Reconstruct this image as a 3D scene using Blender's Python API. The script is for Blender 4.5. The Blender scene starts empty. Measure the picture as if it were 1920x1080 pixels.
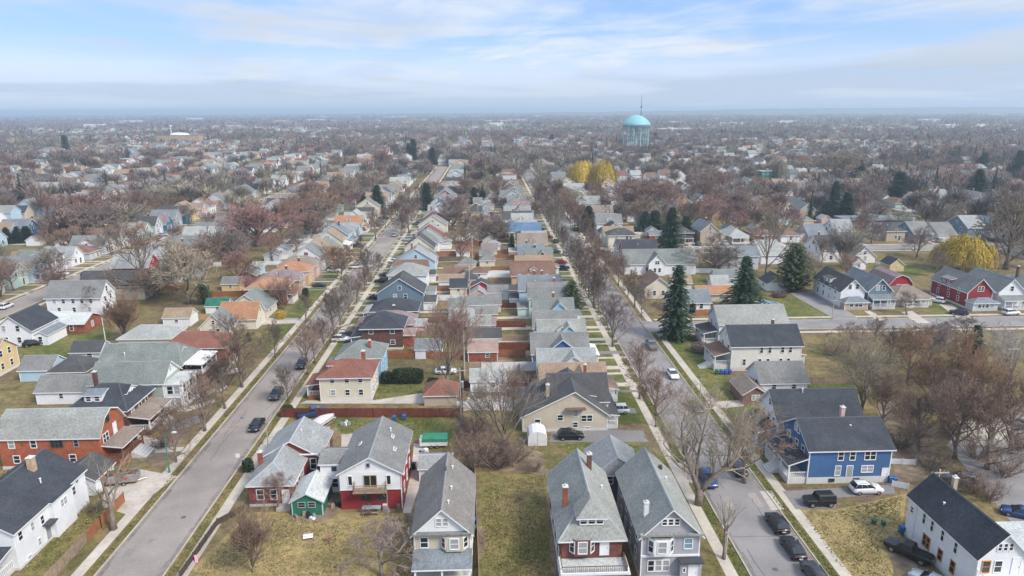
import bpy, math, random
import numpy as np
from mathutils import Vector, Matrix

scene = bpy.context.scene
COL = scene.collection
rad = math.radians
RND = random.Random(11)

# ------------------------------------------------------------------ camera (a drone about 55 m above the street)
HCAM = 55.0
FPX = 1280.0
PITCH = math.atan(334 / FPX)
YAW = math.atan(46 * math.cos(PITCH) / FPX)
ROLL = rad(.27)
cam_data = bpy.data.cameras.new('camera')
cam = bpy.data.objects.new('camera', cam_data)
COL.objects.link(cam)
fw = Vector((math.sin(YAW) * math.cos(PITCH), math.cos(YAW) * math.cos(PITCH), -math.sin(PITCH)))
rt = Vector((math.cos(YAW), -math.sin(YAW), 0))
up = rt.cross(fw)
r2 = rt * math.cos(ROLL) - up * math.sin(ROLL)
u2 = rt * math.sin(ROLL) + up * math.cos(ROLL)
cam.matrix_world = Matrix(((r2.x, u2.x, -fw.x, 0), (r2.y, u2.y, -fw.y, 0), (r2.z, u2.z, -fw.z, HCAM), (0, 0, 0, 1)))
cam_data.sensor_width = 36
cam_data.lens = 36 * FPX / 1920
cam_data.clip_end = 60000
cam_data.clip_start = .5
scene.camera = cam


def ground(px, py, z=0.0):
    """The point of the plane z that the photograph shows at a pixel of its 1920 x 1080 (used to survey where things stand)."""
    d = fw + r2 * ((px - 960) / FPX) + u2 * ((540 - py) / FPX)
    t = (z - HCAM) / d.z
    return d.x * t, d.y * t


def in_view(x, y, m=60, z=0):
    d = Vector((x, y, z - HCAM))
    c = d.dot(fw)
    if c < 5:
        return False
    px = 960 + FPX * d.dot(r2) / c
    py = 540 - FPX * d.dot(u2) / c
    return -m < px < 1920 + m and py < 1080 + m


def height_at(x, y, py):
    """How high above the ground point (x, y) the photograph's row py lies."""
    lo, hi = 0.0, 80.0
    for _ in range(40):
        m = (lo + hi) / 2
        d = Vector((x, y, m - HCAM))
        if 540 - FPX * d.dot(u2) / d.dot(fw) > py:
            lo = m
        else:
            hi = m
    return lo


# ------------------------------------------------------------------ materials
MATS = {}


def nodes_of(m):
    m.use_nodes = True
    nt = m.node_tree
    return nt, nt.nodes['Principled BSDF']


def mat(name, rgb, rough=.85, var=.12, scale=.6, big=.1, bigscale=.07, bump=0, bumpscale=3, spec=.3, lap=0, metal=0, tone=None, tonescale=.4, tonecut=(.45, .65)):
    """A real-world base colour broken up by two scales of noise, with an optional second tone in patches and lapped-board bump."""
    if name in MATS:
        return MATS[name]
    m = bpy.data.materials.new(name)
    MATS[name] = m
    nt, b = nodes_of(m)
    L = nt.links
    b.inputs['Roughness'].default_value = rough
    b.inputs['Specular IOR Level'].default_value = spec
    b.inputs['Metallic'].default_value = metal
    if var == 0 and big == 0 and tone is None:
        b.inputs['Base Color'].default_value = (*rgb, 1)
        return m
    geo = nt.nodes.new('ShaderNodeNewGeometry')

    def noise(s, detail=3, rough_=.6):
        n = nt.nodes.new('ShaderNodeTexNoise')
        n.inputs['Scale'].default_value = s
        n.inputs['Detail'].default_value = detail
        n.inputs['Roughness'].default_value = rough_
        L.new(geo.outputs['Position'], n.inputs['Vector'])
        return n

    def ranged(sock, lo, hi, a=.3, c=.7):
        r = nt.nodes.new('ShaderNodeMapRange')
        r.inputs['From Min'].default_value = a
        r.inputs['From Max'].default_value = c
        r.inputs['To Min'].default_value = lo
        r.inputs['To Max'].default_value = hi
        L.new(sock, r.inputs['Value'])
        return r.outputs['Result']
    f1 = ranged(noise(scale).outputs['Fac'], 1 - var, 1 + var)
    f2 = ranged(noise(bigscale, 2).outputs['Fac'], 1 - big, 1 + big)
    mul = nt.nodes.new('ShaderNodeMath')
    mul.operation = 'MULTIPLY'
    L.new(f1, mul.inputs[0])
    L.new(f2, mul.inputs[1])
    col = nt.nodes.new('ShaderNodeVectorMath')
    col.operation = 'SCALE'
    L.new(mul.outputs[0], col.inputs['Scale'])
    if tone is not None:
        mx = nt.nodes.new('ShaderNodeMix')
        mx.data_type = 'RGBA'
        mx.inputs[6].default_value = (*rgb, 1)
        mx.inputs[7].default_value = (*tone, 1)
        L.new(ranged(noise(tonescale, 5, .65).outputs['Fac'], 0, 1, *tonecut), mx.inputs[0])
        L.new(mx.outputs[2], col.inputs[0])
    else:
        col.inputs[0].default_value = rgb
    L.new(col.outputs[0], b.inputs['Base Color'])
    h = None
    if lap:
        sx = nt.nodes.new('ShaderNodeSeparateXYZ')
        L.new(geo.outputs['Position'], sx.inputs[0])
        fr = nt.nodes.new('ShaderNodeMath')
        fr.operation = 'MODULO'
        fr.inputs[1].default_value = lap
        L.new(sx.outputs['Z'], fr.inputs[0])
        h = fr.outputs[0]
        dist, st = .05, .5
    elif bump:
        h = noise(bumpscale, 4).outputs['Fac']
        dist, st = bump, .8
    if h is not None:
        bp = nt.nodes.new('ShaderNodeBump')
        bp.inputs['Distance'].default_value = dist
        bp.inputs['Strength'].default_value = st
        L.new(h, bp.inputs['Height'])
        L.new(bp.outputs[0], b.inputs['Normal'])
    return m


WALL = {
    'white': (.70, .71, .72), 'cream': (.62, .57, .45), 'tan': (.42, .35, .27), 'beige': (.50, .44, .35),
    'pale blue': (.40, .53, .62), 'sky blue': (.27, .55, .70), 'blue': (.055, .125, .26), 'grey': (.34, .34, .37),
    'pale grey': (.50, .52, .54), 'sage': (.34, .41, .35), 'yellow': (.62, .47, .24), 'mint': (.47, .60, .54),
    'red': (.33, .025, .03), 'deep red': (.25, .03, .035), 'teal': (.045, .15, .21), 'slate blue': (.13, .19, .24), 'dark grey': (.09, .10, .115),
    'pink': (.55, .38, .34), 'green': (.022, .15, .09), 'peach': (.55, .36, .22),
}
BRICK = {'brick': (.27, .085, .055), 'orange brick': (.34, .105, .055), 'dark brick': (.13, .065, .055), 'red brick': (.21, .055, .05), 'tan brick': (.42, .30, .2)}
ROOF = {
    'slate': (.040, .045, .053), 'charcoal': (.060, .062, .068), 'grey': (.16, .165, .17), 'pale grey': (.27, .285, .29),
    'blue grey': (.145, .17, .20), 'green grey': (.152, .172, .172), 'brown': (.15, .095, .075), 'tan': (.24, .18, .135),
    'red brown': (.17, .075, .058), 'orange': (.30, .16, .095), 'green': (.02, .12, .08), 'mauve': (.19, .15, .165), 'blue': (.09, .15, .24), 'white': (.6, .6, .6), 'pink': (.27, .20, .18), 'silver': (.40, .43, .45), 'red': (.42, .06, .04),
}


def wall(k):
    if k in BRICK:
        c = BRICK[k]
        return mat('wall_' + k.replace(' ', '_'), c, .9, .22, 1.6, .16, .25, .02, 6, tone=tuple(x * .62 for x in c), tonescale=.9, tonecut=(.5, .75))
    return mat('wall_' + k.replace(' ', '_'), WALL[k], .7, .05, 1.2, .07, .2, lap=.2)


def roof(k):
    c = ROOF[k]
    if k not in ('slate', 'blue', 'green'):      # colour warmed to offset the bluish skylight
        c = (c[0] * 1.03, c[1], c[2] * .92)
    return mat('roof_' + k.replace(' ', '_'), c, .92, .26, 3.2, .10, .22, .03, 6, tone=tuple(min(1, x * 1.22 + .012) for x in c), tonescale=.35, tonecut=(.40, .75))


TRIM = mat('trim_white', (.72, .73, .73), .6, .05, 1, .05)
TRIM_D = mat('trim_dark', (.06, .06, .065), .6, .05, 1, .05)
TRIM_B = mat('trim_brown', (.16, .09, .05), .7, .1, 1, .1)
TRIM_O = mat('trim_orange', (.50, .22, .06), .7, .1, 1, .1)
TRIM_G = mat('trim_grey', (.3, .31, .32), .7, .1, 1, .1)
GLASS = mat('window_glass', (.018, .022, .028), .12, 0, big=0, spec=.6)
GLASS_L = mat('window_blind', (.30, .31, .31), .35, 0, big=0, spec=.6)
CONC = mat('concrete', (.46, .41, .35), .9, .10, 1.5, .12, .15, tone=(.36, .32, .27), tonescale=.35)
CONC_W = mat('foundation', (.55, .54, .52), .9, .08, 1.5, .08)
ASPH = mat('asphalt', (.20, .19, .185), .9, .12, 2.5, .1, .12)
DIRT = mat('dirt', (.17, .125, .085), .95, .3, .9, .2, .15, .06, 2, tone=(.24, .19, .12), tonescale=.3)
WOOD = mat('weathered_wood', (.27, .20, .14), .9, .25, 2, .15)
WOOD_R = mat('red_stained_wood', (.15, .045, .03), .85, .25, 1.5, .2)
WOOD_B = mat('brown_board', (.30, .125, .06), .85, .2, 1.5, .15)
POLE = mat('pole_wood', (.38, .335, .29), .9, .2, 1.5, .1)
METAL = mat('galvanised_metal', (.40, .41, .42), .45, .08, 1.5, 0, metal=.5)
CONE_G = mat('conifer_needles', (.028, .055, .028), .9, .5, .9, .2, .3)
CONE_O = mat('arborvitae_needles', (.055, .075, .03), .9, .45, .9, .2, .3)
HEDGE = mat('hedge_leaves', (.022, .042, .018), .9, .4, 1.2, .2)
BARK = mat('bark', (.20, .165, .135), .95, .3, 1.5, .1, bump=.03, bumpscale=8)
BARK_P = mat('pale_bark', (.27, .235, .20), .95, .3, 1.5, .1, bump=.03, bumpscale=8)


def object_colour_mat(name, rough=.9, var=.25, scale=.5):
    m = bpy.data.materials.new(name)
    nt, b = nodes_of(m)
    oi = nt.nodes.new('ShaderNodeObjectInfo')
    geo = nt.nodes.new('ShaderNodeNewGeometry')
    n = nt.nodes.new('ShaderNodeTexNoise')
    n.inputs['Scale'].default_value = scale
    nt.links.new(geo.outputs['Position'], n.inputs['Vector'])
    r = nt.nodes.new('ShaderNodeMapRange')
    r.inputs['From Min'].default_value, r.inputs['From Max'].default_value = .3, .7
    r.inputs['To Min'].default_value, r.inputs['To Max'].default_value = 1 - var, 1 + var
    nt.links.new(n.outputs['Fac'], r.inputs['Value'])
    s = nt.nodes.new('ShaderNodeVectorMath')
    s.operation = 'SCALE'
    nt.links.new(oi.outputs['Color'], s.inputs[0])
    nt.links.new(r.outputs['Result'], s.inputs['Scale'])
    nt.links.new(s.outputs[0], b.inputs['Base Color'])
    b.inputs['Roughness'].default_value = rough
    b.inputs['Specular IOR Level'].default_value = .15
    return m


TWIG = object_colour_mat('twigs')


def paint(name, rgb, metal=.2):
    if name in MATS:
        return MATS[name]
    m = bpy.data.materials.new(name)
    MATS[name] = m
    nt, b = nodes_of(m)
    b.inputs['Base Color'].default_value = (*rgb, 1)
    b.inputs['Roughness'].default_value = .35
    b.inputs['Metallic'].default_value = metal
    b.inputs['Coat Weight'].default_value = .6
    b.inputs['Coat Roughness'].default_value = .08
    return m


RUBBER = mat('rubber', (.02, .02, .02), .85, 0, big=0)
RIM = mat('wheel_rim', (.35, .36, .37), .4, 0, big=0, metal=.6)
CARGLASS = mat('car_glass', (.02, .024, .03), .08, 0, big=0, spec=.7)
LAMP_W = mat('headlight_glass', (.7, .72, .74), .2, 0, big=0)
LAMP_R = mat('taillight_plastic', (.35, .01, .012), .3, 0, big=0)
PLASTIC = {k: mat('plastic_' + k, c, .5, .08, 1, .05) for k, c in dict(blue=(.025, .10, .30), green=(.02, .12, .075), black=(.02, .02, .022), white=(.7, .7, .7), grey=(.25, .25, .26)).items()}


# ------------------------------------------------------------------ mesh building
class MB:
    def __init__(s):
        s.v, s.f, s.m = [], [], []

    def face(s, pts, m=0):
        i = len(s.v)
        s.v += [tuple(p) for p in pts]
        s.f.append(tuple(range(i, i + len(pts))))
        s.m.append(m)

    def box(s, x0, x1, y0, y1, z0, z1, m=0, top=None):
        i = len(s.v)
        s.v += [(x0, y0, z0), (x1, y0, z0), (x1, y1, z0), (x0, y1, z0), (x0, y0, z1), (x1, y0, z1), (x1, y1, z1), (x0, y1, z1)]
        for k, q in enumerate(((0, 3, 2, 1), (4, 5, 6, 7), (0, 1, 5, 4), (1, 2, 6, 5), (2, 3, 7, 6), (3, 0, 4, 7))):
            s.f.append(tuple(i + a for a in q))
            s.m.append(top if (top is not None and k == 1) else m)

    def tube(s, pts, rs, n=6, m=0, cap=True):
        base = len(s.v)
        pts = [Vector(p) for p in pts]
        for k, p in enumerate(pts):
            d = (pts[min(k + 1, len(pts) - 1)] - pts[max(k - 1, 0)])
            d = d.normalized() if d.length > 1e-6 else Vector((0, 0, 1))
            a = d.cross(Vector((0, 0, 1)) if abs(d.z) < .9 else Vector((1, 0, 0))).normalized()
            b = d.cross(a)
            for j in range(n):
                t = 2 * math.pi * j / n
                s.v.append(tuple(p + (a * math.cos(t) + b * math.sin(t)) * rs[k]))
        for k in range(len(pts) - 1):
            for j in range(n):
                j2 = (j + 1) % n
                o = base + k * n
                s.f.append((o + j, o + j2, o + n + j2, o + n + j))
                s.m.append(m)
        if cap:
            s.f.append(tuple(base + j for j in range(n))[::-1])
            s.m.append(m)
            o = base + (len(pts) - 1) * n
            s.f.append(tuple(o + j for j in range(n)))
            s.m.append(m)

    def cone3(s, p, q, r, m=0):
        d = (q - p).normalized()
        a = d.cross(Vector((0, 0, 1)) if abs(d.z) < .9 else Vector((1, 0, 0))).normalized()
        b = d.cross(a)
        i = len(s.v)
        s.v += [tuple(p + a * r), tuple(p + (b * .87 - a * .5) * r), tuple(p - (b * .87 + a * .5) * r), tuple(q)]
        s.f += [(i, i + 1, i + 3), (i + 1, i + 2, i + 3), (i + 2, i, i + 3)]
        s.m += [m, m, m]

    def loft(s, rings, m=0, cap=True):
        n = len(rings[0])
        b = len(s.v)
        for r in rings:
            s.v += [tuple(p) for p in r]
        for k in range(len(rings) - 1):
            for j in range(n):
                j2 = (j + 1) % n
                s.f.append((b + k * n + j, b + k * n + j2, b + (k + 1) * n + j2, b + (k + 1) * n + j))
                s.m.append(m)
        if cap:
            s.f.append(tuple(b + j for j in range(n))[::-1])
            s.f.append(tuple(b + (len(rings) - 1) * n + j for j in range(n)))
            s.m += [m, m]

    def mesh(s, name, mats, smooth=False):
        me = bpy.data.meshes.new(name)
        me.from_pydata(s.v, [], s.f)
        for m in mats:
            me.materials.append(m)
        if len(mats) > 1:
            me.polygons.foreach_set('material_index', s.m)
        if smooth:
            me.polygons.foreach_set('use_smooth', [True] * len(s.f))
        me.update()
        return me

    def build(s, name, mats, parent=None, smooth=False, loc=(0, 0, 0)):
        o = bpy.data.objects.new(name, s.mesh(name, mats, smooth))
        COL.objects.link(o)
        o.location = loc
        if parent:
            o.parent = parent
        return o


def link(name, me, parent=None, loc=(0, 0, 0), rz=0):
    o = bpy.data.objects.new(name, me)
    COL.objects.link(o)
    o.location = loc
    o.rotation_euler = (0, 0, rz)
    if parent:
        o.parent = parent
    return o


def tag(o, label, cat, group=None, kind=None):
    if label:
        o['label'] = label
    if cat:
        o['category'] = cat
    if group:
        o['group'] = group
    if kind:
        o['kind'] = kind
    return o


def empty(name, loc, label, cat, group=None, rz=0):
    o = bpy.data.objects.new(name, None)
    COL.objects.link(o)
    o.location = loc
    o.rotation_euler = (0, 0, rz)
    o.empty_display_size = .5
    return tag(o, label, cat, group)


KIDS = {}


def copy_tree(o, parent=None):
    c = o.copy()
    COL.objects.link(c)
    if parent:
        c.parent = parent
    for k in KIDS[o]:
        kc = copy_tree(k, c)
    return c


def register(o):
    KIDS[o] = [c for c in o.children]
    for c in KIDS[o]:
        register(c)


def structure(o):
    o['kind'] = 'structure'
    return o


def ordinal(n):
    return str(n) + ('th' if 10 <= n % 100 <= 20 else {1: 'st', 2: 'nd', 3: 'rd'}.get(n % 10, 'th'))


USED = set()


def unique(label):
    assert label not in USED, label
    USED.add(label)
    return label
# ------------------------------------------------------------------ windows and houses
WIN = {}


def window_mesh(w, h, fr, pane, n=1, rail=True, single=False):
    key = (round(w, 2), round(h, 2), fr.name, pane.name, n, rail, single)
    if key in WIN:
        return WIN[key]
    f, p = MB(), MB()
    c = .11
    W, Hh = w / 2, h / 2
    f.box(-W - c, -W, -.07, .02, -Hh - c, Hh + c)
    f.box(W, W + c, -.07, .02, -Hh - c, Hh + c)
    f.box(-W, W, -.07, .02, Hh, Hh + c)
    f.box(-W, W, -.10, .02, -Hh - c, -Hh)
    for k in range(1, n):
        x = -W + w * k / n
        f.box(x - .06, x + .06, -.06, .02, -Hh, Hh)
    if rail:
        for k in range(n):
            a, b = -W + w * k / n + (.06 if k else 0), -W + w * (k + 1) / n - (.06 if k < n - 1 else 0)
            f.box(a, b, -.05, .02, -.035, .035)
    tgt, mi = (f, 1) if single else (p, 0)
    tgt.box(-W + .001, W - .001, -.025, .015, -Hh + .001, Hh - .001, mi)
    if single:
        r = (f.mesh('window', [fr, pane]), None)
    else:
        r = (f.mesh('window', [fr]), p.mesh('pane', [pane]))
    WIN[key] = r
    return r


ROT = {'S': 0, 'E': rad(90), 'N': rad(180), 'W': rad(-90)}


def roof_prism(mb, M, a0, a1, prof, t=.2, cap=True):
    """A roof slab: the profile (u, z) from one eave over the ridge to the other, run from a0 to a1."""
    lo = [(u, z - t) for u, z in prof]
    n = len(prof)
    for k in range(n - 1):
        (u0, z0), (u1, z1) = prof[k], prof[k + 1]
        mb.face([M(a0, u0, z0), M(a1, u0, z0), M(a1, u1, z1), M(a0, u1, z1)], 0)
        mb.face([M(a0, u0, z0 - t), M(a0, u1, z1 - t), M(a1, u1, z1 - t), M(a1, u0, z0 - t)], 1)
        for a in (a0, a1):
            mb.face([M(a, u0, z0), M(a, u1, z1), M(a, u1, z1 - t), M(a, u0, z0 - t)], 1)
    for (u, z) in (prof[0], prof[-1]):
        mb.face([M(a0, u, z), M(a1, u, z), M(a1, u, z - t), M(a0, u, z - t)], 1)
    if cap:
        k = max(range(n), key=lambda i: prof[i][1])
        u, z = prof[k]
        roof_cap(mb, M(a0, u, z), M(a1, u, z))


def roof_cap(mb, p, q):
    p, q = Vector(p), Vector(q)
    d = (q - p)
    if d.length < .3:
        return
    s = d.cross(Vector((0, 0, 1))).normalized() * .16
    dn = Vector((0, 0, -.09))
    u = Vector((0, 0, .05))
    mb.face([p + s + dn, q + s + dn, q + u, p + u], 2)
    mb.face([p - s + dn, p + u, q + u, q - s + dn], 2)


def capmat(rm):
    return rm


class House:
    def __init__(s, name, label, cat, x, y, group=None, single=False):
        s.x, s.y = x, y
        s.root = empty(name, (x, y, 0), unique(label), cat, group)
        s.masses = []
        s.single = single
        s.rnd = random.Random(hash((round(x), round(y))) & 0xffff)

    def mass(s, x0, x1, y0, y1, eave, ridge, kind='gable', axis='x', w='white', r='grey', z0=0, over=.45, inset=None, gw=None, trim=None, found=None, corner=True, prof=None, walls=True):
        x0 -= s.x
        x1 -= s.x
        y0 -= s.y
        y1 -= s.y
        trim = trim or TRIM
        s.masses.append((x0, x1, y0, y1, eave, ridge, axis))
        if axis == 'x':
            def M(a, u, z): return (a, u, z)
            a0, a1, b0, b1 = x0, x1, y0, y1
        else:
            def M(a, u, z): return (u, a, z)
            a0, a1, b0, b1 = y0, y1, x0, x1
        W = b1 - b0
        uc = (b0 + b1) / 2
        sl = (ridge - eave) / (W / 2)
        rm = roof(r)
        wm = wall(w)
        gm = wall(gw) if gw else wm
        if prof:
            off = s.x if axis == 'y' else s.y
            P = [(u - off, z) for u, z in prof]
        elif kind == 'gambrel':
            k = .55
            zb = eave + (ridge - eave) * .72
            P = [(b0 - .3, eave - .25), (b0 + W * (1 - k) / 2, zb), (uc, ridge), (b1 - W * (1 - k) / 2, zb), (b1 + .3, eave - .25)]
        else:
            P = [(b0 - over, eave - over * sl), (uc, ridge), (b1 + over, eave - over * sl)]
        i0, i1 = inset if inset else ((W / 2, W / 2) if kind == 'hip' else (0, 0))
        i0, i1 = min(i0, (a1 - a0) / 2), min(i1, (a1 - a0) / 2)
        if walls:
            mb = MB()
            for (p, q) in (((x0, y0), (x1, y0)), ((x1, y0), (x1, y1)), ((x1, y1), (x0, y1)), ((x0, y1), (x0, y0))):
                mb.face([(*p, z0), (*q, z0), (*q, eave), (*p, eave)], 0)
            for a, ins in ((a0, i0), (a1, i1)):
                if ins == 0 and kind != 'flat':
                    inner = [(max(b0, min(b1, u)), max(eave, z - .07) if 0 < j < len(P) - 1 else eave) for j, (u, z) in enumerate(P)]
                    mb.face([M(a, u, z) for u, z in inner], 1)
            if corner and not s.single:
                c = .12
                for (xx, sx) in ((x0, -1), (x1, 1)):
                    for (yy, sy) in ((y0, -1), (y1, 1)):
                        xa, xb = sorted((xx + sx * .03, xx - sx * c))
                        ya, yb = sorted((yy + sy * .03, yy - sy * c))
                        mb.box(xa, xb, ya, yb, z0 + .02, eave - .03, 2)
            if found and z0 == 0:
                mb.box(x0 - .05, x1 + .05, y0 - .05, y1 + .05, 0, found, 3)
            mb.build('wall', [wm, gm, trim, CONC_W], s.root)
        rb = MB()
        if kind == 'flat':
            rb.box(x0 - over, x1 + over, y0 - over, y1 + over, eave, ridge, 1, top=0)
        elif i0 == 0 and i1 == 0:
            roof_prism(rb, M, a0 - over, a1 + over, P, cap=not s.single)
        else:
            t = .2
            ze = eave - over * sl
            A, B, Cc, D = (a0 - over, b0 - over), (a1 + over, b0 - over), (a1 + over, b1 + over), (a0 - over, b1 + over)
            r0 = a0 + i0 if i0 else a0 - over
            r1 = a1 - i1 if i1 else a1 + over
            Pk, Q = (r0, uc, ridge), (r1, uc, ridge)
            A, B, Cc, D = [(*q, ze) for q in (A, B, Cc, D)]
            dn = lambda p: (p[0], p[1], p[2] - t)
            F = lambda pts, m: rb.face([M(*p) for p in pts], m)
            F([A, B, Q, Pk], 0)
            F([Cc, D, Pk, Q], 0)
            F([dn(A), dn(D), dn(Cc), dn(B)], 1)
            for p, q, ins, top in ((D, A, i0, Pk), (B, Cc, i1, Q)):
                if ins:
                    F([p, q, top], 0)
                    F([p, q, dn(q), dn(p)], 1)
                    if not s.single:
                        roof_cap(rb, M(*p), M(*top))
                        roof_cap(rb, M(*q), M(*top))
                else:
                    F([p, top, dn(top), dn(p)], 1)
                    F([q, top, dn(top), dn(q)], 1)
            F([A, B, dn(B), dn(A)], 1)
            F([Cc, D, dn(D), dn(Cc)], 1)
            if not s.single:
                roof_cap(rb, M(*Pk), M(*Q))
        cm = mat('cap_' + r.replace(' ', '_'), tuple(min(1, c * 1.25 + .02) for c in ROOF[r]), .9)
        s.lastroof = rb.build('roof', [rm, trim, cm], s.root)
        return s

    def win(s, face, pos, z, w=.85, h=1.35, mi=-1, fr=None, n=1, rail=True, off=0, pane=None, name='window'):
        x0, x1, y0, y1 = s.masses[mi][:4]
        if face in 'SN':
            loc = (pos - s.x, (y0 - off) if face == 'S' else (y1 + off), z)
        else:
            loc = ((x0 - off) if face == 'W' else (x1 + off), pos - s.y, z)
        pane = pane or (GLASS if s.rnd.random() < .72 else GLASS_L)
        me, pm = window_mesh(w, h, fr or TRIM, pane, n, rail, s.single)
        o = link(name, me, s.root, loc, ROT[face])
        if pm:
            link('pane', pm, o)
        return o

    def row(s, face, zs, n, w=.85, h=1.35, mi=-1, fr=None, margin=1.2, jit=.25, drop=0, nn=1):
        x0, x1, y0, y1 = s.masses[mi][:4]
        lo, hi = ((x0 + s.x, x1 + s.x) if face in 'SN' else (y0 + s.y, y1 + s.y))
        for z in zs:
            for k in range(n):
                if s.rnd.random() < drop:
                    continue
                p = lo + margin + (hi - lo - 2 * margin) * (k + .5) / n + s.rnd.uniform(-jit, jit)
                s.win(face, p, z, w, h, mi, fr, nn)
        return s

    def door(s, face, pos, z0=.5, w=.95, h=2.05, m=None, mi=-1, off=0):
        x0, x1, y0, y1 = s.masses[mi][:4]
        if face in 'SN':
            loc = (pos - s.x, (y0 - off) if face == 'S' else (y1 + off), z0)
        else:
            loc = ((x0 - off) if face == 'W' else (x1 + off), pos - s.y, z0)
        mb = MB()
        mb.box(-w / 2 - .1, -w / 2, -.07, .02, 0, h + .1, 1)
        mb.box(w / 2, w / 2 + .1, -.07, .02, 0, h + .1, 1)
        mb.box(-w / 2, w / 2, -.07, .02, h, h + .1, 1)
        mb.box(-w / 2 + .001, w / 2 - .001, -.04, .015, 0, h, 0)
        o = mb.build('door', [m or TRIM, TRIM], s.root, loc=loc)
        o.rotation_euler = (0, 0, ROT[face])
        if w < 1.6:
            k = MB()
            k.box(w / 2 - .14, w / 2 - .06, -.09, -.041, .95, 1.05)
            k.build('handle', [METAL], o)
        return o

    def chimney(s, x, y, z0, z1, m='brick', w=.6):
        mb = MB()
        x -= s.x
        y -= s.y
        mb.box(x - w / 2, x + w / 2, y - w / 2, y + w / 2, z0, z1)
        mb.box(x - w / 2 - .06, x + w / 2 + .06, y - w / 2 - .06, y + w / 2 + .06, z1, z1 + .12, 1)
        mb.tube([(x, y, z1 + .1), (x, y, z1 + .35)], [.14, .13], 8, 1)
        return mb.build('chimney', [wall(m) if isinstance(m, str) else m, CONC_W], s.root)

    def vent(s, x, y, z, h=.5):
        mb = MB()
        x -= s.x
        y -= s.y
        mb.tube([(x, y, z - .3), (x, y, z + h)], [.09, .09], 8)
        mb.tube([(x, y, z + h), (x, y, z + h + .07)], [.15, .15], 8)
        return mb.build('vent_pipe', [TRIM], s.root)

    def skylight(s, x, y, z, tilt, w=.5, l=1.1):
        mb = MB()
        mb.box(-w / 2, w / 2, -l / 2, l / 2, 0, .1, 0)
        mb.box(-w / 2 + .06, w / 2 - .06, -l / 2 + .06, l / 2 - .06, .1, .12, 1)
        o = mb.build('skylight', [TRIM, GLASS_L], s.root, loc=(x - s.x, y - s.y, z))
        o.rotation_euler = (0, tilt, 0)
        return o

    def dormer(s, face, pos, front, z0, w, h, depth, rise=.5, kind='shed', wl='white', r='grey', nwin=2, over=.25):
        """A box standing out of the roof with its own roof and windows; front: the coordinate of its front wall."""
        mb, rb = MB(), MB()
        W = w / 2
        zt = z0 + h
        mb.box(-W, W, 0, depth, z0, zt - .02, 0)
        if kind == 'shed':
            rb2 = [(-over, zt - .02 + 0), (depth, zt + rise)]
            for t, m in ((.0, 0), (-.15, 1)):
                rb.face([(-W - over, -over, zt + t + .02), (W + over, -over, zt + t + .02), (W + over, depth, zt + rise + t), (-W - over, depth, zt + rise + t)], m)
            rb.face([(-W - over, -over, zt + .02), (W + over, -over, zt + .02), (W + over, -over, zt - .13), (-W - over, -over, zt - .13)], 1)
            for sx in (-1, 1):
                rb.face([(sx * (W + over), -over, zt + .02), (sx * (W + over), depth, zt + rise), (sx * (W + over), depth, zt + rise - .15), (sx * (W + over), -over, zt - .13)], 1)
                mb.face([(sx * W, 0, zt - .02), (sx * W, depth, zt - .02), (sx * W, depth, zt + rise - .1)], 0)
        elif kind == 'hip':
            A, B, D, E = (-W - over, -over, zt), (W + over, -over, zt), (W + over, depth, zt), (-W - over, depth, zt)
            p, q = (0, W * .9, zt + rise), (0, depth + 1.2, zt + rise)
            rb.face([A, B, p], 0)
            rb.face([B, D, q, p], 0)
            rb.face([E, A, p, q], 0)
            for a, b in ((A, B), (B, D), (E, A)):
                rb.face([a, b, (b[0], b[1], zt - .16), (a[0], a[1], zt - .16)], 1)
            rb.face([(A[0], A[1], zt - .16), (B[0], B[1], zt - .16), (D[0], D[1], zt - .16), (E[0], E[1], zt - .16)], 1)
        else:
            roof_prism(rb, lambda a, u, z: (u, a, z), -over, depth + 1, [(-W - over, zt - over * rise / W), (0, zt + rise), (W + over, zt - over * rise / W)], .15, cap=False)
            mb.face([(-W, 0, zt - .02), (W, 0, zt - .02), (0, 0, zt + rise - .1)], 0)
        loc = (pos - s.x, front - s.y, 0) if face in 'SN' else (front - s.x, pos - s.y, 0)
        d = mb.build('dormer', [wall(wl)], s.root, loc=loc)
        d.rotation_euler = (0, 0, ROT[face])
        rb.build('dormer_roof', [roof(r), TRIM], d)
        ww = min(.75, (w - .3) / max(1, nwin) - .15)
        for k in range(nwin):
            me, _ = window_mesh(ww, min(1.0, h * .62), TRIM, GLASS, 1, True, True)
            link('window', me, d, (-W + w * (k + .5) / nwin, 0, z0 + h * .5))
        return d

    def porch(s, x0, x1, y0, y1, zf, zr, out, rise=.5, r='grey', posts=3, rail=True, steps=None, post_m=None, floor=True, solid=None, over=.25):
        """A floor on a base, posts along its outer side, a roof falling outwards, rails and steps."""
        x0 -= s.x
        x1 -= s.x
        y0 -= s.y
        y1 -= s.y
        pm = post_m or TRIM
        mb = MB()
        mb.box(x0, x1, y0, y1, 0, zf, 0 if not solid else 0)
        p = mb.build('porch', [CONC_W if not solid else solid], s.root)
        def hz(x, y):
            if out == 'S':
                return zr + rise * (y - y0) / (y1 - y0)
            if out == 'N':
                return zr + rise * (y1 - y) / (y1 - y0)
            if out == 'W':
                return zr + rise * (x - x0) / (x1 - x0)
            return zr + rise * (x1 - x) / (x1 - x0)
        ax0, ax1, ay0, ay1 = x0 - over, x1 + over, y0 - over, y1 + over
        if out == 'S':
            ay1 = y1 - .01
        elif out == 'N':
            ay0 = y0 + .01
        elif out == 'W':
            ax1 = x1 - .01
        else:
            ax0 = x0 + .01
        rb = MB()
        c = [(ax0, ay0), (ax1, ay0), (ax1, ay1), (ax0, ay1)]
        top = [(x, y, hz(x, y) + .2) for x, y in c]
        bot = [(x, y, hz(x, y)) for x, y in c]
        rb.face(top, 0)
        rb.face(bot[::-1], 1)
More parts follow.
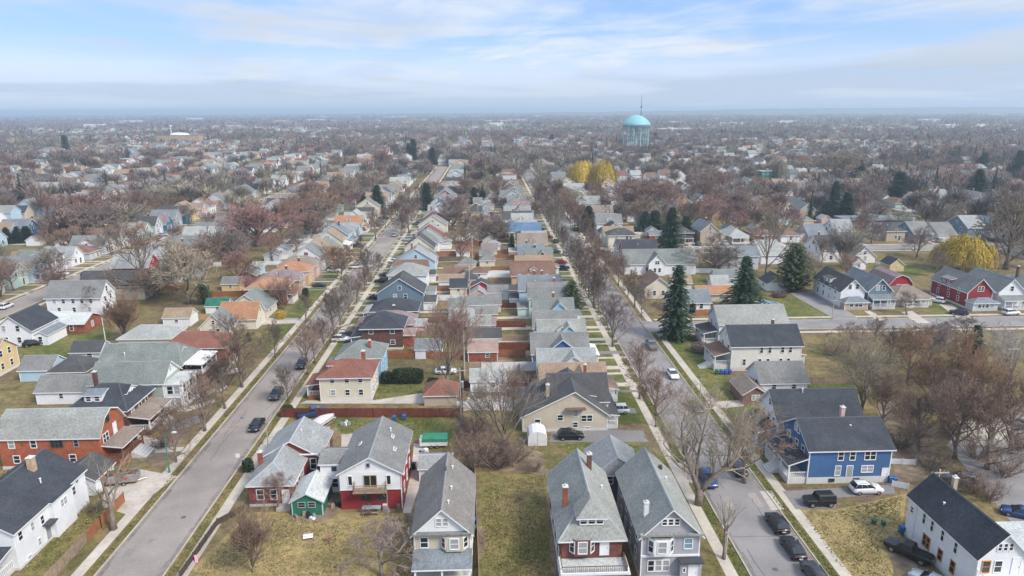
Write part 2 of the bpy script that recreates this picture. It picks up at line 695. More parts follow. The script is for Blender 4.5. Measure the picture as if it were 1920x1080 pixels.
        for k in range(4):
            k2 = (k + 1) % 4
            rb.face([bot[k], bot[k2], top[k2], top[k]], 1)
        rb.build('porch_roof', [roof(r), TRIM], p)
        pts = []
        for k in range(posts):
            t = k / max(1, posts - 1)
            if out in 'SN':
                pts.append((x0 + .12 + (x1 - x0 - .24) * t, y0 + .12 if out == 'S' else y1 - .12))
            else:
                pts.append((x0 + .12 if out == 'W' else x1 - .12, y0 + .12 + (y1 - y0 - .24) * t))
        for (x, y) in pts:
            b = MB()
            b.box(x - .1, x + .1, y - .1, y + .1, zf, hz(x, y) + .02)
            b.build('porch_post', [pm], p)
        if rail:
            b = MB()
            edges = {'S': [((x0, y0), (x1, y0)), ((x0, y0), (x0, y1)), ((x1, y0), (x1, y1))], 'N': [((x0, y1), (x1, y1))],
                     'W': [((x0, y0), (x0, y1)), ((x0, y0), (x1, y0)), ((x0, y1), (x1, y1))], 'E': [((x1, y0), (x1, y1)), ((x0, y0), (x1, y0))]}[out]
            for (p0, p1) in edges:
                n = max(2, int(math.dist(p0, p1) / .3))
                ins = .08
                q0 = (min(max(p0[0], x0 + ins), x1 - ins), min(max(p0[1], y0 + ins), y1 - ins))
                q1 = (min(max(p1[0], x0 + ins), x1 - ins), min(max(p1[1], y0 + ins), y1 - ins))
                for k in range(n + 1):
                    x, y = q0[0] + (q1[0] - q0[0]) * k / n, q0[1] + (q1[1] - q0[1]) * k / n
                    b.box(x - .03, x + .03, y - .03, y + .03, zf, zf + .85)
                b.box(min(q0[0], q1[0]) - .04, max(q0[0], q1[0]) + .04, min(q0[1], q1[1]) - .04, max(q0[1], q1[1]) + .04, zf + .85, zf + .93)
            b.build('railing', [pm], p)
        if steps:
            sx0, sx1, sy0, sy1, sd = steps
            sx0 -= s.x
            sx1 -= s.x
            sy0 -= s.y
            sy1 -= s.y
            b = MB()
            n = max(2, int(zf / .19))
            for k in range(n):
                t0, t1 = k / n, (k + 1) / n
                zt = zf * (1 - t0) - .02
                if sd == 'W':
                    b.box(sx1 - (sx1 - sx0) * t1, sx1 - (sx1 - sx0) * t0, sy0, sy1, 0, zt)
                elif sd == 'E':
                    b.box(sx0 + (sx1 - sx0) * t0, sx0 + (sx1 - sx0) * t1, sy0, sy1, 0, zt)
                else:
                    b.box(sx0, sx1, sy1 - (sy1 - sy0) * t1, sy1 - (sy1 - sy0) * t0, 0, zt)
            b.build('steps', [CONC_W], p)
        return p


HOUSES = []      # (x, y, short name) of every house, for naming what stands beside it


def note(x, y, short):
    HOUSES.append((x, y, short))
# ------------------------------------------------------------------ plants
def perp(d, rnd):
    a = d.cross(Vector((rnd.uniform(-1, 1), rnd.uniform(-1, 1), rnd.uniform(-1, 1))))
    return a.normalized() if a.length > 1e-4 else Vector((1, 0, 0))


def make_bare(seed, h=11.0, fork=.22, limbs=6, levels=5, ang=(25, 50), upb=.22, r0=.28, twig_r=.026, kids=(0, 5, 5, 5, 4, 0), ratio=(.45, .68), wig=.16, lean=0, leader=True, limb_len=.62, vase=False, arms=None):
    """A leafless tree: tapered trunk and limbs in one mesh, branches and twigs in the other."""
    rnd = random.Random(seed)
    T, Cn = MB(), MB()

    def branch(p, d, L, r, lev):
        nseg = 5 if lev == 0 else (4 if lev == 1 else (3 if lev == 2 else (2 if lev == 3 else 1)))
        pts, dirs = [p.copy()], [d.copy()]
        for k in range(nseg):
            d = (d + perp(d, rnd) * rnd.uniform(0, wig) + Vector((0, 0, upb * (.5 if lev < 2 else .35)))).normalized()
            p = p + d * (L / nseg)
            pts.append(p.copy())
            dirs.append(d.copy())
        last = lev >= levels
        rend = r * (.35 if lev else .45)
        if lev >= 4 or (last and lev >= 3):
            for k in range(nseg):
                Cn.cone3(pts[k], pts[k + 1], max(r, twig_r))
        else:
            rs = [max(twig_r, r + (rend - r) * k / nseg) for k in range(nseg + 1)]
            if lev == 0:
                rs[0] *= 1.35
            (T if lev <= 1 else Cn).tube(pts, rs, 7 if lev == 0 else (5 if lev == 1 else 3), cap=lev < 2)
        if last:
            return
        n = limbs if lev == 0 else kids[lev]
        for j in range(n):
            if lev == 0:
                t = fork + (1 - fork) * (j + rnd.random() * .7) / n
            else:
                t = .25 + .75 * (j + rnd.random()) / n
            t = min(t, .999)
            i = min(int(t * nseg), nseg - 1)
            f = t * nseg - i
            q = pts[i].lerp(pts[i + 1], f)
            dd = dirs[i + 1]
            a = rad(rnd.uniform(*ang))
            if lev == 0:
                az = 2.4 * j + rnd.uniform(-.5, .5)
                side = Vector((math.cos(az), math.sin(az), 0))
                a = rad(rnd.uniform(*ang)) * (1.25 - .5 * (t - fork) / (1 - fork)) if not vase else rad(rnd.uniform(*ang))
                nd = (Vector((0, 0, 1)) * math.cos(a) + side * math.sin(a)).normalized()
                ll = h * limb_len * rnd.uniform(.75, 1.05) * (1.12 - .55 * (t - fork) / (1 - fork))
                rr = r0 * (1 - .55 * t) * .62
            else:
                side = perp(dd, rnd)
                nd = (dd * math.cos(a) + side * math.sin(a)).normalized()
                ll = L * rnd.uniform(*ratio) * (1.15 - .45 * t)
                rr = max(twig_r, r * .55 * (1 - .4 * t))
            branch(q, nd, ll, rr, lev + 1)
    d0 = Vector((lean, 0, 1)).normalized()
    for pts_, ra, rb_ in (arms or []):      # great limbs laid out as the photograph shows them
        P_ = [Vector(p) for p in pts_]
        fine = []
        for a_, b_ in zip(P_[:-1], P_[1:]):
            fine += [a_.lerp(b_, .0), a_.lerp(b_, .5)]
        fine.append(P_[-1])
        for _ in range(2):
            fine = [fine[0]] + [(fine[i - 1] + fine[i] * 2 + fine[i + 1]) / 4 for i in range(1, len(fine) - 1)] + [fine[-1]]
        nf = len(fine)
        T.tube(fine, [ra + (rb_ - ra) * i / (nf - 1) for i in range(nf)], 8)
        for i in range(2 if ra < .5 else nf, nf):
            for j in range(3 if i < nf - 1 else 5):
                dd = (fine[i] - fine[i - 1]).normalized()
                nd = (dd * .55 + perp(dd, rnd) * .75 + Vector((0, 0, .25))).normalized()
                branch(fine[i].copy(), nd, rnd.uniform(2.6, 4.6), (ra + (rb_ - ra) * i / (nf - 1)) * .5, 2)
    if not arms:
        branch(Vector((0, 0, -.1)), d0, h * (.75 if leader else max(.3, fork * 1.35)), r0, 0)
    zmax = max(v[2] for v in Cn.v)
    f = h / zmax if not arms else 1
    for mb in (T, Cn):
        mb.v = [(x * f, y * f, z * f if z > 0 else z) for x, y, z in mb.v]
    return T.mesh('trunk', [BARK], True), Cn.mesh('crown', [TWIG])


def make_conifer(seed, h=16.0, w=6.5, whorl=.55, taper=1.0, mat_=None, droop=.25, bare=.06, dens=1.0):
    rnd = random.Random(seed)
    T, Cn = MB(), MB()
    T.tube([(0, 0, -.1), (0, 0, h * .5), (0, 0, h * .97)], [h * .018 + .08, h * .01 + .04, .02], 7)
    z = h * bare
    while z < h * .985:
        f = (z / h - bare) / (1 - bare)
        R = w / 2 * ((1 - f) ** taper) * rnd.uniform(.78, 1.2) * (min(1, .7 + f * 4)) + .15
        n = max(5, int(11 * (R / (w / 2)) ** .4 * dens))
        az0 = rnd.random() * 6.28
        for k in range(n):
            az = az0 + 6.283 * k / n + rnd.uniform(-.25, .25)
            Rk = R * rnd.uniform(.68, 1.12)
            ns = max(2, int(Rk / .42))
            for j in range(ns + 1):
                t = (j + .6) / (ns + 1)
                rr = Rk * t
                zz = z - droop * rr * (.4 + t) + rnd.uniform(-.12, .12)
                c = Vector((rr * math.cos(az), rr * math.sin(az), zz))
                for side in (-1, 1, 0):
                    a2 = az + side * rnd.uniform(.5, 1.1)
                    ln = rnd.uniform(.45, .85) * (1.15 - .4 * t)
                    tip = c + Vector((math.cos(a2) * ln, math.sin(a2) * ln, -ln * rnd.uniform(.15, .75)))
                    wv = Vector((-math.sin(a2), math.cos(a2), rnd.uniform(-.6, .6))) * rnd.uniform(.12, .24)
                    Cn.face([c - wv, c + wv, tip], 0)
        z += whorl * rnd.uniform(.7, 1.2) * (1 - .4 * f)
    return T.mesh('trunk', [BARK]), Cn.mesh('crown', [mat_ or CONE_G])


def make_willow(seed, h=11.0, R=7.5):
    rnd = random.Random(seed)
    T, Cn = MB(), MB()
    T.tube([(0, 0, -.1), (.1, 0, 1.6), (0, .1, 2.6)], [.6, .5, .4], 8)
    for k in range(11):
        az = k * 2.4
        r = R * rnd.uniform(.35, .72)
        T.tube([(0, 0, 2.4), (r * .4 * math.cos(az), r * .4 * math.sin(az), h * .55), (r * math.cos(az), r * math.sin(az), h * rnd.uniform(.72, .86))], [.28, .17, .06], 5)
    for k in range(3600):
        az = rnd.random() * 6.283
        u = rnd.random() ** .5
        lob = 1 + .13 * math.sin(3 * az + seed) + .10 * math.sin(7 * az + 2 * seed) + .07 * math.sin(13 * az)
        r = R * u * lob * .95
        zt = h * (.30 + .68 * max(0, 1 - (u * .98) ** 2.6) ** .6) * rnd.uniform(.70, 1.06) * (1 + .06 * math.sin(5 * az + 9 * u))
        p = Vector((r * math.cos(az), r * math.sin(az), zt))
        ln = rnd.uniform(.8, 3.0) * (0.5 + .6 * u)
        q = p + Vector((math.cos(az) * .35 + rnd.uniform(-.4, .4), math.sin(az) * .35 + rnd.uniform(-.4, .4), -min(ln, zt - .4)))
        m = p.lerp(q, .5) + Vector((math.cos(az) * .2, math.sin(az) * .2, .2))
        s = Vector((-math.sin(az + rnd.uniform(-1, 1)), math.cos(az), 0)) * rnd.uniform(.04, .10)
        Cn.face([p - s, p + s, m + s, m - s], 0)
        Cn.face([m - s, m + s, q], 0)
        if k % 3 == 0:
            Cn.cone3(p, p + Vector((rnd.uniform(-.8, .8), rnd.uniform(-.8, .8), rnd.uniform(.2, .9))), .04)
    return T.mesh('trunk', [BARK_P]), Cn.mesh('crown', [TWIG])


def leaf_mass(seed, sx, sy, sz, n, size=.16, boxy=0.0, mat_=None, name='foliage', z0=.05):
    """A clipped or loose bush: leaf-sized faces through the outer part of its volume."""
    rnd = random.Random(seed)
    mb = MB()
    for k in range(n):
        while True:
            x, y, z = rnd.uniform(-1, 1), rnd.uniform(-1, 1), rnd.uniform(-1, 1)
            e = 2 + boxy * 6
            d = abs(x) ** e + abs(y) ** e + abs(z) ** e
            if d < 1 and rnd.random() < .25 + d:
                break
        p = Vector((x * sx / 2, y * sy / 2, z0 + (z + 1) * sz / 2))
        p += Vector((math.sin(y * 5 + seed), math.sin(x * 6), math.sin(x * 4 + y * 3))) * size * .5
        a = Vector((rnd.uniform(-1, 1), rnd.uniform(-1, 1), rnd.uniform(-1, 1))).normalized()
        b = perp(a, rnd)
        a *= size * rnd.uniform(.7, 1.3)
        b *= size * rnd.uniform(.35, .6)
        if p.z - size * 1.5 < 0:
            p.z = size * 1.5
        mb.face([p - a, p - b, p + a, p + b], 0)
    return mb.mesh(name, [mat_ or HEDGE])


def make_thicket(seed, h=3.0, R=2.2, n=26):
    rnd = random.Random(seed)
    T, Cn = MB(), MB()
    for k in range(n):
        az, r = rnd.random() * 6.283, R * .35 * rnd.random()
        p = Vector((r * math.cos(az), r * math.sin(az), -.05))
        hh = h * rnd.uniform(.6, 1)
        q = p + Vector((math.cos(az) * R * rnd.uniform(.1, .7), math.sin(az) * R * rnd.uniform(.1, .7), hh * .6))
        t = q + Vector((math.cos(az) * R * .3 * rnd.random(), math.sin(az) * R * .3 * rnd.random(), hh * .4))
        T.tube([p, q, t], [.05, .03, .015], 3, cap=False)
        for j in range(16):
            s = p.lerp(q, rnd.uniform(.3, 1)) if j < 8 else q.lerp(t, rnd.random())
            d = Vector((rnd.uniform(-1, 1), rnd.uniform(-1, 1), rnd.uniform(.1, 1.2))).normalized()
            e = s + d * rnd.uniform(.4, 1.0)
            Cn.cone3(s, e, .018)
            for i in range(2):
                u = s.lerp(e, rnd.uniform(.3, .9))
                Cn.cone3(u, u + Vector((rnd.uniform(-1, 1), rnd.uniform(-1, 1), rnd.uniform(0, 1))).normalized() * rnd.uniform(.2, .5), .013)
    return T.mesh('stems', [BARK]), Cn.mesh('twigs', [TWIG])


TINT = {
    'grey-brown': (0.188, 0.152, 0.124), 'dark brown': (0.120, 0.092, 0.076), 'russet': (.215, .142, .115), 'reddish': (.245, .14, .122),
    'tan': (0.272, 0.228, 0.168), 'pale grey': (0.320, 0.288, 0.248), 'brown': (0.216, 0.152, 0.112), 'orange-brown': (0.248, 0.156, 0.100), 'golden yellow': (.47, .335, .055), 'olive': (0.176, 0.160, 0.088), 'mauve': (.225, .172, .155),
}
BARE = [
    make_bare(1, 11, .24, 8, 5),
    make_bare(2, 12, .2, 9, 5, ang=(22, 45)),
    make_bare(3, 10, .28, 8, 5, ang=(30, 58), wig=.2),
    make_bare(4, 13, .22, 10, 5, ang=(25, 48), upb=.26),
    make_bare(5, 9, .3, 7, 5, ang=(32, 60), upb=.16),
]
FAR = [make_bare(20 + k, 11, .22, 8, 4, kids=(0, 6, 6, 5, 0, 0), twig_r=.05, ang=(25, 52)) for k in range(3)]
BROAD = [make_bare(31, 14, .2, 9, 5, ang=(35, 62), upb=.14, limb_len=.62, leader=False, r0=.45, kids=(0, 6, 5, 5, 4, 0)), make_bare(33, 14, .16, 7, 5, ang=(28, 55), upb=.2, limb_len=.75, leader=False, r0=.4, kids=(0, 6, 5, 5, 4, 0))]
BUSHY = [make_bare(61, 12, .10, 13, 5, ang=(18, 55), kids=(0, 6, 5, 5, 4, 0), twig_r=.020, limb_len=.55, wig=.2), make_bare(62, 12, .14, 12, 5, ang=(22, 58), kids=(0, 6, 5, 5, 4, 0), twig_r=.020, limb_len=.58, wig=.22, r0=.24),
         make_bare(63, 12, .08, 10, 5, ang=(15, 48), kids=(0, 6, 5, 5, 4, 0), twig_r=.020, leader=False, limb_len=.8, wig=.2, r0=.3)]
BROADF = [make_bare(64, 14, .16, 12, 4, ang=(30, 66), kids=(0, 7, 7, 7, 0, 0), twig_r=.045, upb=.16, limb_len=.6, leader=False, r0=.45), make_bare(65, 14, .14, 13, 4, ang=(25, 60), kids=(0, 7, 7, 6, 0, 0), twig_r=.045, upb=.18, limb_len=.55, r0=.4)]
OLDTREE = make_bare(66, 16, .2, 5, 5, kids=(0, 6, 5, 5, 4, 0), twig_r=.018, wig=.22, arms=[
    ([(0, 0, -.2), (0, 0, 2.6)], .62, .55), ([(0, 0, 2.0), (-1.0, 0, 4.4), (-2.2, .2, 7.2), (-2.9, .3, 9.6), (-3.0, .6, 12.4)], .42, .10), ([(0, 0, 2.0), (1.7, 0, 4.6), (4.0, -.2, 6.4), (5.8, 0, 8.8), (6.2, .3, 12)], .46, .10),
    ([(-.6, 0, 3.6), (-.4, 1.4, 7), (.4, 2.2, 10), (.9, 2.4, 13)], .26, .08), ([(3.6, -.2, 6.2), (3.2, -1.2, 9), (3.6, -1.4, 12.6)], .2, .07), ([(-1.6, .1, 5.8), (-4, -.6, 7.6), (-5.6, -.8, 9.8)], .2, .06)])
TREES = []


def tree(kind, x, y, h, label, meshes, h0, tint=None, wide=1.0, group=None, cat='tree', bark=None, rz=None):
    e = empty(kind, (x, y, 0), unique(label), cat, group, rz if rz is not None else (x * 7.3 + y * 3.1) % 6.283)
    s = h / h0
    e.scale = (s * wide, s * wide, s)
    names = ('stems', 'foliage') if cat in ('shrub', 'hedge') else ('trunk', 'crown')
    if meshes[0]:
        link(names[0], meshes[0], e)
    c = link(names[1], meshes[1], e)
    if tint:
        t = TINT[tint]
        k = 1 + .18 * math.sin(x * 12.9 + y * 4.1)
        c.color = (t[0] * k, t[1] * k, t[2] * k, 1)
    TREES.append((x, y, h))
    return e
# ------------------------------------------------------------------ vehicles (built along +Y, front at +Y)
PAINTS = {'black': (.008, .008, .01), 'dark grey': (.035, .037, .042), 'white': (.75, .76, .77), 'silver': (.40, .42, .44), 'blue': (.02, .05, .16), 'navy': (.012, .02, .05), 'red': (.25, .012, .012), 'grey': (.14, .15, .16), 'pale blue': (.12, .2, .32)}
CARKIND = {
    # length, width, belt height, roof height, cabin rear bottom/top, cabin front top/bottom (fractions from the rear), ride height
    'sedan': (4.7, 1.84, .96, 1.50, .08, .27, .53, .75, .25),
    'suv': (4.6, 1.9, 1.10, 1.76, .02, .13, .52, .73, .32),
    'jeep': (4.3, 1.9, 1.15, 1.85, .03, .05, .60, .66, .42),
    'pickup': (5.6, 1.98, 1.15, 1.85, .38, .41, .64, .75, .38),
    'wagon': (4.75, 1.85, 1.0, 1.62, .02, .14, .54, .75, .27),
}
CARPROTO = {}


def wheel_meshes(r, w):
    t = MB()
    n = 18
    rings = []
    for xx, rr in ((-w / 2, r * .62), (-w / 2, r * .92), (-w * .35, r), (w * .35, r), (w / 2, r * .92), (w / 2, r * .62)):
        rings.append([(xx, rr * math.cos(2 * math.pi * k / n), rr * math.sin(2 * math.pi * k / n)) for k in range(n)])
    t.loft(rings, cap=False)
    m = MB()
    m.tube([(-w * .42, 0, 0), (w * .42, 0, 0)], [r * .63, r * .63], 14)
    m.tube([(w * .42, 0, 0), (w * .5, 0, 0)], [r * .2, r * .17], 8)
    for k in range(5):
        a = 2 * math.pi * k / 5
        c, s_ = math.cos(a) * r * .36, math.sin(a) * r * .36
        m.box(w * .42, w * .47, c - .04, c + .04, s_ - .04, s_ + .04)
    return t.mesh('tyre', [RUBBER], True), m.mesh('rim', [RIM])


def car_proto(kind, colour):
    key = (kind, colour)
    if key in CARPROTO:
        return CARPROTO[key]
    Ln, Wd, belt, rf, rb_, rt_, ft_, fb_, ride = CARKIND[kind]
    pm = paint('paint_' + colour.replace(' ', '_'), PAINTS[colour])
    hw = Wd / 2
    y = lambda f: -Ln / 2 + Ln * f
    boxy = kind in ('jeep', 'pickup')
    b = MB()
    hood = belt - (.10 if not boxy else .03)
    tail = belt - (.02 if kind == 'sedan' else 0)
    st = [(0.0, ride + .22, tail - .22, .90), (.015, ride + .08, tail - .05, .95), (.10, ride, tail, 1.0), (.32, ride - .05, belt, 1.0), (.62, ride - .05, belt, 1.0), (.77, ride - .05, belt - .01, 1.0),
          (.90, ride, hood, .985), (.965, ride + .04, hood - (.08 if not boxy else .02), .94), (1.0, ride + .15, hood - (.28 if not boxy else .12), .86)]
    if kind == 'pickup':
        st = [(0.0, ride + .1, belt - .05, .97), (.01, ride + .05, belt, .99), (.10, ride, belt, 1.0)] + st[3:]
    rings = []
    for f, zb, zt, wf in st:
        w = hw * wf
        zm = (zb + zt) / 2
        rings.append([(-w * .90, y(f), zb), (-w * .99, y(f), zb + .10), (-w, y(f), zm), (-w * .97, y(f), zt - .06), (-w * .88, y(f), zt),
                      (w * .88, y(f), zt), (w * .97, y(f), zt - .06), (w, y(f), zm), (w * .99, y(f), zb + .10), (w * .90, y(f), zb)])
    b.loft(rings)
    # cabin
    cw, tw = hw * .93, hw * (.74 if not boxy else .84)
    B0, B1, T0, T1 = y(rb_), y(fb_), y(rt_), y(ft_)
    zb, zt = belt - .03, rf
    ring0 = [(-cw, B0, zb), (cw, B0, zb), (cw, B1, zb), (-cw, B1, zb)]
    ring1 = [(-tw, T0, zt - .07), (tw, T0, zt - .07), (tw, T1, zt - .07), (-tw, T1, zt - .07)]
    q = .88
    ring2 = [(-tw * q, T0 + .12, zt), (tw * q, T0 + .12, zt), (tw * q, T1 - .18, zt), (-tw * q, T1 - .18, zt)]
    b.loft([ring0, ring1, ring2])
    if kind == 'pickup':   # the bed: a thin dark panel laid flat on the body top
        b.box(-hw * .86, hw * .86, y(.02), y(.37), belt + .002, belt + .012, 1)
    root = empty('parked_car', (0, 0, 0), None, 'car')
    b.build('body', [pm, RUBBER], root, smooth=kind in ('sedan', 'suv', 'wagon'))
    g = MB()

    def quad(p, q_, r_, s_, ins=.05, out=.012):
        P = [Vector(v) for v in (p, q_, r_, s_)]
        c = sum(P, Vector()) / 4
        n = (P[1] - P[0]).cross(P[3] - P[0]).normalized()
        if n.dot(c - Vector((0, (B0 + B1) / 2, (zb + zt) / 2))) < 0:
            n = -n
        P2 = [c + (v - c) * (1 - ins) + n * out for v in P]
        P3 = [v - n * (out + .03) for v in P2]
        g.face(P2)
        for k in range(4):
            k2 = (k + 1) % 4
            g.face([P2[k], P2[k2], P3[k2], P3[k]])
    lo = .10
    def L3(a, b_, t): return tuple(x + (y_ - x) * t for x, y_ in zip(a, b_))
    quad(L3(ring0[0], ring1[0], lo), L3(ring0[1], ring1[1], lo), ring1[1], ring1[0])
    quad(L3(ring0[2], ring1[2], lo), L3(ring0[3], ring1[3], lo), ring1[3], ring1[2], .05)
    for a, d in ((1, 2), (3, 0)):
        n = 2 if kind == 'pickup' else 3 if kind in ('suv', 'wagon', 'jeep') else 2
        for k in range(n):
            t0, t1 = k / n, (k + 1) / n
            quad(L3(L3(ring0[a], ring0[d], t0), L3(ring1[a], ring1[d], t0), lo), L3(L3(ring0[a], ring0[d], t1), L3(ring1[a], ring1[d], t1), lo), L3(ring1[a], ring1[d], t1), L3(ring1[a], ring1[d], t0), .05)
    g.build('glass', [CARGLASS], root)
    r = .345 if not boxy else .40
    tm, rm = wheel_meshes(r, .22)
    for sx in (-1, 1):
        for f in (.19, .81):
            w = MB()
            w.tube([(-.02, 0, 0), (.02, 0, 0)], [r * .3, r * .3], 8)
            wo = w.build('wheel', [RIM], root, loc=(sx * (hw - .10), y(f), r))
            wo.rotation_euler = (0, 0, 0 if sx > 0 else math.pi)
            link('tyre', tm, wo)
            link('rim', rm, wo)
        m = MB()
        m.box(-.17, .17, -.05, .02, -.07, .07)
        m.build('headlight', [LAMP_W], root, loc=(sx * hw * .62, y(.985), hood - (.22 if not boxy else .2)))
        m = MB()
        m.box(-.13, .13, -.03, .05, -.09, .09)
        m.build('taillight', [LAMP_R], root, loc=(sx * hw * .70, y(.008), tail - .2))
        m = MB()
        m.box(-.1, .1, -.05, .05, 0, .13)
        m.build('mirror', [pm], root, loc=(sx * (hw + .04), y(fb_ - .06), belt))
    if kind in ('suv', 'wagon'):
        for sx in (-1, 1):
            m = MB()
            m.box(-.02, .02, T0 + .25, T1 - .2, zt + .001, zt + .05)
            m.build('roof_rail', [TRIM_D], root, loc=(sx * tw * .8, 0, 0))
    if kind == 'jeep':
        t2, r2_ = wheel_meshes(.39, .24)
        sp = link('spare_wheel', t2, root, (0, y(0) - .1, 1.05), rad(-90))
        link('rim', r2_, sp)
    pl = MB()
    pl.box(-.25, .25, -.02, .0, -.06, .06)
    pl.build('number_plate', [PLASTIC['white']], root, loc=(0, y(0) - .005, tail - .38))
    register(root)
    CARPROTO[key] = [root, False]
    return CARPROTO[key]


def car(kind, colour, x, y, heading, label, group=None, cat='car'):
    """heading: degrees clockwise from away-from-camera (0 = nose pointing up the street)."""
    pr = car_proto(kind, colour)
    if not pr[1]:
        pr[1] = True
        o = pr[0]
    else:
        o = copy_tree(pr[0])
    o.location = (x, y, .02)
    o.rotation_euler = (0, 0, rad(-heading))
    for k in ('label', 'group'):
        if k in o:
            del o[k]
    tag(o, unique(label), cat, group)
    return o
# ------------------------------------------------------------------ ground, streets, sky, air
def grass_mat(name, green, dry, dirt, gcut=(.42, .60), dcut=(.60, .72), bump=.08):
    m = bpy.data.materials.new(name)
    nt, b = nodes_of(m)
    L = nt.links
    geo = nt.nodes.new('ShaderNodeNewGeometry')

    def noise(s, d=4, r=.6, off=0):
        mp = nt.nodes.new('ShaderNodeVectorMath')
        mp.operation = 'ADD'
        mp.inputs[1].default_value = (off, off * 1.7, 0)
        L.new(geo.outputs['Position'], mp.inputs[0])
        n = nt.nodes.new('ShaderNodeTexNoise')
        n.inputs['Scale'].default_value = s
        n.inputs['Detail'].default_value = d
        n.inputs['Roughness'].default_value = r
        L.new(mp.outputs[0], n.inputs['Vector'])
        return n.outputs['Fac']

    def rng(s, a, c, lo=0, hi=1):
        r = nt.nodes.new('ShaderNodeMapRange')
        for k, v in zip(('From Min', 'From Max', 'To Min', 'To Max'), (a, c, lo, hi)):
            r.inputs[k].default_value = v
        L.new(s, r.inputs['Value'])
        return r.outputs['Result']

    def mix(f, a, c):
        x = nt.nodes.new('ShaderNodeMix')
        x.data_type = 'RGBA'
        L.new(f, x.inputs[0])
        for i, v in ((6, a), (7, c)):
            if isinstance(v, tuple):
                x.inputs[i].default_value = (*v, 1)
            else:
                L.new(v, x.inputs[i])
        return x.outputs[2]
    c = mix(rng(noise(.16, 6, .68), *gcut), green, dry)
    c = mix(rng(noise(.09, 5, .66, 31), *dcut), c, dirt)
    sc = nt.nodes.new('ShaderNodeVectorMath')
    sc.operation = 'SCALE'
    L.new(c, sc.inputs[0])
    mu = nt.nodes.new('ShaderNodeMath')
    mu.operation = 'MULTIPLY'
    L.new(rng(noise(.8, 6, .78, 7), .3, .7, .50, 1.45), mu.inputs[0])
    L.new(rng(noise(4.5, 3, .7, 17), .3, .7, .75, 1.25), mu.inputs[1])
    L.new(mu.outputs[0], sc.inputs['Scale'])
    L.new(sc.outputs[0], b.inputs['Base Color'])
    b.inputs['Roughness'].default_value = .95
    b.inputs['Specular IOR Level'].default_value = .1
    bp = nt.nodes.new('ShaderNodeBump')
    bp.inputs['Distance'].default_value = bump
    bp.inputs['Strength'].default_value = .7
    L.new(noise(3.5, 4, .7, 3), bp.inputs['Height'])
    L.new(bp.outputs[0], b.inputs['Normal'])
    return m


G_YARD = grass_mat('yard_grass', (.105, .100, .036), (.215, .165, .080), (.150, .108, .070), (.36, .58), (.48, .64))
G_LAWN = grass_mat('lawn_grass', (.094, .114, .030), (.200, .168, .070), (.15, .112, .065), (.43, .68), (.60, .76))
G_OLIVE = grass_mat('olive_grass', (.112, .112, .034), (.225, .175, .075), (.15, .108, .065), (.36, .60), (.55, .72))
G_DRY = grass_mat('dry_grass', (.150, .130, .042), (.285, .218, .098), (.17, .125, .07), (.30, .50), (.60, .76))
ROAD_M = mat('road_surface', (.285, .248, .220), .9, .10, 3, .12, .10, tone=(.235, .206, .184), tonescale=.12, tonecut=(.42, .62))
SEAL = mat('crack_sealant', (.06, .058, .056), .8, .1, 2, 0)
ROAD2 = mat('road_surface_grey', (.255, .240, .232), .9, .08, 3, .12, .12, tone=(.21, .199, .193), tonescale=.15, tonecut=(.42, .62))
WALK = mat('sidewalk_concrete', (.47, .42, .35), .9, .1, 1.2, .14, .25, tone=(.38, .34, .28), tonescale=.5)


def sheet(name, pts, m, z):
    mb = MB()
    mb.face([(x, y, z) for x, y in pts])
    return structure(mb.build(name, [m]))


PZ = [0]


def psheet(name, px, m, z):
    PZ[0] += 1
    z += .0004 * PZ[0]
    return sheet(name, [ground(a, b) for a, b in px], m, z)


def strip(name, x0, x1, y0, y1, m, z, cell=30):
    mb = MB()
    n = max(1, int((y1 - y0) / cell))
    for k in range(n):
        a, b = y0 + (y1 - y0) * k / n, y0 + (y1 - y0) * (k + 1) / n
        mb.face([(x0, a, z), (x1, a, z), (x1, b, z), (x0, b, z)])
    return structure(mb.build(name, [m]))


def hstrip(name, x0, x1, y0, y1, m, z, cell=30):
    mb = MB()
    n = max(1, int((x1 - x0) / cell))
    for k in range(n):
        a, b = x0 + (x1 - x0) * k / n, x0 + (x1 - x0) * (k + 1) / n
        mb.face([(a, y0, z), (b, y0, z), (b, y1, z), (a, y1, z)])
    return structure(mb.build(name, [m]))


# one ground sheet to the horizon, in cells that grow with distance
gx = [-15000, -8000, -4000, -2000, -1000, -600] + list(range(-400, 401, 40)) + [600, 1000, 2000, 4000, 8000, 15000]
gy = [-400, -100] + list(range(0, 801, 40)) + [1000, 1500, 2200, 3000, 4500, 7000, 11000, 15500]
gm = MB()
gm.v = [(x, y, 0) for y in gy for x in gx]
nx = len(gx)
gm.f = [(j * nx + i, j * nx + i + 1, (j + 1) * nx + i + 1, (j + 1) * nx + i) for j in range(len(gy) - 1) for i in range(nx - 1)]
structure(gm.build('ground', [G_YARD]))

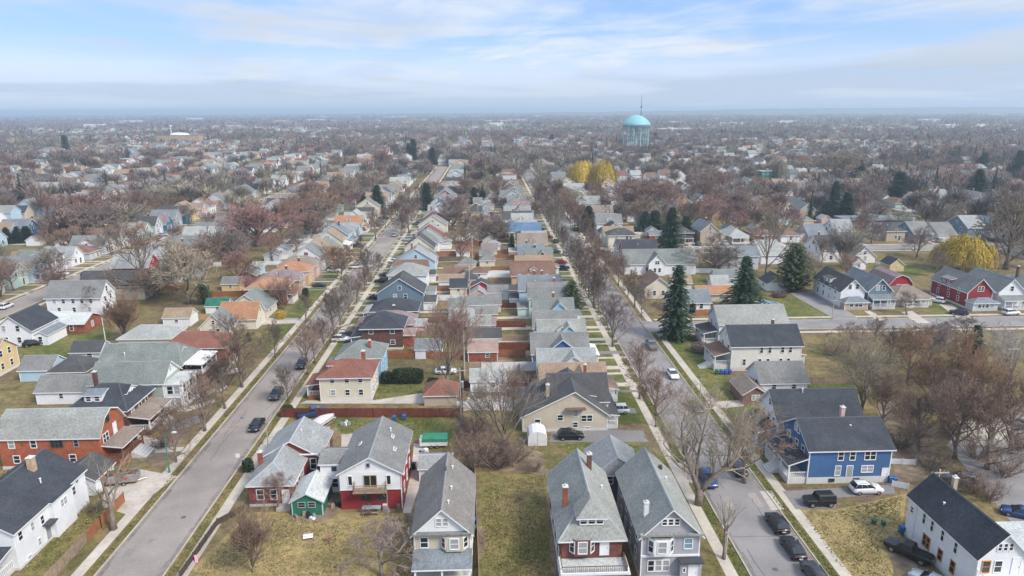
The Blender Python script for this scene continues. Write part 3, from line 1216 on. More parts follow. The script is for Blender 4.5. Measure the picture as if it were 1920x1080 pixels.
XL, XR = -44.5, 36.0
NS = [(-44.5, 4.15, 'left street'), (36.0, 4.6, 'right street'), (-139.0, 4.2, 'second-left street'), (-232.0, 4.2, 'third-left street'), (-325.0, 4.2, 'fourth-left street'), (-418, 4.2, 'fifth-left street')]
EW = [(168.5, 3.9, 'cross street'), (268.0, 3.9, 'second cross-street'), (366.0, 3.9, 'third cross-street'), (464.0, 3.9, 'fourth cross-street'), (562., 3.9, 'fifth cross-street')]
YEND = 700
for k, (c, hw, nm) in enumerate(NS):
    y0 = 20 if k < 2 else 30
    strip('street', c - hw, c + hw, y0, YEND, ROAD_M if k != 1 else ROAD2, .012)
    for sgn in (-1, 1):
        e = c + sgn * hw
        mb = MB()
        n = 20
        for j in range(n):
            a, b = y0 + (YEND - y0) * j / n, y0 + (YEND - y0) * (j + 1) / n
            mb.box(min(e, e + sgn * .15), max(e, e + sgn * .15), a, b, -.02, .12)
        structure(mb.build('kerb', [CONC]))
        w0 = e + sgn * 1.55
        strip('sidewalk', min(w0, w0 + sgn * 1.5), max(w0, w0 + sgn * 1.5), y0, YEND, WALK, .02)
for c, hw, nm in EW:
    x0, x1 = 44.4, 560
    hstrip('cross_street', x0, x1, c - hw, c + hw, ROAD2, .028)
    for sgn in (-1, 1):
        e = c + sgn * hw
        mb = MB()
        n = 20
        for j in range(n):
            a, b = x0 + (x1 - x0) * j / n, x0 + (x1 - x0) * (j + 1) / n
            mb.box(a, b, min(e, e + sgn * .15), max(e, e + sgn * .15), -.02, .12)
        structure(mb.build('kerb', [CONC]))
        w0 = e + sgn * 1.6
        hstrip('sidewalk', x0, x1, min(w0, w0 + sgn * 1.4), max(w0, w0 + sgn * 1.4), WALK, .024)
sheet('cross_street_mouth', [(40.3, 163.5), (44.45, 164.6), (44.45, 172.4), (40.3, 173.5)], ROAD2, .127)

# crack sealant and patches on the two near streets
rs = random.Random(5)
mb = MB()
for c, hw, ya, yb in ((XR, 4.4, 60, 170), (XL, 4.0, 60, 150)):
    for k in range(16 if c == XR else 7):
        y = rs.uniform(ya, yb)
        x = c + rs.uniform(-hw, hw)
        trans = rs.random() < .45
        n = rs.randint(4, 9)
        p = (x, y) if not trans else (c - hw, y)
        for j in range(n):
            q = (p[0] + rs.uniform(-.25, .25), p[1] + rs.uniform(.8, 2.2)) if not trans else (p[0] + 2 * hw / n, p[1] + rs.uniform(-.35, .35))
            dx, dy = q[0] - p[0], q[1] - p[1]
            l = math.hypot(dx, dy)
            nx_, ny_ = -dy / l * .035, dx / l * .035
            if abs(q[0] - c) < hw + .1:
                mb.face([(p[0] - nx_, p[1] - ny_, .02), (p[0] + nx_, p[1] + ny_, .02), (q[0] + nx_, q[1] + ny_, .02), (q[0] - nx_, q[1] - ny_, .02)])
            p = q
structure(mb.build('road_cracks', [SEAL]))
PATCH = mat('road_patch', (.215, .195, .18), .9, .1, 3, .1)
PATCH_L = mat('road_patch_pale', (.30, .268, .24), .9, .1, 3, .1)
for k in range(12):
    c, hw = ((XR, 4.3), (XL, 3.9))[k % 2]
    y = rs.uniform(62, 230)
    x = c + rs.uniform(-hw + .8, hw - .8)
    w_, l_ = rs.uniform(.5, 1.6), rs.uniform(.8, 4.5)
    q = [(x - w_ / 2 + rs.uniform(-.15, .15), y), (x + w_ / 2, y + rs.uniform(-.2, .2)), (x + w_ / 2 + rs.uniform(-.2, .2), y + l_), (x - w_ / 2, y + l_ + rs.uniform(-.2, .2))]
    sheet('road_patch', q, PATCH if rs.random() < .55 else PATCH_L, .0155 + .0001 * k)
GUT = mat('gutter_grit', (.20, .175, .15), .95, .25, 1.2, .25, .2)
for c, hw in ((XL, 4.0), (XR, 4.45)):
    for sg in (-1, 1):
        mb = MB()
        y = 20
        while y < 330:
            y2 = y + rs.uniform(2, 5)
            wd = rs.uniform(.25, .75)
            a, b = c + sg * hw, c + sg * (hw - wd)
            mb.face([(min(a, b), y, .0145), (max(a, b), y, .0145), (max(a, c + sg * (hw - rs.uniform(.25, .7))) if sg > 0 else max(b, a), y2, .0145), (min(a, b), y2, .0145)])
            y = y2
        structure(mb.build('gutter_grit', [GUT]))
mb = MB()
for (x, y) in ((-43.2, 86), (-46, 118), (34.8, 71.5), (37.5, 102), (33.2, 140)):
    mb.face([(x + .35 * math.cos(t), y + .35 * math.sin(t), .021) for t in [k * math.pi / 8 for k in range(16)]])
structure(mb.build('road_manholes', [mat('manhole_iron', (.1, .095, .09), .7, .2, 8)]))

# lawns: verge and front-yard strips of the near streets
for (x0, x1, y0, y1, m, z) in (
        (-50.05, -48.8, 20, 330, G_OLIVE, .006), (-40.2, -38.75, 20, 330, G_OLIVE, .006), (29.8, 31.2, 20, 330, G_LAWN, .006), (40.8, 42.1, 20, 160, G_LAWN, .006),
        (-37.2, -33.6, 118, 420, G_LAWN, .005), (-57, -51.7, 150, 420, G_LAWN, .005), (22.5, 28.2, 112, 420, G_LAWN, .005), (43.7, 50, 94, 160, G_LAWN, .005)):
    strip('lawn', x0, x1, y0, y1, m, z)
for px, m in (
        ([(345, 1080), (470, 960), (760, 962), (775, 1100), (340, 1100)], G_DRY),
        ([(900, 880), (1022, 890), (1050, 1090), (890, 1090)], G_OLIVE),
        ([(1490, 955), (1570, 955), (1700, 925), (1690, 1000), (1670, 1090), (1590, 1090)], G_DRY),
        ([(700, 722), (795, 722), (795, 737), (692, 757)], G_LAWN),
        ([(620, 785), (850, 782), (850, 830), (775, 830), (770, 815), (640, 815)], G_LAWN),
        ([(1060, 832), (1215, 832), (1260, 870), (1280, 905), (1060, 850)], G_LAWN),
        ([(45, 640), (210, 615), (200, 668), (40, 672)], G_LAWN),
        ([(150, 940), (190, 935), (240, 960), (100, 1080), (30, 1090)], G_OLIVE),
        ([(1515, 742), (1640, 742), (1640, 705), (1512, 705)], G_LAWN),
        ([(1450, 555), (1520, 555), (1580, 600), (1440, 600)], G_LAWN),
        ([(1280, 520), (1420, 520), (1430, 545), (1260, 545)], G_LAWN),
        ([(1740, 570), (1790, 570), (1830, 597), (1750, 597)], G_LAWN),
        ([(1640, 530), (1740, 515), (1790, 500), (1640, 495)], G_LAWN),
        ([(1360, 760), (1440, 745), (1440, 720), (1330, 712)], G_LAWN)):
    psheet('lawn', px, m, .008)
for px in (
        [(868, 800), (1020, 850), (1020, 890), (880, 880)], [(770, 880), (800, 880), (775, 1000), (755, 960)], [(550, 900), (640, 900), (640, 960), (610, 980), (545, 975)],
        [(1660, 800), (1760, 800), (1760, 900), (1680, 905)], [(892, 1000), (903, 985), (914, 1000), (911, 1035), (899, 1050)], [(1022, 880), (1040, 880), (1055, 1090), (1035, 1090)], [(1640, 760), (1700, 745), (1750, 810), (1660, 810)],
        [(255, 860), (330, 800), (370, 790), (300, 880)], [(880, 610), (980, 690), (980, 745), (880, 745)]):
    psheet('bare_soil', px, DIRT, .010)
for px, m in (
        ([(200, 905), (262, 880), (333, 893), (238, 965), (190, 950)], CONC),
        ([(470, 862), (498, 820), (545, 812), (600, 800), (620, 800), (606, 822), (560, 835), (515, 850), (480, 870)], CONC),
        ([(776, 832), (806, 832), (790, 900), (770, 962), (755, 962), (772, 880)], CONC),
        ([(640, 815), (672, 812), (655, 850), (640, 850)], CONC),
        ([(560, 757), (860, 757), (860, 737), (792, 737), (690, 752), (575, 751)], CONC),
        ([(1036, 800), (1206, 808), (1216, 829), (1030, 829)], ASPH),
        ([(1143, 775), (1145, 765), (1190, 765), (1194, 775)], ASPH),
        ([(1467, 921), (1675, 909), (1678, 926), (1568, 934), (1568, 954), (1492, 955)], ASPH),
        ([(1424, 921), (1446, 920), (1470, 955), (1446, 957)], CONC),
        ([(1655, 1012), (1700, 1008), (1730, 1090), (1690, 1100)], DIRT),
        ([(1775, 835), (1830, 790), (1920, 775), (1990, 900), (1960, 990), (1900, 985), (1830, 900)], ROAD2),
        ([(1780, 830), (1800, 790), (1900, 790), (1890, 840)], CONC),
        ([(1480, 550), (1530, 545), (1600, 590), (1612, 601), (1570, 601)], ROAD2),
        ([(1690, 585), (1710, 583), (1745, 606), (1718, 606)], CONC),
        ([(1760, 570), (1785, 572), (1830, 600), (1800, 600)], CONC),
        ([(1620, 583), (1632, 583), (1662, 601), (1645, 601)], CONC),
        ([(1390, 750), (1320, 755), (1322, 768), (1395, 762)], CONC),
        ([(330, 668), (420, 598), (500, 596), (560, 596), (560, 606), (430, 612)], CONC),
        ([(200, 800), (232, 830), (300, 838), (300, 826)], CONC),
        ([(1260, 870), (1285, 866), (1305, 905), (1283, 908)], CONC),
        ([(306, 800), (372, 778), (376, 792), (316, 812)], ASPH),
        ([(330, 770), (402, 748), (404, 754), (334, 778)], CONC),
        ([(352, 745), (425, 722), (428, 728), (356, 752)], CONC),
        ([(290, 840), (345, 838), (345, 846), (290, 850)], CONC),
        ([(380, 705), (445, 690), (447, 697), (384, 713)], CONC),
        ([(1440, 850), (1372, 800), (1380, 797), (1450, 845)], CONC),
        ([(880, 737), (960, 745), (960, 770), (868, 770)], CONC)):
    psheet('driveway', px, m, .016)


# tufts of dead and living grass standing on the nearest lawns
def inside(x, y, poly):
    c = False
    for (ax, ay), (bx, by) in zip(poly, poly[1:] + poly[:1]):
        if (ay > y) != (by > y) and x < (bx - ax) * (y - ay) / (by - ay) + ax:
            c = not c
    return c


gr = random.Random(12)
mb = MB()
for px, n_, w3 in (
        ([(350, 1090), (470, 966), (545, 966), (620, 985), (765, 970), (770, 1095)], 9000, (5, 3, 2)), ([(905, 890), (1018, 895), (1040, 1090), (900, 1090)], 6000, (3, 5, 2)), ([(1500, 960), (1570, 958), (1690, 930), (1685, 1005), (1645, 1020), (1680, 1090), (1595, 1090)], 7000, (5, 4, 1)),
        ([(640, 812), (640, 790), (845, 788), (850, 805)], 1600, (2, 6, 1)), ([(1065, 835), (1210, 835), (1250, 868), (1262, 895), (1065, 850)], 2000, (3, 5, 2)), ([(150, 950), (188, 940), (215, 955), (110, 1060), (40, 1075)], 1800, (3, 5, 2)), ([(870, 800), (1000, 850), (1010, 885), (885, 878)], 3000, (4, 1, 5)),
        ([(700, 730), (790, 724), (790, 736), (695, 754)], 900, (2, 6, 1)), ([(1520, 742), (1600, 742), (1600, 724), (1515, 724)], 900, (2, 6, 1)), ([(0, 900), (0, 880), (60, 870), (70, 880)], 300, (3, 4, 2))):
    poly = [ground(a, b) for a, b in px]
    xs, ys = [p[0] for p in poly], [p[1] for p in poly]
    k = 0
    cl = [(gr.uniform(min(xs), max(xs)), gr.uniform(min(ys), max(ys)), gr.choices((0, 1, 2), w3)[0]) for _ in range(60)]
    while k < n_:
        cx_, cy_, mi_ = gr.choice(cl)
        x, y = gr.gauss(cx_, 1.5), gr.gauss(cy_, 1.5)
        k += 1
        if not inside(x, y, poly):
            continue
        h_ = gr.uniform(.05, .16)
        a = gr.uniform(0, 3.14)
        dx, dy = math.cos(a) * gr.uniform(.05, .13), math.sin(a) * gr.uniform(.05, .13)
        tx_, ty_ = x + gr.uniform(-.1, .1), y + gr.uniform(-.1, .1)
        mb.face([(x - dx, y - dy, .02), (x + dx, y + dy, .02), (tx_ + dx * .5, ty_ + dy * .5, h_), (tx_ - dx * .5, ty_ - dy * .5, h_ * .8)], mi_)
for (x0, x1) in ((-49.9, -49.0), (-40.0, -39.0), (30.0, 31.0), (41.0, 41.9)):
    for k in range(4200):
        x, y = gr.uniform(x0, x1), 58 + 110 * gr.random() ** 1.5
        h_ = gr.uniform(.05, .15)
        dx, dy = gr.uniform(-.12, .12), gr.uniform(-.12, .12)
        mb.face([(x - dx, y - dy, .02), (x + dx, y + dy, .02), (x + dx * .5 + .05, y + dy * .5, h_), (x - dx * .5 + .05, y - dy * .5, h_ * .8)], gr.choices((0, 1, 2), (4, 4, 2))[0])
tag(mb.build('grass', [mat('tuft_dry', (.33, .255, .125), .95, .3, 2, .2), mat('tuft_green', (.085, .105, .025), .95, .3, 2, .2), mat('tuft_brown', (.15, .105, .065), .95, .3, 2, .2)]), None, None, None, 'stuff')

# sky: daylight with thin wind-drawn cloud
SUN_EL, SUN_AZ = rad(44), rad(128)      # azimuth clockwise from straight up the street
w = bpy.data.worlds.new("World")
scene.world = w
w.use_nodes = True
nt = w.node_tree
L = nt.links
bg = nt.nodes['Background']
sky = nt.nodes.new('ShaderNodeTexSky')
sky.sky_type = 'NISHITA'
sky.sun_disc = False
sky.sun_elevation = SUN_EL
sky.sun_rotation = SUN_AZ
sky.air_density = 1.0
sky.dust_density = .6
sky.ozone_density = 2.0
SKY_S = .12
tc = nt.nodes.new('ShaderNodeTexCoord')
lift = nt.nodes.new('ShaderNodeVectorMath')     # the clear gaps show the deeper blue of higher air
lift.operation = 'ADD'
lift.inputs[1].default_value = (0, 0, .24)
L.new(tc.outputs['Generated'], lift.inputs[0])
nrm = nt.nodes.new('ShaderNodeVectorMath')
nrm.operation = 'NORMALIZE'
L.new(lift.outputs[0], nrm.inputs[0])
L.new(nrm.outputs[0], sky.inputs['Vector'])
sep = nt.nodes.new('ShaderNodeSeparateXYZ')
L.new(tc.outputs['Generated'], sep.inputs[0])


def mth(op, a, b=None, clamp=False):
    n = nt.nodes.new('ShaderNodeMath')
    n.operation = op
    n.use_clamp = clamp
    for i, v in enumerate((a, b)):
        if v is None:
            continue
        if isinstance(v, (int, float)):
            n.inputs[i].default_value = v
        else:
            L.new(v, n.inputs[i])
    return n.outputs[0]


zc = mth('ADD', mth('MAXIMUM', sep.outputs['Z'], 0.0), .055)
px_ = mth('DIVIDE', sep.outputs['X'], zc)
py_ = mth('DIVIDE', sep.outputs['Y'], zc)
cmb = nt.nodes.new('ShaderNodeCombineXYZ')
L.new(px_, cmb.inputs[0])
L.new(py_, cmb.inputs[1])


def cloud(scale, stretch, rot, off, detail, rough, dist):
    mp = nt.nodes.new('ShaderNodeMapping')
    mp.inputs['Location'].default_value = (off, off * .6, 0)
    mp.inputs['Rotation'].default_value = (0, 0, rot)
    mp.inputs['Scale'].default_value = (1, stretch, 1)
    L.new(cmb.outputs[0], mp.inputs[0])
    n = nt.nodes.new('ShaderNodeTexNoise')
    n.inputs['Scale'].default_value = scale
    n.inputs['Detail'].default_value = detail
    n.inputs['Roughness'].default_value = rough
    n.inputs['Distortion'].default_value = dist
    L.new(mp.outputs[0], n.inputs['Vector'])
    return n.outputs['Fac']


def mrange(v, a, b, lo, hi, smooth=True):
    r = nt.nodes.new('ShaderNodeMapRange')
    r.interpolation_type = 'SMOOTHSTEP' if smooth else 'LINEAR'
    for k, x in zip(('From Min', 'From Max', 'To Min', 'To Max'), (a, b, lo, hi)):
        r.inputs[k].default_value = x
    L.new(v, r.inputs['Value'])
    return r.outputs['Result']


c1 = cloud(.30, 1.0, .5, 3.1, 9, .58, .5)
c2 = cloud(.9, .45, .3, 11.0, 8, .62, .9)
cf = mth('ADD', mth('MULTIPLY', c1, .68), mth('MULTIPLY', c2, .32))
cover = mrange(cf, .40, .60, 0.0, 1.0)
low = mrange(sep.outputs['Z'], .02, .12, 1.0, 0.0)
cover = mth('MAXIMUM', cover, mth('MULTIPLY', low, .9))
skc = nt.nodes.new('ShaderNodeVectorMath')
skc.operation = 'SCALE'
skc.inputs['Scale'].default_value = 1.15
L.new(sky.outputs[0], skc.inputs[0])
# sunlit cloud, a little greyer and bluer where the layer is thick
thick = mrange(cloud(.22, .8, .9, 27.0, 6, .55, .4), .42, .62, 0, 1)
cc = nt.nodes.new('ShaderNodeMix')
cc.data_type = 'RGBA'
CLOUD_HI = (3.95, 4.12, 4.42, 1)
CLOUD_LO = (2.5, 2.84, 3.3, 1)
cc.inputs[6].default_value = CLOUD_HI
cc.inputs[7].default_value = CLOUD_LO
L.new(mth('ADD', mth('MULTIPLY', thick, .75), mth('MULTIPLY', mrange(sep.outputs['Z'], .0, .075, 1.0, 0.0), .8), True), cc.inputs[0])
# an overcast sky is brighter overhead than at the horizon
cz = nt.nodes.new('ShaderNodeVectorMath')
cz.operation = 'SCALE'
L.new(cc.outputs[2], cz.inputs[0])
L.new(mrange(sep.outputs['Z'], .16, .85, 1.0, 2.5), cz.inputs['Scale'])
mx = nt.nodes.new('ShaderNodeMix')
mx.data_type = 'RGBA'
L.new(mth('MULTIPLY', cover, .92), mx.inputs[0])
L.new(skc.outputs[0], mx.inputs[6])
L.new(cz.outputs[0], mx.inputs[7])
L.new(mx.outputs[2], bg.inputs['Color'])
bg.inputs['Strength'].default_value = SKY_S

sl = bpy.data.lights.new('sun', 'SUN')
sl.energy = 2.1
sl.angle = rad(15)
sl.color = (1.0, .93, .84)
so = bpy.data.objects.new('sun', sl)
COL.objects.link(so)
sd = Vector((math.sin(SUN_AZ) * math.cos(SUN_EL), math.cos(SUN_AZ) * math.cos(SUN_EL), math.sin(SUN_EL)))
so.rotation_euler = (-sd).to_track_quat('-Z', 'Y').to_euler()
so.location = sd * 300

hz = bpy.data.materials.new('haze')
hz.use_nodes = True
hn = hz.node_tree
for n in list(hn.nodes):
    if n.type == 'BSDF_PRINCIPLED':
        hn.nodes.remove(n)
pv = hn.nodes.new('ShaderNodeVolumePrincipled')
pv.inputs['Color'].default_value = (.72, .88, 1.0, 1)
pv.inputs['Density'].default_value = .00021
pv.inputs['Anisotropy'].default_value = .2
hn.links.new(pv.outputs[0], [n for n in hn.nodes if n.type == 'OUTPUT_MATERIAL'][0].inputs['Volume'])
mb = MB()
mb.box(-15500, 15500, -500, 16000, -1, 78)
tag(mb.build('haze', [hz]), None, None, None, 'stuff')

scene.view_settings.view_transform = 'Standard'
scene.view_settings.look = 'None'
scene.view_settings.gamma = 1
scene.view_settings.exposure = .93
scene.cycles.use_denoising = True
scene.cycles.max_bounces = 5
scene.cycles.diffuse_bounces = 2
scene.cycles.glossy_bounces = 2
scene.cycles.volume_bounces = 0
# ------------------------------------------------------------------ houses surveyed one by one
ROOF['sky grey'] = (.235, .250, .268)
ROOF['moss grey'] = (.225, .238, .235)
ROOF['ash grey'] = (.165, .158, .155)
ROOF['taupe'] = (.20, .165, .145)
BRICK['dusty brick'] = (.24, .14, .115)
BRICK['maroon brick'] = (.17, .062, .052)
WALL['off white'] = (.68, .66, .60)


def bay(H, face, c, z0, z1, w, out, wl='white', r='grey', base=None):
    """A three-sided bay with a window in each side."""
    x0, x1, y0, y1 = H.masses[0][:4]
    mb = MB()
    W = w / 2
    k = out * .9
    pts = [(-W, .0), (-W + k, -out), (W - k, -out), (W, .0)]
    for (a, b) in zip(pts[:-1], pts[1:]):
        mb.face([(*a, z0), (*b, z0), (*b, z1), (*a, z1)], 0)
    mb.face([(*p, z1) for p in pts], 1)
    mb.face([(*p, z0) for p in pts], 0)
    loc = (c - H.x, y0, 0) if face == 'S' else (x0, c - H.y, 0)
    b = mb.build('bay', [wall(wl), roof(r)], H.root, loc=loc)
    b.rotation_euler = (0, 0, ROT[face])
    zc, h = (z0 + z1) / 2 + .05, min(1.45, (z1 - z0) - .7)
    me, _ = window_mesh(min(.95, w - 2 * k - .3), h, TRIM, GLASS_L, 1, True, True)
    link('window', me, b, (0, -out, zc))
    me, _ = window_mesh(.62, h, TRIM, GLASS, 1, True, True)
    a = math.atan2(out, k)
    link('window', me, b, (-W + k / 2, -out / 2, zc), -a)
    link('window', me, b, (W - k / 2, -out / 2, zc), a)
    return b


def band(H, name, x0, x1, y0, y1, z0, z1, m):
    mb = MB()
    mb.box(x0 - H.x, x1 - H.x, y0 - H.y, y1 - H.y, z0, z1)
    return mb.build(name, [m], H.root)


def railing(H, pts, z, h=.95, m=None, name='railing'):
    mb = MB()
    for (a, b) in zip(pts[:-1], pts[1:]):
        n = max(2, int(math.dist(a, b) / .22))
        for k in range(n + 1):
            x, y = a[0] + (b[0] - a[0]) * k / n - H.x, a[1] + (b[1] - a[1]) * k / n - H.y
            mb.box(x - .022, x + .022, y - .022, y + .022, z, z + h)
        xa, xb = sorted((a[0] - H.x, b[0] - H.x))
        ya, yb = sorted((a[1] - H.y, b[1] - H.y))
        mb.box(xa - .04, xb + .04, ya - .04, yb + .04, z + h, z + h + .07)
    return mb.build(name, [m or TRIM], H.root)


# --- left of the left street
H = House('house', 'long white two-storey house with slate roof at the lower left corner of the photo', 'house', -63.8, 83)
H.mass(-69, -58.6, 75.3, 90.5, 5.4, 8.6, 'gable', 'y', 'white', 'slate', found=.35, over=.35)
for y, z, w_, h_ in ((76.4, 4.1, .7, 1.1), (78.7, 3.9, .6, 1.1), (80.6, 3.6, .6, 1.1), (84.2, 4.4, 1.5, 1.0), (87.6, 3.6, .7, 1.2), (88.6, 4.6, .6, .6), (84.6, 1.7, .8, 1.2), (79.4, 1.2, .5, .9), (86.6, .55, .9, .4), (77.2, .5, .6, .35)):
    H.win('E', y, z, w_, h_, n=2 if w_ > 1.2 else 1)
H.mass(-60, -57.9, 82.0, 86.3, 5.1, 5.25, 'flat', 'x', 'white', 'slate', over=.2)
H.win('E', 84.2, 4.0, 1.3, 1.0, n=2)
H.door('E', 81.3, .4, m=TRIM_G, mi=0)
band(H, 'awning', -58.6, -57.5, 80.4, 82.0, 2.75, 2.9, TRIM_D)
H.chimney(-62.6, 86.2, 7, 9.6, 'tan brick', .8)
H.vent(-60.7, 84.6, 6.8)
H.porch(-67, -59.2, 72.6, 75.3, .6, 2.7, 'S', .5, 'slate', 4)
H.row('S', (2, 4.4), 2, mi=0)
note(-63, 83, 'the long white house at the lower left')

H = House('garage', 'small white garage with dark roof behind the long white house at the lower left', 'garage', -61, 95)
H.mass(-64.2, -58.4, 92.3, 97.4, 2.7, 4.4, 'gable', 'y', 'white', 'charcoal', over=.3)
H.door('E', 94.9, .02, 2.6, 2.2, WOOD_B)

H = House('house', 'orange brick house with pale grey barn-shaped roof and wide front steps', 'house', -69.8, 104.4)
H.mass(-77.6, -62, 100.7, 108.2, 5.5, 8.7, 'gambrel', 'x', 'orange brick', 'moss grey', found=.5, corner=False)
for x in (-75.6, -72.2):
    H.win('S', x, 4.3, .8, 1.2)
H.win('S', -68.6, 4.3, 1.7, 1.1, n=3, fr=TRIM_D)
H.win('S', -65.6, 4.3, .6, 1.1, fr=TRIM_G)
H.win('S', -75.2, 1.7, .9, 1.2)
H.win('S', -66.5, 1.7, .9, 1.2)
H.win('E', 102.6, 4.3, 1.5, 1.4, n=2)
H.door('E', 105.4, 3.5, .9, 2.0)
H.win('E', 103.8, 7.0, .8, .9, fr=TRIM_D)
H.porch(-62, -58.9, 101.2, 107.8, 1.1, 3.1, 'E', .35, 'taupe', 3, rail=True, steps=(-58.9, -56.6, 103.5, 106.6, 'E'), solid=wall('brick'), post_m=TRIM_B)
for x, y in ((-66.2, 103.2), (-71.5, 102.4)):
    H.vent(x, y, 7.3, .25)
note(-70, 104, 'the orange brick house with the barn roof')

H = House('house', 'dark brick house with dark hipped roof and two white dormers', 'house', -68, 116)
H.mass(-73, -63.2, 111.4, 120.8, 5.4, 8.2, 'hip', 'x', 'dark brick', 'slate', inset=(3.6, 3.2), over=.6, found=.6, corner=False)
H.dormer('S', -69.2, 112.7, 6.0, 3.0, 1.3, 2.2, .45, 'shed', 'white', 'blue grey', 2)
H.dormer('E', 116.2, -64.4, 6.0, 3.4, .9, 1.6, .9, 'gable', 'white', 'slate', 2)
H.row('S', (4.2, 1.8), 3)
H.row('E', (4.3,), 3)
H.porch(-63.2, -59.6, 111.8, 120, 1.0, 3.0, 'E', .5, 'taupe', 3, solid=wall('dark brick'), steps=(-59.6, -57.6, 116, 118, 'E'))
H.chimney(-72, 119, 6, 9.2, 'dark brick')
note(-68, 116, 'the dark brick house with two white dormers')

H = House('house', 'sage house with green-grey roof and white glazed upper porch', 'house', -68, 125.6)
H.mass(-75, -61.6, 122.0, 129.2, 5.9, 8.7, 'gable', 'x', 'sage', 'green grey', gw='white', found=.6)
H.mass(-61.6, -58.4, 122.5, 128.8, 5.0, 5.2, 'flat', 'x', 'white', 'silver', over=.3)
H.row('S', (3.9, 1.6), 2, 1.0, 1.5, margin=.3, jit=0)
H.row('E', (3.9, 1.6), 4, 1.0, 1.5, margin=.3, jit=0)
H.win('E', 125.6, 7.2, .8, .9, mi=0)
H.row('S', (4.4, 1.8), 3, mi=0)
note(-68, 125.6, 'the sage house with the glazed porch')

H = House('house', 'dark brick house with green-grey roof and flat white porch roof', 'house', -70, 135.5)
H.mass(-78.4, -62.2, 131.2, 140.2, 5.9, 9.0, 'hip', 'x', 'dark brick', 'green grey', inset=(0, 2.2), found=.6, corner=False)
H.dormer('E', 135.7, -63.4, 6.6, 2.6, .8, 1.4, .6, 'gable', 'tan', 'green grey', 1)
H.porch(-62.2, -58.2, 131.8, 139.4, 3.4, 5.4, 'E', .15, 'white', 4, solid=wall('dark brick'))
H.row('E', (4.4, 1.8), 3, mi=0)
H.vent(-74, 133.2, 7.4, .4)
note(-70, 135.5, 'the dark brick house with the white porch roof')

H = House('house', 'brick house with low red-brown hipped roof beside the flat white porch roof', 'house', -64, 146)
H.mass(-71, -57.8, 142.6, 150, 5.6, 7.9, 'hip', 'x', 'brick', 'red brown', inset=(3, 3), found=.6, corner=False)
H.row('S', (4.3, 1.8), 3)
H.row('E', (4.3, 1.8), 2)
note(-64, 146, 'the brick house with the red-brown hipped roof')

H = House('garage', 'white garage with grey gable roof behind the orange brick house', 'garage', -83.5, 128.6)
H.mass(-88, -79, 125.9, 131.6, 2.8, 5.0, 'gable', 'x', 'white', 'grey', over=.3)
H.win('S', -83.2, 1.7, .7, .9)
H.door('E', 128.7, .02, 2.6, 2.2)
H = House('garage', 'brown garage with dark pyramid roof behind the sage house', 'garage', -88.4, 140.4)
H.mass(-92.3, -84.8, 137, 143.8, 2.7, 5.0, 'hip', 'x', 'tan', 'charcoal', over=.4)
H.door('S', -87, .02, 2.6, 2.2, wall('tan'))
H = House('garage', 'pale blue garage with grey roof by the left edge of the photo', 'garage', -95.7, 141)
H.mass(-99, -92.4, 138, 144, 2.7, 4.8, 'gable', 'x', 'pale blue', 'grey', over=.3)
H = House('garage', 'pale mint garage with charcoal roof and one dark window', 'garage', -91.7, 151.8)
H.mass(-95, -88.4, 149.4, 154.4, 2.5, 4.3, 'gable', 'x', 'mint', 'charcoal', over=.3)
H.win('S', -90.8, 1.5, 1.1, .9)
H = House('house', 'yellow house with four white-framed windows at the left edge', 'house', -109.4, 144)
H.mass(-114, -105.4, 140, 147.8, 5.0, 7.8, 'gable', 'x', 'yellow', 'tan', found=.5)
H.row('E', (4.6, 1.8), 2)
H.row('S', (4.4, 1.8), 2)
note(-109, 144, 'the yellow house at the left edge')
H = House('house', 'white house with slate roof and low side wing behind the yellow house', 'house', -114.5, 166)
H.mass(-119.5, -110.6, 160.8, 171, 4.3, 7.8, 'gable', 'y', 'white', 'slate', found=.4)
H.row('S', (4.6, 1.7), 2)
H.mass(-110.6, -107.4, 161.5, 169, 2.8, 3.6, 'gable', 'y', 'white', 'blue grey', over=.3)
H.row('S', (1.5,), 1, margin=.4)
note(-114, 166, 'the white house with the low side wing')
H = House('house', 'low brick house with white shallow roofs', 'house', -113, 174.5)
H.mass(-122.4, -113.0, 171.5, 181, 2.9, 4.3, 'hip', 'x', 'brick', 'silver', corner=False)
H.row('S', (1.6,), 2)
H.mass(-112.9, -103.6, 170.2, 178, 2.9, 4.5, 'gable', 'x', 'brick', 'silver', corner=False)
H.row('S', (1.6,), 2)
H.win('E', 174, 1.6)
note(-113, 174.5, 'the low brick house with white roofs')
H = House('house', 'big white two-storey house with grey roof behind the low brick house', 'house', -115.4, 190.6)
H.mass(-122.8, -108, 186.8, 194.4, 5.5, 9.2, 'gable', 'x', 'white', 'grey', found=.5)
H.row('S', (4.2,), 5, .8, 1.2)
H.row('S', (1.7,), 3, .8, 1.2)
H.win('E', 190.5, 6.8)
H.row('E', (4.2,), 2)
note(-115, 190.6, 'the big white house with the grey roof')
H = House('house', 'beige house with broad grey roof behind the big white house', 'house', -113.5, 207)
H.mass(-123, -104, 202.8, 211.2, 4.6, 8.2, 'gable', 'x', 'beige', 'charcoal')
H.row('E', (1.8, 5), 2)
note(-113, 207, 'the beige house with the broad grey roof')
H = House('garage', 'cream garage with pale shallow hipped roof beside the white fence', 'garage', -82, 161.6)
H.mass(-88.5, -76.2, 157.6, 166, 2.8, 4.8, 'hip', 'x', 'cream', 'pale grey', inset=(3.5, 3.5), over=.4)
H = House('garage', 'white garage with tan roof and cream end wall', 'garage', -82.6, 178)
H.mass(-86, -79, 175.1, 180.2, 2.6, 4.4, 'gable', 'x', 'white', 'tan', gw='cream', over=.25)
H.win('S', -82.5, 1.5, .8, .7)
H = House('shed', 'small white shed with bright green roof', 'shed', -76.4, 188.6)
H.mass(-79.5, -73.4, 186.7, 190.6, 2.4, 4.0, 'gable', 'x', 'white', 'green', over=.25)
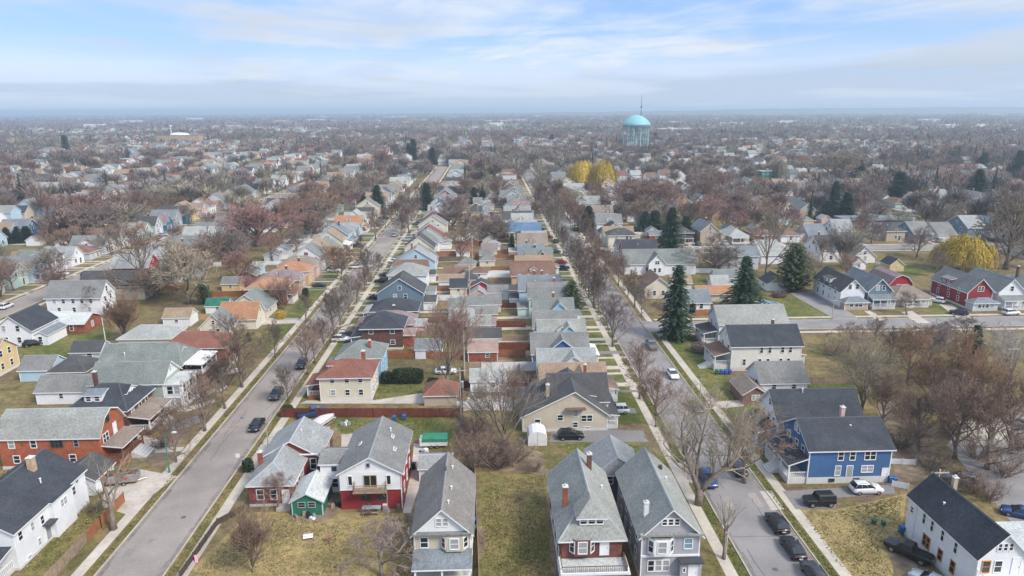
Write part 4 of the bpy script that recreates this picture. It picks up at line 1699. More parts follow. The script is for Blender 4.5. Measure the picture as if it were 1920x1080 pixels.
H.win('S', -76.2, 1.5, .8, .8)
H = House('house', 'cream cottage with orange roof and grey-roofed front wing', 'house', -66, 172)
H.mass(-70, -60.6, 171.8, 178.6, 3.2, 6.6, 'gable', 'x', 'cream', 'orange', found=.3)
H.row('E', (1.7, 4.4), 1)
H.mass(-72.4, -65.6, 165.4, 171.8, 2.9, 6.2, 'gable', 'y', 'cream', 'grey')
H.win('S', -69, 4.0, .7, .9)
H.row('S', (1.6,), 2)
H.row('E', (1.6,), 2)
note(-66, 172, 'the cream cottage with the orange roof')
H = House('house', 'cream house with dark green gable roof beside the green-roofed shed', 'house', -66.4, 185.8)
H.mass(-72, -60.8, 181.4, 190.2, 2.9, 6.9, 'gable', 'y', 'cream', 'green grey')
H.win('S', -66.4, 4.6, .8, 1)
H.row('S', (1.7,), 3)
H.row('E', (1.7,), 2)
note(-66.4, 185.8, 'the cream house with the green roof')
H = House('house', 'red brick two-storey house with orange hipped roof', 'house', -64.6, 198.4)
H.mass(-70.4, -59.4, 193.8, 203, 5.4, 7.5, 'hip', 'x', 'red brick', 'orange', over=.6, corner=False)
H.row('S', (4.2, 1.8), 2)
H.row('E', (4.2, 1.8), 2)
H.porch(-59.4, -57.6, 196, 201, .8, 2.6, 'E', .3, 'red brown', 2)
note(-64.6, 198.4, 'the red brick house with the orange roof')

# --- between the streets, facing the left street
H = House('house', 'low red brick house with blue-grey roof at the street corner beside the green shed', 'house', -31, 98)
H.mass(-34.7, -28.5, 88.3, 96.0, 3.7, 5.9, 'hip', 'y', 'red brick', 'sky grey', inset=(2.2, .01), over=.35, corner=False, found=.4)
H.win('S', -33.1, 1.9, .9, 1.5)
H.win('S', -31.2, 1.9, .8, 1.5)
H.door('S', -29.5, .4, .9, 2.1)
H.row('W', (1.9,), 3)
H.row('E', (1.9,), 3)
H.mass(-35.0, -26.4, 96.0, 104.2, 3.9, 6.4, 'gable', 'y', 'red brick', 'sky grey', over=.35, corner=False)
H.win('S', -27.4, 2.4, .8, 1.7)
H.row('E', (2.4,), 2)
H.row('W', (2,), 3)
band(H, 'flashing', -30.2, -26.4, 95.5, 95.63, 4.1, 4.3, TRIM)
H.vent(-28.6, 101.2, 4.7, .4)
H.vent(-30, 100, 5.9, .3)
H.chimney(-34.5, 93.6, 3.4, 5.8, 'brick', .6)
band(H, 'stoop', -30.6, -28.6, 86.8, 88.25, 0, .45, CONC)
note(-31, 98, 'the low red brick corner house')

H = House('house', 'two-storey house with white upper front, red lower front and wooden balcony', 'house', -17.1, 93)
H.mass(-21.4, -12.8, 87, 99.6, 5.9, 8.3, 'gable', 'y', 'deep red', 'grey', gw='white', over=.4, corner=False)
band(H, 'upper_siding', -21.4, -12.8, 86.9, 86.97, 3.2, 5.9, wall('white'))
band(H, 'belt_board', -21.45, -12.75, 86.86, 86.98, 3.08, 3.2, TRIM)
band(H, 'corner_board', -12.86, -12.72, 86.9, 87.08, 0, 5.85, TRIM)
H.win('S', -19.9, 4.6, .5, 1.35, off=.1, rail=False, pane=GLASS)
H.win('S', -14.5, 4.6, .5, 1.35, off=.1, rail=False, pane=GLASS)
H.win('S', -17.1, 4.45, 1.7, 1.75, off=.1, n=2, rail=False, fr=mat('frame_tan', (.42, .36, .22), .7, .05, 1, 0), pane=GLASS)
H.win('S', -17.3, 6.9, .35, .5, off=.03, rail=False, fr=TRIM_G)
H.win('S', -17.8, 1.9, 1.2, .9, pane=GLASS, n=2, rail=False, fr=TRIM_D)
H.win('S', -15.6, 1.9, 1.2, .9, pane=GLASS, n=2, rail=False, fr=TRIM_D)
H.row('E', (4.4, 1.8), 3)
b = band(H, 'balcony', -19.4, -14.8, 85.5, 86.86, 3.3, 3.46, WOOD)
railing(H, [(-19.3, 86.8), (-19.3, 85.6), (-14.9, 85.6), (-14.9, 86.8)], 3.46, 1.0, WOOD)
mb = MB()
for x in (-19.0, -15.2):
    mb.tube([(x - H.x, 86.8 - H.y, 2.0), (x - H.x, 85.7 - H.y, 3.3)], [.07, .07], 4)
    mb.tube([(x - H.x + (1.3 if x < -17 else -1.3), 86.75 - H.y, 2.2), (x - H.x, 85.8 - H.y, 3.3)], [.06, .06], 4)
mb.build('balcony_brace', [WOOD_B], H.root)
H.mass(-25.2, -21.4, 91.6, 96.4, 4.9, 5.9, 'gable', 'x', 'white', 'grey', over=.3)
H.win('S', -23.2, 3.9, .5, .5, rail=False, pane=GLASS, fr=TRIM_D)
H.win('S', -23.2, 1.6)
tl = math.atan2(2.4, 4.3)
H.skylight(-19.4, 93, 7.15, -tl, .5, 1.0)
H.skylight(-14.9, 95, 7.2, tl, .5, 1.1)
H.skylight(-14.2, 91.7, 6.8, tl, .5, 1.1)
H.vent(-15.4, 96.6, 7.4, .4)
note(-17.1, 93, 'the house with the red lower front')

H = House('house', 'beige gable-fronted house with bay window above blue-grey porch roof', 'house', -6, 79)
H.mass(-9.4, -2.6, 72, 85.2, 6.2, 9.4, 'gable', 'y', 'beige', 'ash grey', gw='white', over=.42, found=.6)
band(H, 'pent_roof', -9.5, -2.5, 71.35, 71.98, 6.0, 6.2, roof('grey'))
H.win('S', -6.4, 7.45, .55, .95, pane=GLASS_L)
H.win('S', -5.6, 7.45, .55, .95, pane=GLASS_L)
H.win('S', -8.2, 4.75, .85, 1.3, pane=GLASS)
bay(H, 'S', -4.55, 3.9, 5.9, 3.3, .75, 'beige', 'blue grey')
H.porch(-9.3, -2.7, 69.7, 72, .7, 2.7, 'S', .95, 'blue grey', 3, rail=True)
H.door('S', -4, .7, .95, 2.05, TRIM_D)
H.win('S', -7.4, 1.9, 1.6, 1.3, pane=GLASS, n=2)
H.row('E', (4.7, 1.9), 4)
H.row('W', (4.7, 1.9), 4)
for x, y, z in ((-5.2, 82.5, 8.6), (-5.1, 77.4, 8.6), (-5.3, 74, 8.7)):
    H.vent(x, y, z, .35)
band(H, 'ridge_vent', -6.12, -5.88, 80.6, 81.4, 9.35, 9.6, TRIM_D)
note(-6, 79, 'the beige house with the blue-grey porch roof')

H = House('house', 'cream house with red-brown hipped roof behind the red board fence', 'house', -28.2, 129)
H.mass(-33.1, -23.2, 124.6, 133.2, 5.3, 7.3, 'hip', 'x', 'cream', 'red brown', over=.5, found=.6)
for x in (-30.6, -27.8, -25.2):
    H.win('S', x, 4.4, .8, .9)
    H.win('S', x, 1.9, .8, 1.1)
H.row('E', (4.3, 1.8), 3)
H.dormer('W', 129, -32, 5.6, 2.6, .9, 1.5, .5, 'gable', 'cream', 'red brown', 1)
H.porch(-36, -33.1, 126, 132, .8, 2.8, 'W', .4, 'red brown', 2, solid=wall('brick'))
H.chimney(-25.6, 131.2, 6, 8.0, 'brick', .7)
note(-28.2, 129, 'the cream house with the red-brown roof')
H = House('house', 'bright sky blue house with grey hipped roof', 'house', -27, 138.4)
H.mass(-31.6, -22.6, 134.4, 142.4, 5.7, 8.0, 'hip', 'x', 'sky blue', 'green grey', over=.5, found=.4)
H.row('S', (4.5,), 3)
H.row('E', (4.5, 1.8), 2)
H.porch(-34.6, -31.6, 135, 141.6, .7, 2.8, 'W', .5, 'blue grey', 3)
H.chimney(-25.2, 136.6, 6.4, 8.4, 'brick', .55)
note(-27, 138.4, 'the bright sky blue house')
H = House('house', 'dark brick house with slate hipped roof beyond the sky blue house', 'house', -25.4, 158.6)
H.mass(-30.2, -20.7, 154.4, 163, 5.7, 8.3, 'hip', 'x', 'dark brick', 'slate', over=.6, found=.5, corner=False)
H.win('S', -23, 4.6, .9, 1.2, fr=TRIM)
H.win('S', -23, 1.8, 1, 1, fr=TRIM)
H.win('S', -28, 4.6, .9, 1.2)
H.row('E', (4.5, 1.8), 2)
H.porch(-33, -30.2, 155, 162, .8, 2.8, 'W', .4, 'charcoal', 3)
H.mass(-20.7, -18.2, 156, 161, 3.2, 3.9, 'gable', 'x', 'brick', 'pink', corner=False)
note(-25.4, 158.6, 'the dark brick house with the slate roof')

H = House('garage', 'small garage with red hipped roof behind the red board fence', 'garage', -9.6, 124.5)
H.mass(-12.7, -6.5, 121.6, 127.4, 2.5, 4.4, 'hip', 'x', 'tan', 'red brown', over=.35, corner=False)
H.door('W', 124.5, .02, 2.6, 2.1)
H = House('shed', 'grey-roofed shed beside the green tarpaulin', 'shed', -8.6, 96.4)
H.mass(-11, -6.2, 94, 98.6, 2.4, 3.4, 'gable', 'x', 'pale grey', 'sky grey', over=.25)
H.door('W', 96.4, .02, 1.6, 2.0)
H = House('shed', 'green garden shed with white metal roof beside the red brick corner house', 'shed', -25.8, 88.4)
H.mass(-28, -23.7, 85.7, 91.8, 2.4, 3.6, 'gable', 'y', 'green', 'silver', over=.3, trim=mat('trim_pale', (.5, .52, .52), .6, .05, 1, 0))
H.win('S', -26.6, 1.7, .9, .7, pane=GLASS, fr=TRIM_G)
H.win('S', -25.2, 1.7, .9, .7, pane=GLASS, fr=TRIM_G)

# --- between the streets, facing the right street or the camera
H = House('house', 'tall brick house with hipped grey roof, front dormer and white balcony', 'house', 11.8, 77.5)
H.mass(8.2, 15.4, 70.4, 84.8, 6.4, 10.0, 'hip', 'y', 'maroon brick', 'moss grey', inset=(3.4, .01), over=.55, found=.7, corner=False)
H.dormer('S', 11.8, 71.0, 7.2, 2.9, 1.15, 2.4, 1.7, 'hip', 'white', 'moss grey', 3, .45)
bay(H, 'S', 10.6, 3.9, 6.1, 3.0, .7, 'dark brick', 'moss grey')
H.door('S', 13.3, 3.5, .95, 2.2)
p = H.porch(7.9, 15.7, 67.8, 70.4, .8, 2.85, 'S', .12, 'silver', 3, solid=wall('brick'), post_m=wall('brick'), rail=True)
railing(H, [(8.0, 70.2), (8.0, 67.8), (15.6, 67.8), (15.6, 70.2)], 3.1, .8, TRIM_B)
band(H, 'balcony_wall', 7.8, 8.0, 67.6, 70.3, 3.06, 3.55, TRIM)
band(H, 'balcony_wall', 15.6, 15.8, 67.6, 70.3, 3.06, 3.55, TRIM)
band(H, 'balcony_wall', 7.8, 15.8, 67.45, 67.6, 3.0, 3.3, TRIM)
H.win('S', 13.2, 1.9, 1.0, 1.3)
H.door('S', 10, .8)
H.row('W', (4.7, 1.9), 4)
H.row('E', (4.7, 1.9), 4)
H.chimney(9.1, 75.2, 6.6, 9.9, 'brick', .6)
H.chimney(13.0, 81.6, 8.0, 10.8, 'dark brick', .6)
H.vent(14.2, 78.4, 7.8, .2)
note(11.8, 77.5, 'the tall brick house with the white balcony')

H = House('house', 'tall grey gable-fronted house with bay window and white front door', 'house', 21.2, 77.5)
H.mass(17.7, 24.7, 70.2, 84.8, 6.4, 9.8, 'gable', 'y', 'grey', 'moss grey', over=.45, found=.6)
band(H, 'pent_roof', 17.4, 25.0, 69.7, 70.18, 6.25, 6.5, roof('moss grey'))
for x in (20.3, 21.05, 21.8):
    H.win('S', x, 7.9, .52, .75, pane=GLASS)
bay(H, 'S', 20.0, 3.75, 6.0, 3.1, .7, 'white', 'grey')
H.win('S', 23.3, 4.95, .9, 1.3, pane=mat('window_blue', (.16, .28, .36), .15, 0, big=0, spec=.6))
band(H, 'belt_board', 17.65, 24.75, 70.08, 70.19, 3.25, 3.5, TRIM)
for x in (18.95, 19.85, 20.75):
    H.win('S', x, 2.0, .68, 1.4, pane=GLASS_L if x > 19.5 else GLASS)
band(H, 'entry_wall', 22.3, 24.85, 69.4, 70.15, 0, 2.95, wall('grey'))
band(H, 'awning', 22.1, 25.0, 68.9, 70.1, 2.98, 3.16, TRIM_D)
H.door('S', 23.8, .5, .95, 2.1, off=.8)
H.win('S', 22.75, 1.9, .22, .5, off=.8, rail=False)
band(H, 'stoop', 22.6, 25, 68, 69.35, 0, .5, CONC)
H.row('W', (4.7, 1.9), 4)
H.row('E', (4.7, 1.9), 4)
H.chimney(18.7, 72.8, 6.8, 8.9, 'white', .55)
H.vent(22.6, 78.6, 8.6, .25)
band(H, 'roof_box', 22.3, 22.7, 81, 81.5, 8.6, 9.1, TRIM_D)
note(21.2, 77.5, 'the tall grey house with the white front door')

H = House('house', 'small dark blue house tucked behind the two tall grey-roofed houses', 'house', 18, 91)
H.mass(14.6, 21.5, 87.6, 94.6, 4.6, 7.0, 'hip', 'y', 'dark grey', 'sky grey', inset=(.01, .01), over=.4)
H.win('S', 17, 3.4, .8, 1.2)
H.win('W', 90, 3.2)
note(18, 91, 'the small dark blue house')

H = House('house', 'tan house with broad gable wall, charcoal roof and side porch', 'house', 13.5, 115.5)
H.mass(5.6, 20.6, 110, 121, 3.0, 7.6, 'gable', 'y', 'beige', 'charcoal', over=.4, found=.5, prof=[(5.0, 2.85), (14.7, 7.6), (21.1, 2.9)])
H.win('S', 12.2, 2.6, .9, 1.0)
H.win('S', 16.9, 2.4, 1.9, 1.1, n=2, pane=GLASS)
H.win('S', 14.9, 3.4, .8, 1.3)
H.win('S', 14.9, 1.2, .8, .9)
H.win('S', 8.2, 1.8, .9, 1.1)
H.win('S', 13.0, .5, .8, .35)
H.win('S', 17.0, .5, .9, .35)
band(H, 'awning', 13.2, 16.6, 109.0, 109.98, 4.35, 4.5, roof('brown'))
H.porch(20.6, 22.6, 110.6, 120, .7, 2.5, 'E', .25, 'charcoal', 3)
H.dormer('E', 115, 18.9, 4.0, 3, 1.1, 2.5, .5, 'shed', 'beige', 'charcoal', 2)
H.mass(10.6, 21.2, 113.4, 121.2, 4.4, 8.1, 'gable', 'x', 'beige', 'charcoal', over=.35)
H.chimney(10.2, 113.0, 5.0, 7.6, 'tan', .6)
H.chimney(17.6, 118.4, 7.0, 9.2, 'brick', .5)
note(13.5, 115.5, 'the tan house with the broad gable')

# --- right of the right street
H = House('house', 'deep blue house with slate roof, white trim and front porch', 'house', 54, 95.7)
H.mass(47.6, 60.2, 90.9, 100.2, 5.8, 8.7, 'gable', 'x', 'blue', 'slate', over=.4, found=1.05)
for x in (52.4, 54.2):
    H.win('S', x, 4.55, .75, 1.35, pane=GLASS)
H.win('S', 56.9, 4.55, 1.6, 1.35, n=2, pane=GLASS)
H.win('S', 52.2, 2.1, .75, 1.5, pane=GLASS_L)
H.door('S', 54.0, .95, .85, 1.9, GLASS_L)
H.win('S', 56.7, 2.3, 1.7, 1.0, n=2, pane=GLASS_L)
H.door('S', 59.5, .3, .85, 2.0)
for x in (51.4, 55.2):
    H.win('S', x, .55, .7, .35, off=.05, fr=TRIM_D)
for y in (93, 95.2, 98):
    H.win('W', y, 4.5, .85, 1.4)
H.win('W', 95, 7.0, .6, 1.1)
H.win('W', 96, 7.0, .6, 1.1)
H.porch(44.7, 47.55, 91.0, 99.6, 1.0, 3.1, 'W', 1.0, 'slate', 4, steps=(43.1, 44.7, 94.2, 96.6, 'W'))
H.chimney(55.0, 96.6, 7.8, 9.8, 'pink', .6)
H.vent(55.2, 94.2, 7.6, .3)
note(54, 95.7, 'the deep blue house')
H = House('house', 'white house with slate roof directly behind the deep blue house', 'house', 54, 105)
H.mass(47.2, 61.0, 101.2, 109, 5.8, 9.4, 'gable', 'x', 'white', 'slate', over=.5, found=.8)
for y in (103, 105, 107.2):
    H.win('W', y, 4.5, .85, 1.4)
H.win('W', 105, 7.2, .8, 1.1)
H.porch(44, 47.15, 101.8, 108.6, 1.0, 3.1, 'W', .9, 'charcoal', 4, steps=(42.4 + .9, 44, 104, 106, 'W'))
H.vent(52.3, 104.6, 9.2, .4)
note(54, 105, 'the white house behind the deep blue house')
H = House('house', 'small white house with grey roof and brown front porch', 'house', 57.5, 126)
H.mass(53, 62.2, 122.8, 130, 3.3, 6.2, 'gable', 'x', 'white', 'grey', over=.4, found=.4)
H.win('S', 59.6, 2.2, .8, 1.3)
H.win('S', 55.6, 2.2, .8, 1.3)
H.win('W', 125, 2.2)
H.mass(48.4, 53, 119.6, 126.4, 2.3, 3.8, 'gable', 'y', 'dusty brick', 'taupe', over=.3, corner=False)
H.win('S', 50.8, 1.4, 1.4, .9, n=2)
band(H, 'side_porch', 57.6, 61.4, 121.2, 122.75, 0, .4, CONC)
note(57.5, 126, 'the small white house with the brown porch')
H = House('house', 'large off-white house with slate roof above the small white house', 'house', 59.5, 141)
H.mass(52, 67.2, 136.9, 145, 5.9, 9.2, 'gable', 'x', 'off white', 'slate', over=.4, found=.9)
for x in (58.5, 60.3, 63.1, 64.8):
    H.win('S', x, 4.7, .62, 1.3, pane=GLASS)
for x in (54.9, 58.3, 60.1, 62.9, 64.6):
    H.win('S', x, 2.0, .6, 1.3, pane=GLASS)
for y in (139, 142.5):
    H.win('W', y, 4.6, .85, 1.4)
H.win('W', 141, 7.2, .8, 1.1)
H.porch(48.6, 51.95, 137.4, 144.6, 1.3, 3.2, 'W', .9, 'brown', 3, steps=(45.8, 48.6, 138.6, 140.4, 'W'))
H.chimney(62.6, 142, 8.0, 9.9, 'dark brick', .5)
H.porch(67.2, 69.2, 139, 143, .8, 2.6, 'E', .4, 'red brown', 2)
note(59.5, 141, 'the large off-white house')
H = House('house', 'white house with moss-grey roof behind the large off-white house', 'house', 62.5, 157)
H.mass(54.6, 71, 152.8, 161, 5.8, 9.1, 'gable', 'x', 'white', 'moss grey', over=.4, found=.7)
H.row('S', (4.6,), 5)
H.row('W', (4.6, 1.9), 2)
H.porch(51.2, 54.55, 153.4, 160, .9, 3.0, 'W', .7, 'charcoal', 3)
note(62.5, 157, 'the white house by the cross street')
H = House('house', 'white house with orange-framed lower windows at the lower right corner', 'house', 57.7, 71.4)
H.mass(54.9, 60.6, 65, 77.9, 6.0, 8.9, 'gable', 'y', 'white', 'slate', over=.35, found=.4)
for y in (75.8 - 1.2, 73.0, 71.0, 68.6):
    H.win('W', y, 4.55, .5, 1.5, pane=GLASS)
H.win('W', 77.1, 4.2, .5, .8)
H.win('W', 73.6, 1.9, 1.3, 1.5, n=2, fr=TRIM_O, pane=GLASS)
H.win('W', 70.9, 1.9, .7, 1.4, fr=TRIM_O, pane=GLASS)
H.win('W', 68.6, 1.9, .7, 1.5, fr=TRIM_O, pane=GLASS)
for x in (57.1, 57.75, 58.4):
    H.win('S', x, 7.1, .38, .85, pane=GLASS)
for x in (55.9, 57.3):
    H.win('S', x, 4.6, .8, 1.4, fr=TRIM_O if x < 56 else TRIM)
H.door('S', 59.4, 3.5, .9, 2.1)
band(H, 'porch_deck', 54.9, 62, 62.6, 64.98, 3.0, 3.3, TRIM)
railing(H, [(55, 64.9), (55, 62.7), (62, 62.7)], 3.3, .9)
H.chimney(58.3, 75.0, 7.6, 10.0, 'tan', .5)
H.vent(56.2, 73.4, 7.2, .3)
band(H, 'downpipe', 54.78, 54.88, 76.2, 76.3, .1, 5.7, TRIM)
H.mass(60.6, 67, 66.5, 72, 5.2, 5.4, 'flat', 'x', 'white', 'silver', over=.25)
note(57.7, 71.4, 'the white house at the lower right')

# --- beyond the cross street
H = House('house', 'low white house with blue-grey roof between the two tall spruces', 'house', 56.4, 185)
H.mass(51, 61.8, 181.4, 189, 3.0, 5.6, 'gable', 'x', 'white', 'blue grey')
H.row('W', (1.7,), 2)
H.row('S', (1.7,), 3)
note(56.4, 185, 'the low white house between the spruces')
H = House('house', 'cream house with brown gable roof behind the street spruce', 'house', 50.6, 201)
H.mass(46.6, 54.6, 195.6, 206.4, 3.6, 6.6, 'gable', 'y', 'cream', 'brown')
H.row('S', (1.8,), 2)
H.row('W', (1.8,), 3)
note(50.6, 201, 'the cream house with the brown roof')
for x, y, sx, sy, lb in ((66.5, 194.5, 10, 5, 'long low tan-roofed garage behind the low white house'), (60.5, 208, 6, 5, 'small tan-roofed garage beside the brown-roofed cream house')):
    H = House('garage', lb, 'garage', x, y)
    H.mass(x - sx / 2, x + sx / 2, y - sy / 2, y + sy / 2, 2.5, 4.2, 'gable', 'x', 'cream', 'orange' if sx > 8 else 'tan')
H = House('house', 'broad white house with green-grey roof and small front gable', 'house', 60, 230)
H.mass(46.5, 71, 226, 234.6, 4.2, 8.2, 'gable', 'x', 'white', 'green grey')
H.row('S', (2,), 5)
H.mass(54.4, 60, 224.4, 230, 4.6, 7.6, 'gable', 'y', 'white', 'green grey')
H.win('S', 57.2, 4.6, 1.4, 1.1, n=2)
H.row('S', (2,), 2)
note(60, 230, 'the broad white house with the front gable')
H = House('house', 'white two-storey house with blue-grey roof beside the broad white house', 'house', 88, 236)
H.mass(82, 95, 232, 240, 5.2, 7.8, 'gable', 'x', 'pale grey', 'blue grey')
H.row('S', (4.2, 1.8), 4)
note(88, 236, 'the pale house beside the broad white house')
H = House('garage', 'tan-gabled garage with white door on the green lawn', 'garage', 90, 206)
H.mass(86.6, 93.4, 202.8, 209.4, 2.6, 4.8, 'gable', 'y', 'white', 'charcoal', gw='tan')
H.door('S', 90.4, .02, 4.4, 2.1)
H.win('W', 206, 1.5)
for x, y, w_, d_, lb, wl, rf in ((77, 213.5, 8, 6, 'white garage with grey-green roof behind the tall lawn spruce', 'white', 'green grey'), (72, 205.6, 5, 5, 'small white shed beside the tall lawn spruce', 'white', 'pale grey')):
    H = House('garage', lb, 'garage', x, y)
    H.mass(x - w_ / 2, x + w_ / 2, y - d_ / 2, y + d_ / 2, 2.6, 4.6, 'gable', 'x', wl, rf)
    H.row('S', (1.5,), 2)
H = House('house', 'white gable-fronted house with tan ground floor on the cross street', 'house', 103.2, 192)
H.mass(99.8, 106.6, 183.6, 200, 5.0, 8.3, 'gable', 'y', 'white', 'charcoal', found=.5)
H.win('S', 102.2, 6.1, .9, 1.3)
H.win('S', 104.3, 6.1, .9, 1.3)
H.row('W', (4.2, 1.8), 4)
H.dormer('W', 193, 100.2, 5.2, 4, 1.3, 2, .6, 'shed', 'white', 'charcoal', 2)
H.mass(99.9, 106.5, 181, 183.6, 2.6, 3.6, 'hip', 'x', 'tan', 'blue grey', inset=(2, 2))
H.row('S', (1.6,), 3, 1.0, 1.3)
note(103, 192, 'the white gable-fronted house on the cross street')
H = House('house', 'slate-blue gable-fronted house with white porch on the cross street', 'house', 111.2, 191)
H.mass(107.9, 114.6, 183.8, 199, 5.0, 8.3, 'gable', 'y', 'slate blue', 'blue grey', found=.5)
H.win('S', 110.4, 5.6, .8, 1.3)
H.win('S', 112.1, 5.6, .8, 1.3)
H.row('W', (4.2, 1.8), 4)
H.porch(108, 114.5, 181.2, 183.8, .7, 2.8, 'S', .8, 'blue grey', 4)
note(111, 191, 'the slate-blue gable-fronted house')
H = House('house', 'low bungalow with broad taupe hipped roof beside the slate-blue house', 'house', 121.5, 189)
H.mass(116, 127, 184.2, 193.8, 2.7, 5.2, 'hip', 'x', 'beige', 'taupe', over=.6)
H.row('S', (1.6,), 4)
H.porch(118, 125, 182.4, 184.2, .4, 2.3, 'S', .3, 'taupe', 4)
note(121.5, 189, 'the taupe-roofed bungalow')
H = House('garage', 'bright red barn-roofed garage behind the bungalow', 'garage', 127.2, 206)
H.mass(123.6, 130.8, 200, 212, 2.6, 5.4, 'gambrel', 'y', 'red', 'mauve', corner=False)
H.door('S', 127.2, .02, 2.6, 2.2, paint('door_red', (.3, .02, .02), 0))
H = House('house', 'deep red gable-fronted house with pale glazed front porch', 'house', 138.4, 189)
H.mass(134.8, 142, 181, 197, 5.0, 8.6, 'gable', 'y', 'deep red', 'grey', found=.5)
H.win('S', 138.4, 5.6, 1.6, 1.2, n=2)
H.row('W', (2, 4.2), 3)
H.dormer('W', 191, 135.2, 5.2, 4, 1.2, 2, .6, 'shed', 'deep red', 'grey', 2)
H.mass(134.9, 141.9, 178.2, 181, 2.6, 3.5, 'hip', 'x', 'pale grey', 'blue grey', inset=(2, 2))
H.row('S', (1.6,), 4, 1.1, 1.3)
note(138, 189, 'the deep red gable-fronted house')
H = House('house', 'pale grey gable-fronted house beside the deep red house', 'house', 147.4, 189)
H.mass(143.8, 151, 181, 196, 5.0, 8.4, 'gable', 'y', 'white', 'green grey', found=.5)
H.win('S', 147.4, 5.6, .9, 1.3)
H.row('W', (2, 4.2), 3)
H.porch(144, 150.8, 178.4, 181, .6, 2.7, 'S', .8, 'green grey', 4)
note(147, 189, 'the pale grey house beside the deep red house')
# ------------------------------------------------------------------ the rows of houses along each street
AR = random.Random(77)
WALLS = ['white'] * 11 + ['cream'] * 5 + ['pale grey'] * 3 + ['pale blue'] * 3 + ['tan', 'beige', 'beige', 'grey', 'sage', 'yellow', 'mint', 'blue', 'brick', 'brick', 'dark brick', 'teal', 'slate blue', 'red', 'pink', 'peach', 'off white', 'off white']
ROOFS = ['grey'] * 5 + ['charcoal'] * 3 + ['blue grey'] * 4 + ['green grey'] * 3 + ['moss grey'] * 3 + ['pale grey'] * 3 + ['brown'] * 3 + ['tan'] * 2 + ['red brown'] * 1 + ['taupe'] * 2 + ['slate', 'charcoal', 'ash grey', 'ash grey', 'mauve', 'sky grey', 'sky grey']
CAND = []     # every lot that could carry a house, as a plan


def lot(street, side, n, x0, x1, y0, y1, face, spec=None):
    CAND.append(dict(street=street, side=side, n=n, box=(x0, x1, y0, y1), face=face, spec=spec or {}, d=math.hypot((x0 + x1) / 2, (y0 + y1) / 2)))


ROW_B = [  # left side of the right street, going away: wall, roof, form
    ('beige', 'tan', 'xg'), ('white', 'sky grey', 'xg'), ('blue', 'grey', 'xgs'), ('white', 'moss grey', 'xgb'), ('pale grey', 'grey', 'x'), ('white', 'green grey', 'xgb'), ('mint', 'grey', 'gam'), ('pale blue', 'blue grey', 'x'), ('pale grey', 'charcoal', 'x'),
    ('peach', 'brown', 'x'), ('beige', 'red brown', 'x'), ('cream', 'tan', 'x'), ('green', 'green grey', 'xg'), ('red', 'blue grey', 'xg'), ('peach', 'taupe', 'x'), ('pale blue', 'sky grey', 'x'), ('pale blue', 'slate', 'x'), ('yellow', 'blue', 'x'), ('pale grey', 'sky grey', 'x'), ('white', 'pale grey', 'x'), ('white', 'charcoal', 'x'), ('cream', 'green grey', 'x')]
ROW_A = [  # right side of the left street
    ('pink', 'mauve', 'hip'), ('dark grey', 'slate', 'hip'), ('slate blue', 'charcoal', 'ys'), ('pale grey', 'green grey', 'hip'), ('white', 'moss grey', 'hip2'), ('pink', 'brown', 'x'), ('pale blue', 'sky grey', 'y'), ('cream', 'grey', 'y'), ('cream', 'charcoal', 'y'), ('white', 'green grey', 'y'), ('white', 'moss grey', 'y'), ('pale grey', 'red brown', 'y'), ('white', 'sky grey', 'y'), ('cream', 'grey', 'y'), ('white', 'blue grey', 'y')]
ROW_C = [  # left side of the left street
    ('tan brick', 'mauve', 'hip'), ('peach', 'orange', 'hip'), ('pink', 'taupe', 'hip'), ('white', 'grey', 'y'), ('cream', 'tan', 'y'), ('teal', 'green grey', 'y'), ('cream', 'tan', 'y'), ('pale blue', 'blue grey', 'y'), ('pale blue', 'sky grey', 'x'), ('pale blue', 'sky grey', 'x'), ('cream', 'orange', 'x'), ('white', 'pale grey', 'y')]
k, y = 0, 121.4
while y < 690:     # right street, left side
    s = ROW_B[k] if k < len(ROW_B) else None
    wdt = 7.9
    d = AR.uniform(12.5, 15) if k > 8 else 14
    d = [12.6, 11.8, 12.4, 11, 10.6, 10.4, 11, 12, 12][k] if k < 9 else AR.choice([9.5, 11, 12.5, 13.5])
    fx = 22 + (AR.uniform(-.6, .6) if k < 6 else AR.uniform(-1.8, 1.2))
    lot('right street', 'left side', k + 2, fx - d, fx, y + .2, y + wdt + (0 if k < 6 else AR.uniform(-.9, .5)), 'E', dict(s=s))
    y += 9.6 if k < 14 else AR.uniform(9.2, 11.2)
    k += 1
k, y = 0, 164.5
while y < 690:     # left street, right side
    s = ROW_A[k] if k < len(ROW_A) else None
    d = AR.uniform(11, 13)
    lot('left street', 'right side', k + 5, -31.5, -31.5 + d, y, y + 8.2 + (1.6 if s and s[2] in ('hip2', 'ys') else 0), 'W', dict(s=s))
    y += AR.uniform(10.2, 11.4)
    k += 1
k, y = 0, 206
while y < 690:     # left street, left side
    s = ROW_C[k] if k < len(ROW_C) else None
    d = AR.uniform(11, 13)
    lot('left street', 'left side', k + 10, -58.5 - d, -58.5, y, y + 8.2, 'E', dict(s=s))
    y += AR.uniform(10.4, 11.6)
    k += 1
k, y = 0, 242
while y < 690:     # right street, right side
    d = AR.uniform(11, 13.5)
    if not any(abs(y + 4 - c) < 9 for c, _, _ in EW):
        lot('right street', 'right side', k + 9, 49, 49 + d, y, y + 7.8, 'W', dict(s=None))
        k += 1
    y += AR.uniform(9.8, 11)
for c, hw, nm in NS[2:]:
    for side, sg in (('left side', -1), ('right side', 1)):
        k, y = 0, (150 if c == -139 else 165) + AR.uniform(0, 8)
        if c == -139 and sg > 0:
            y = 215
        while y < 690:
            d = AR.uniform(11, 14)
            xa = c + sg * 13.5
            xb = xa + sg * d
            k += 1
            lot(nm, side, k, min(xa, xb), max(xa, xb), y, y + 8, 'E' if sg < 0 else 'W')
            y += AR.uniform(10.2, 11.8)
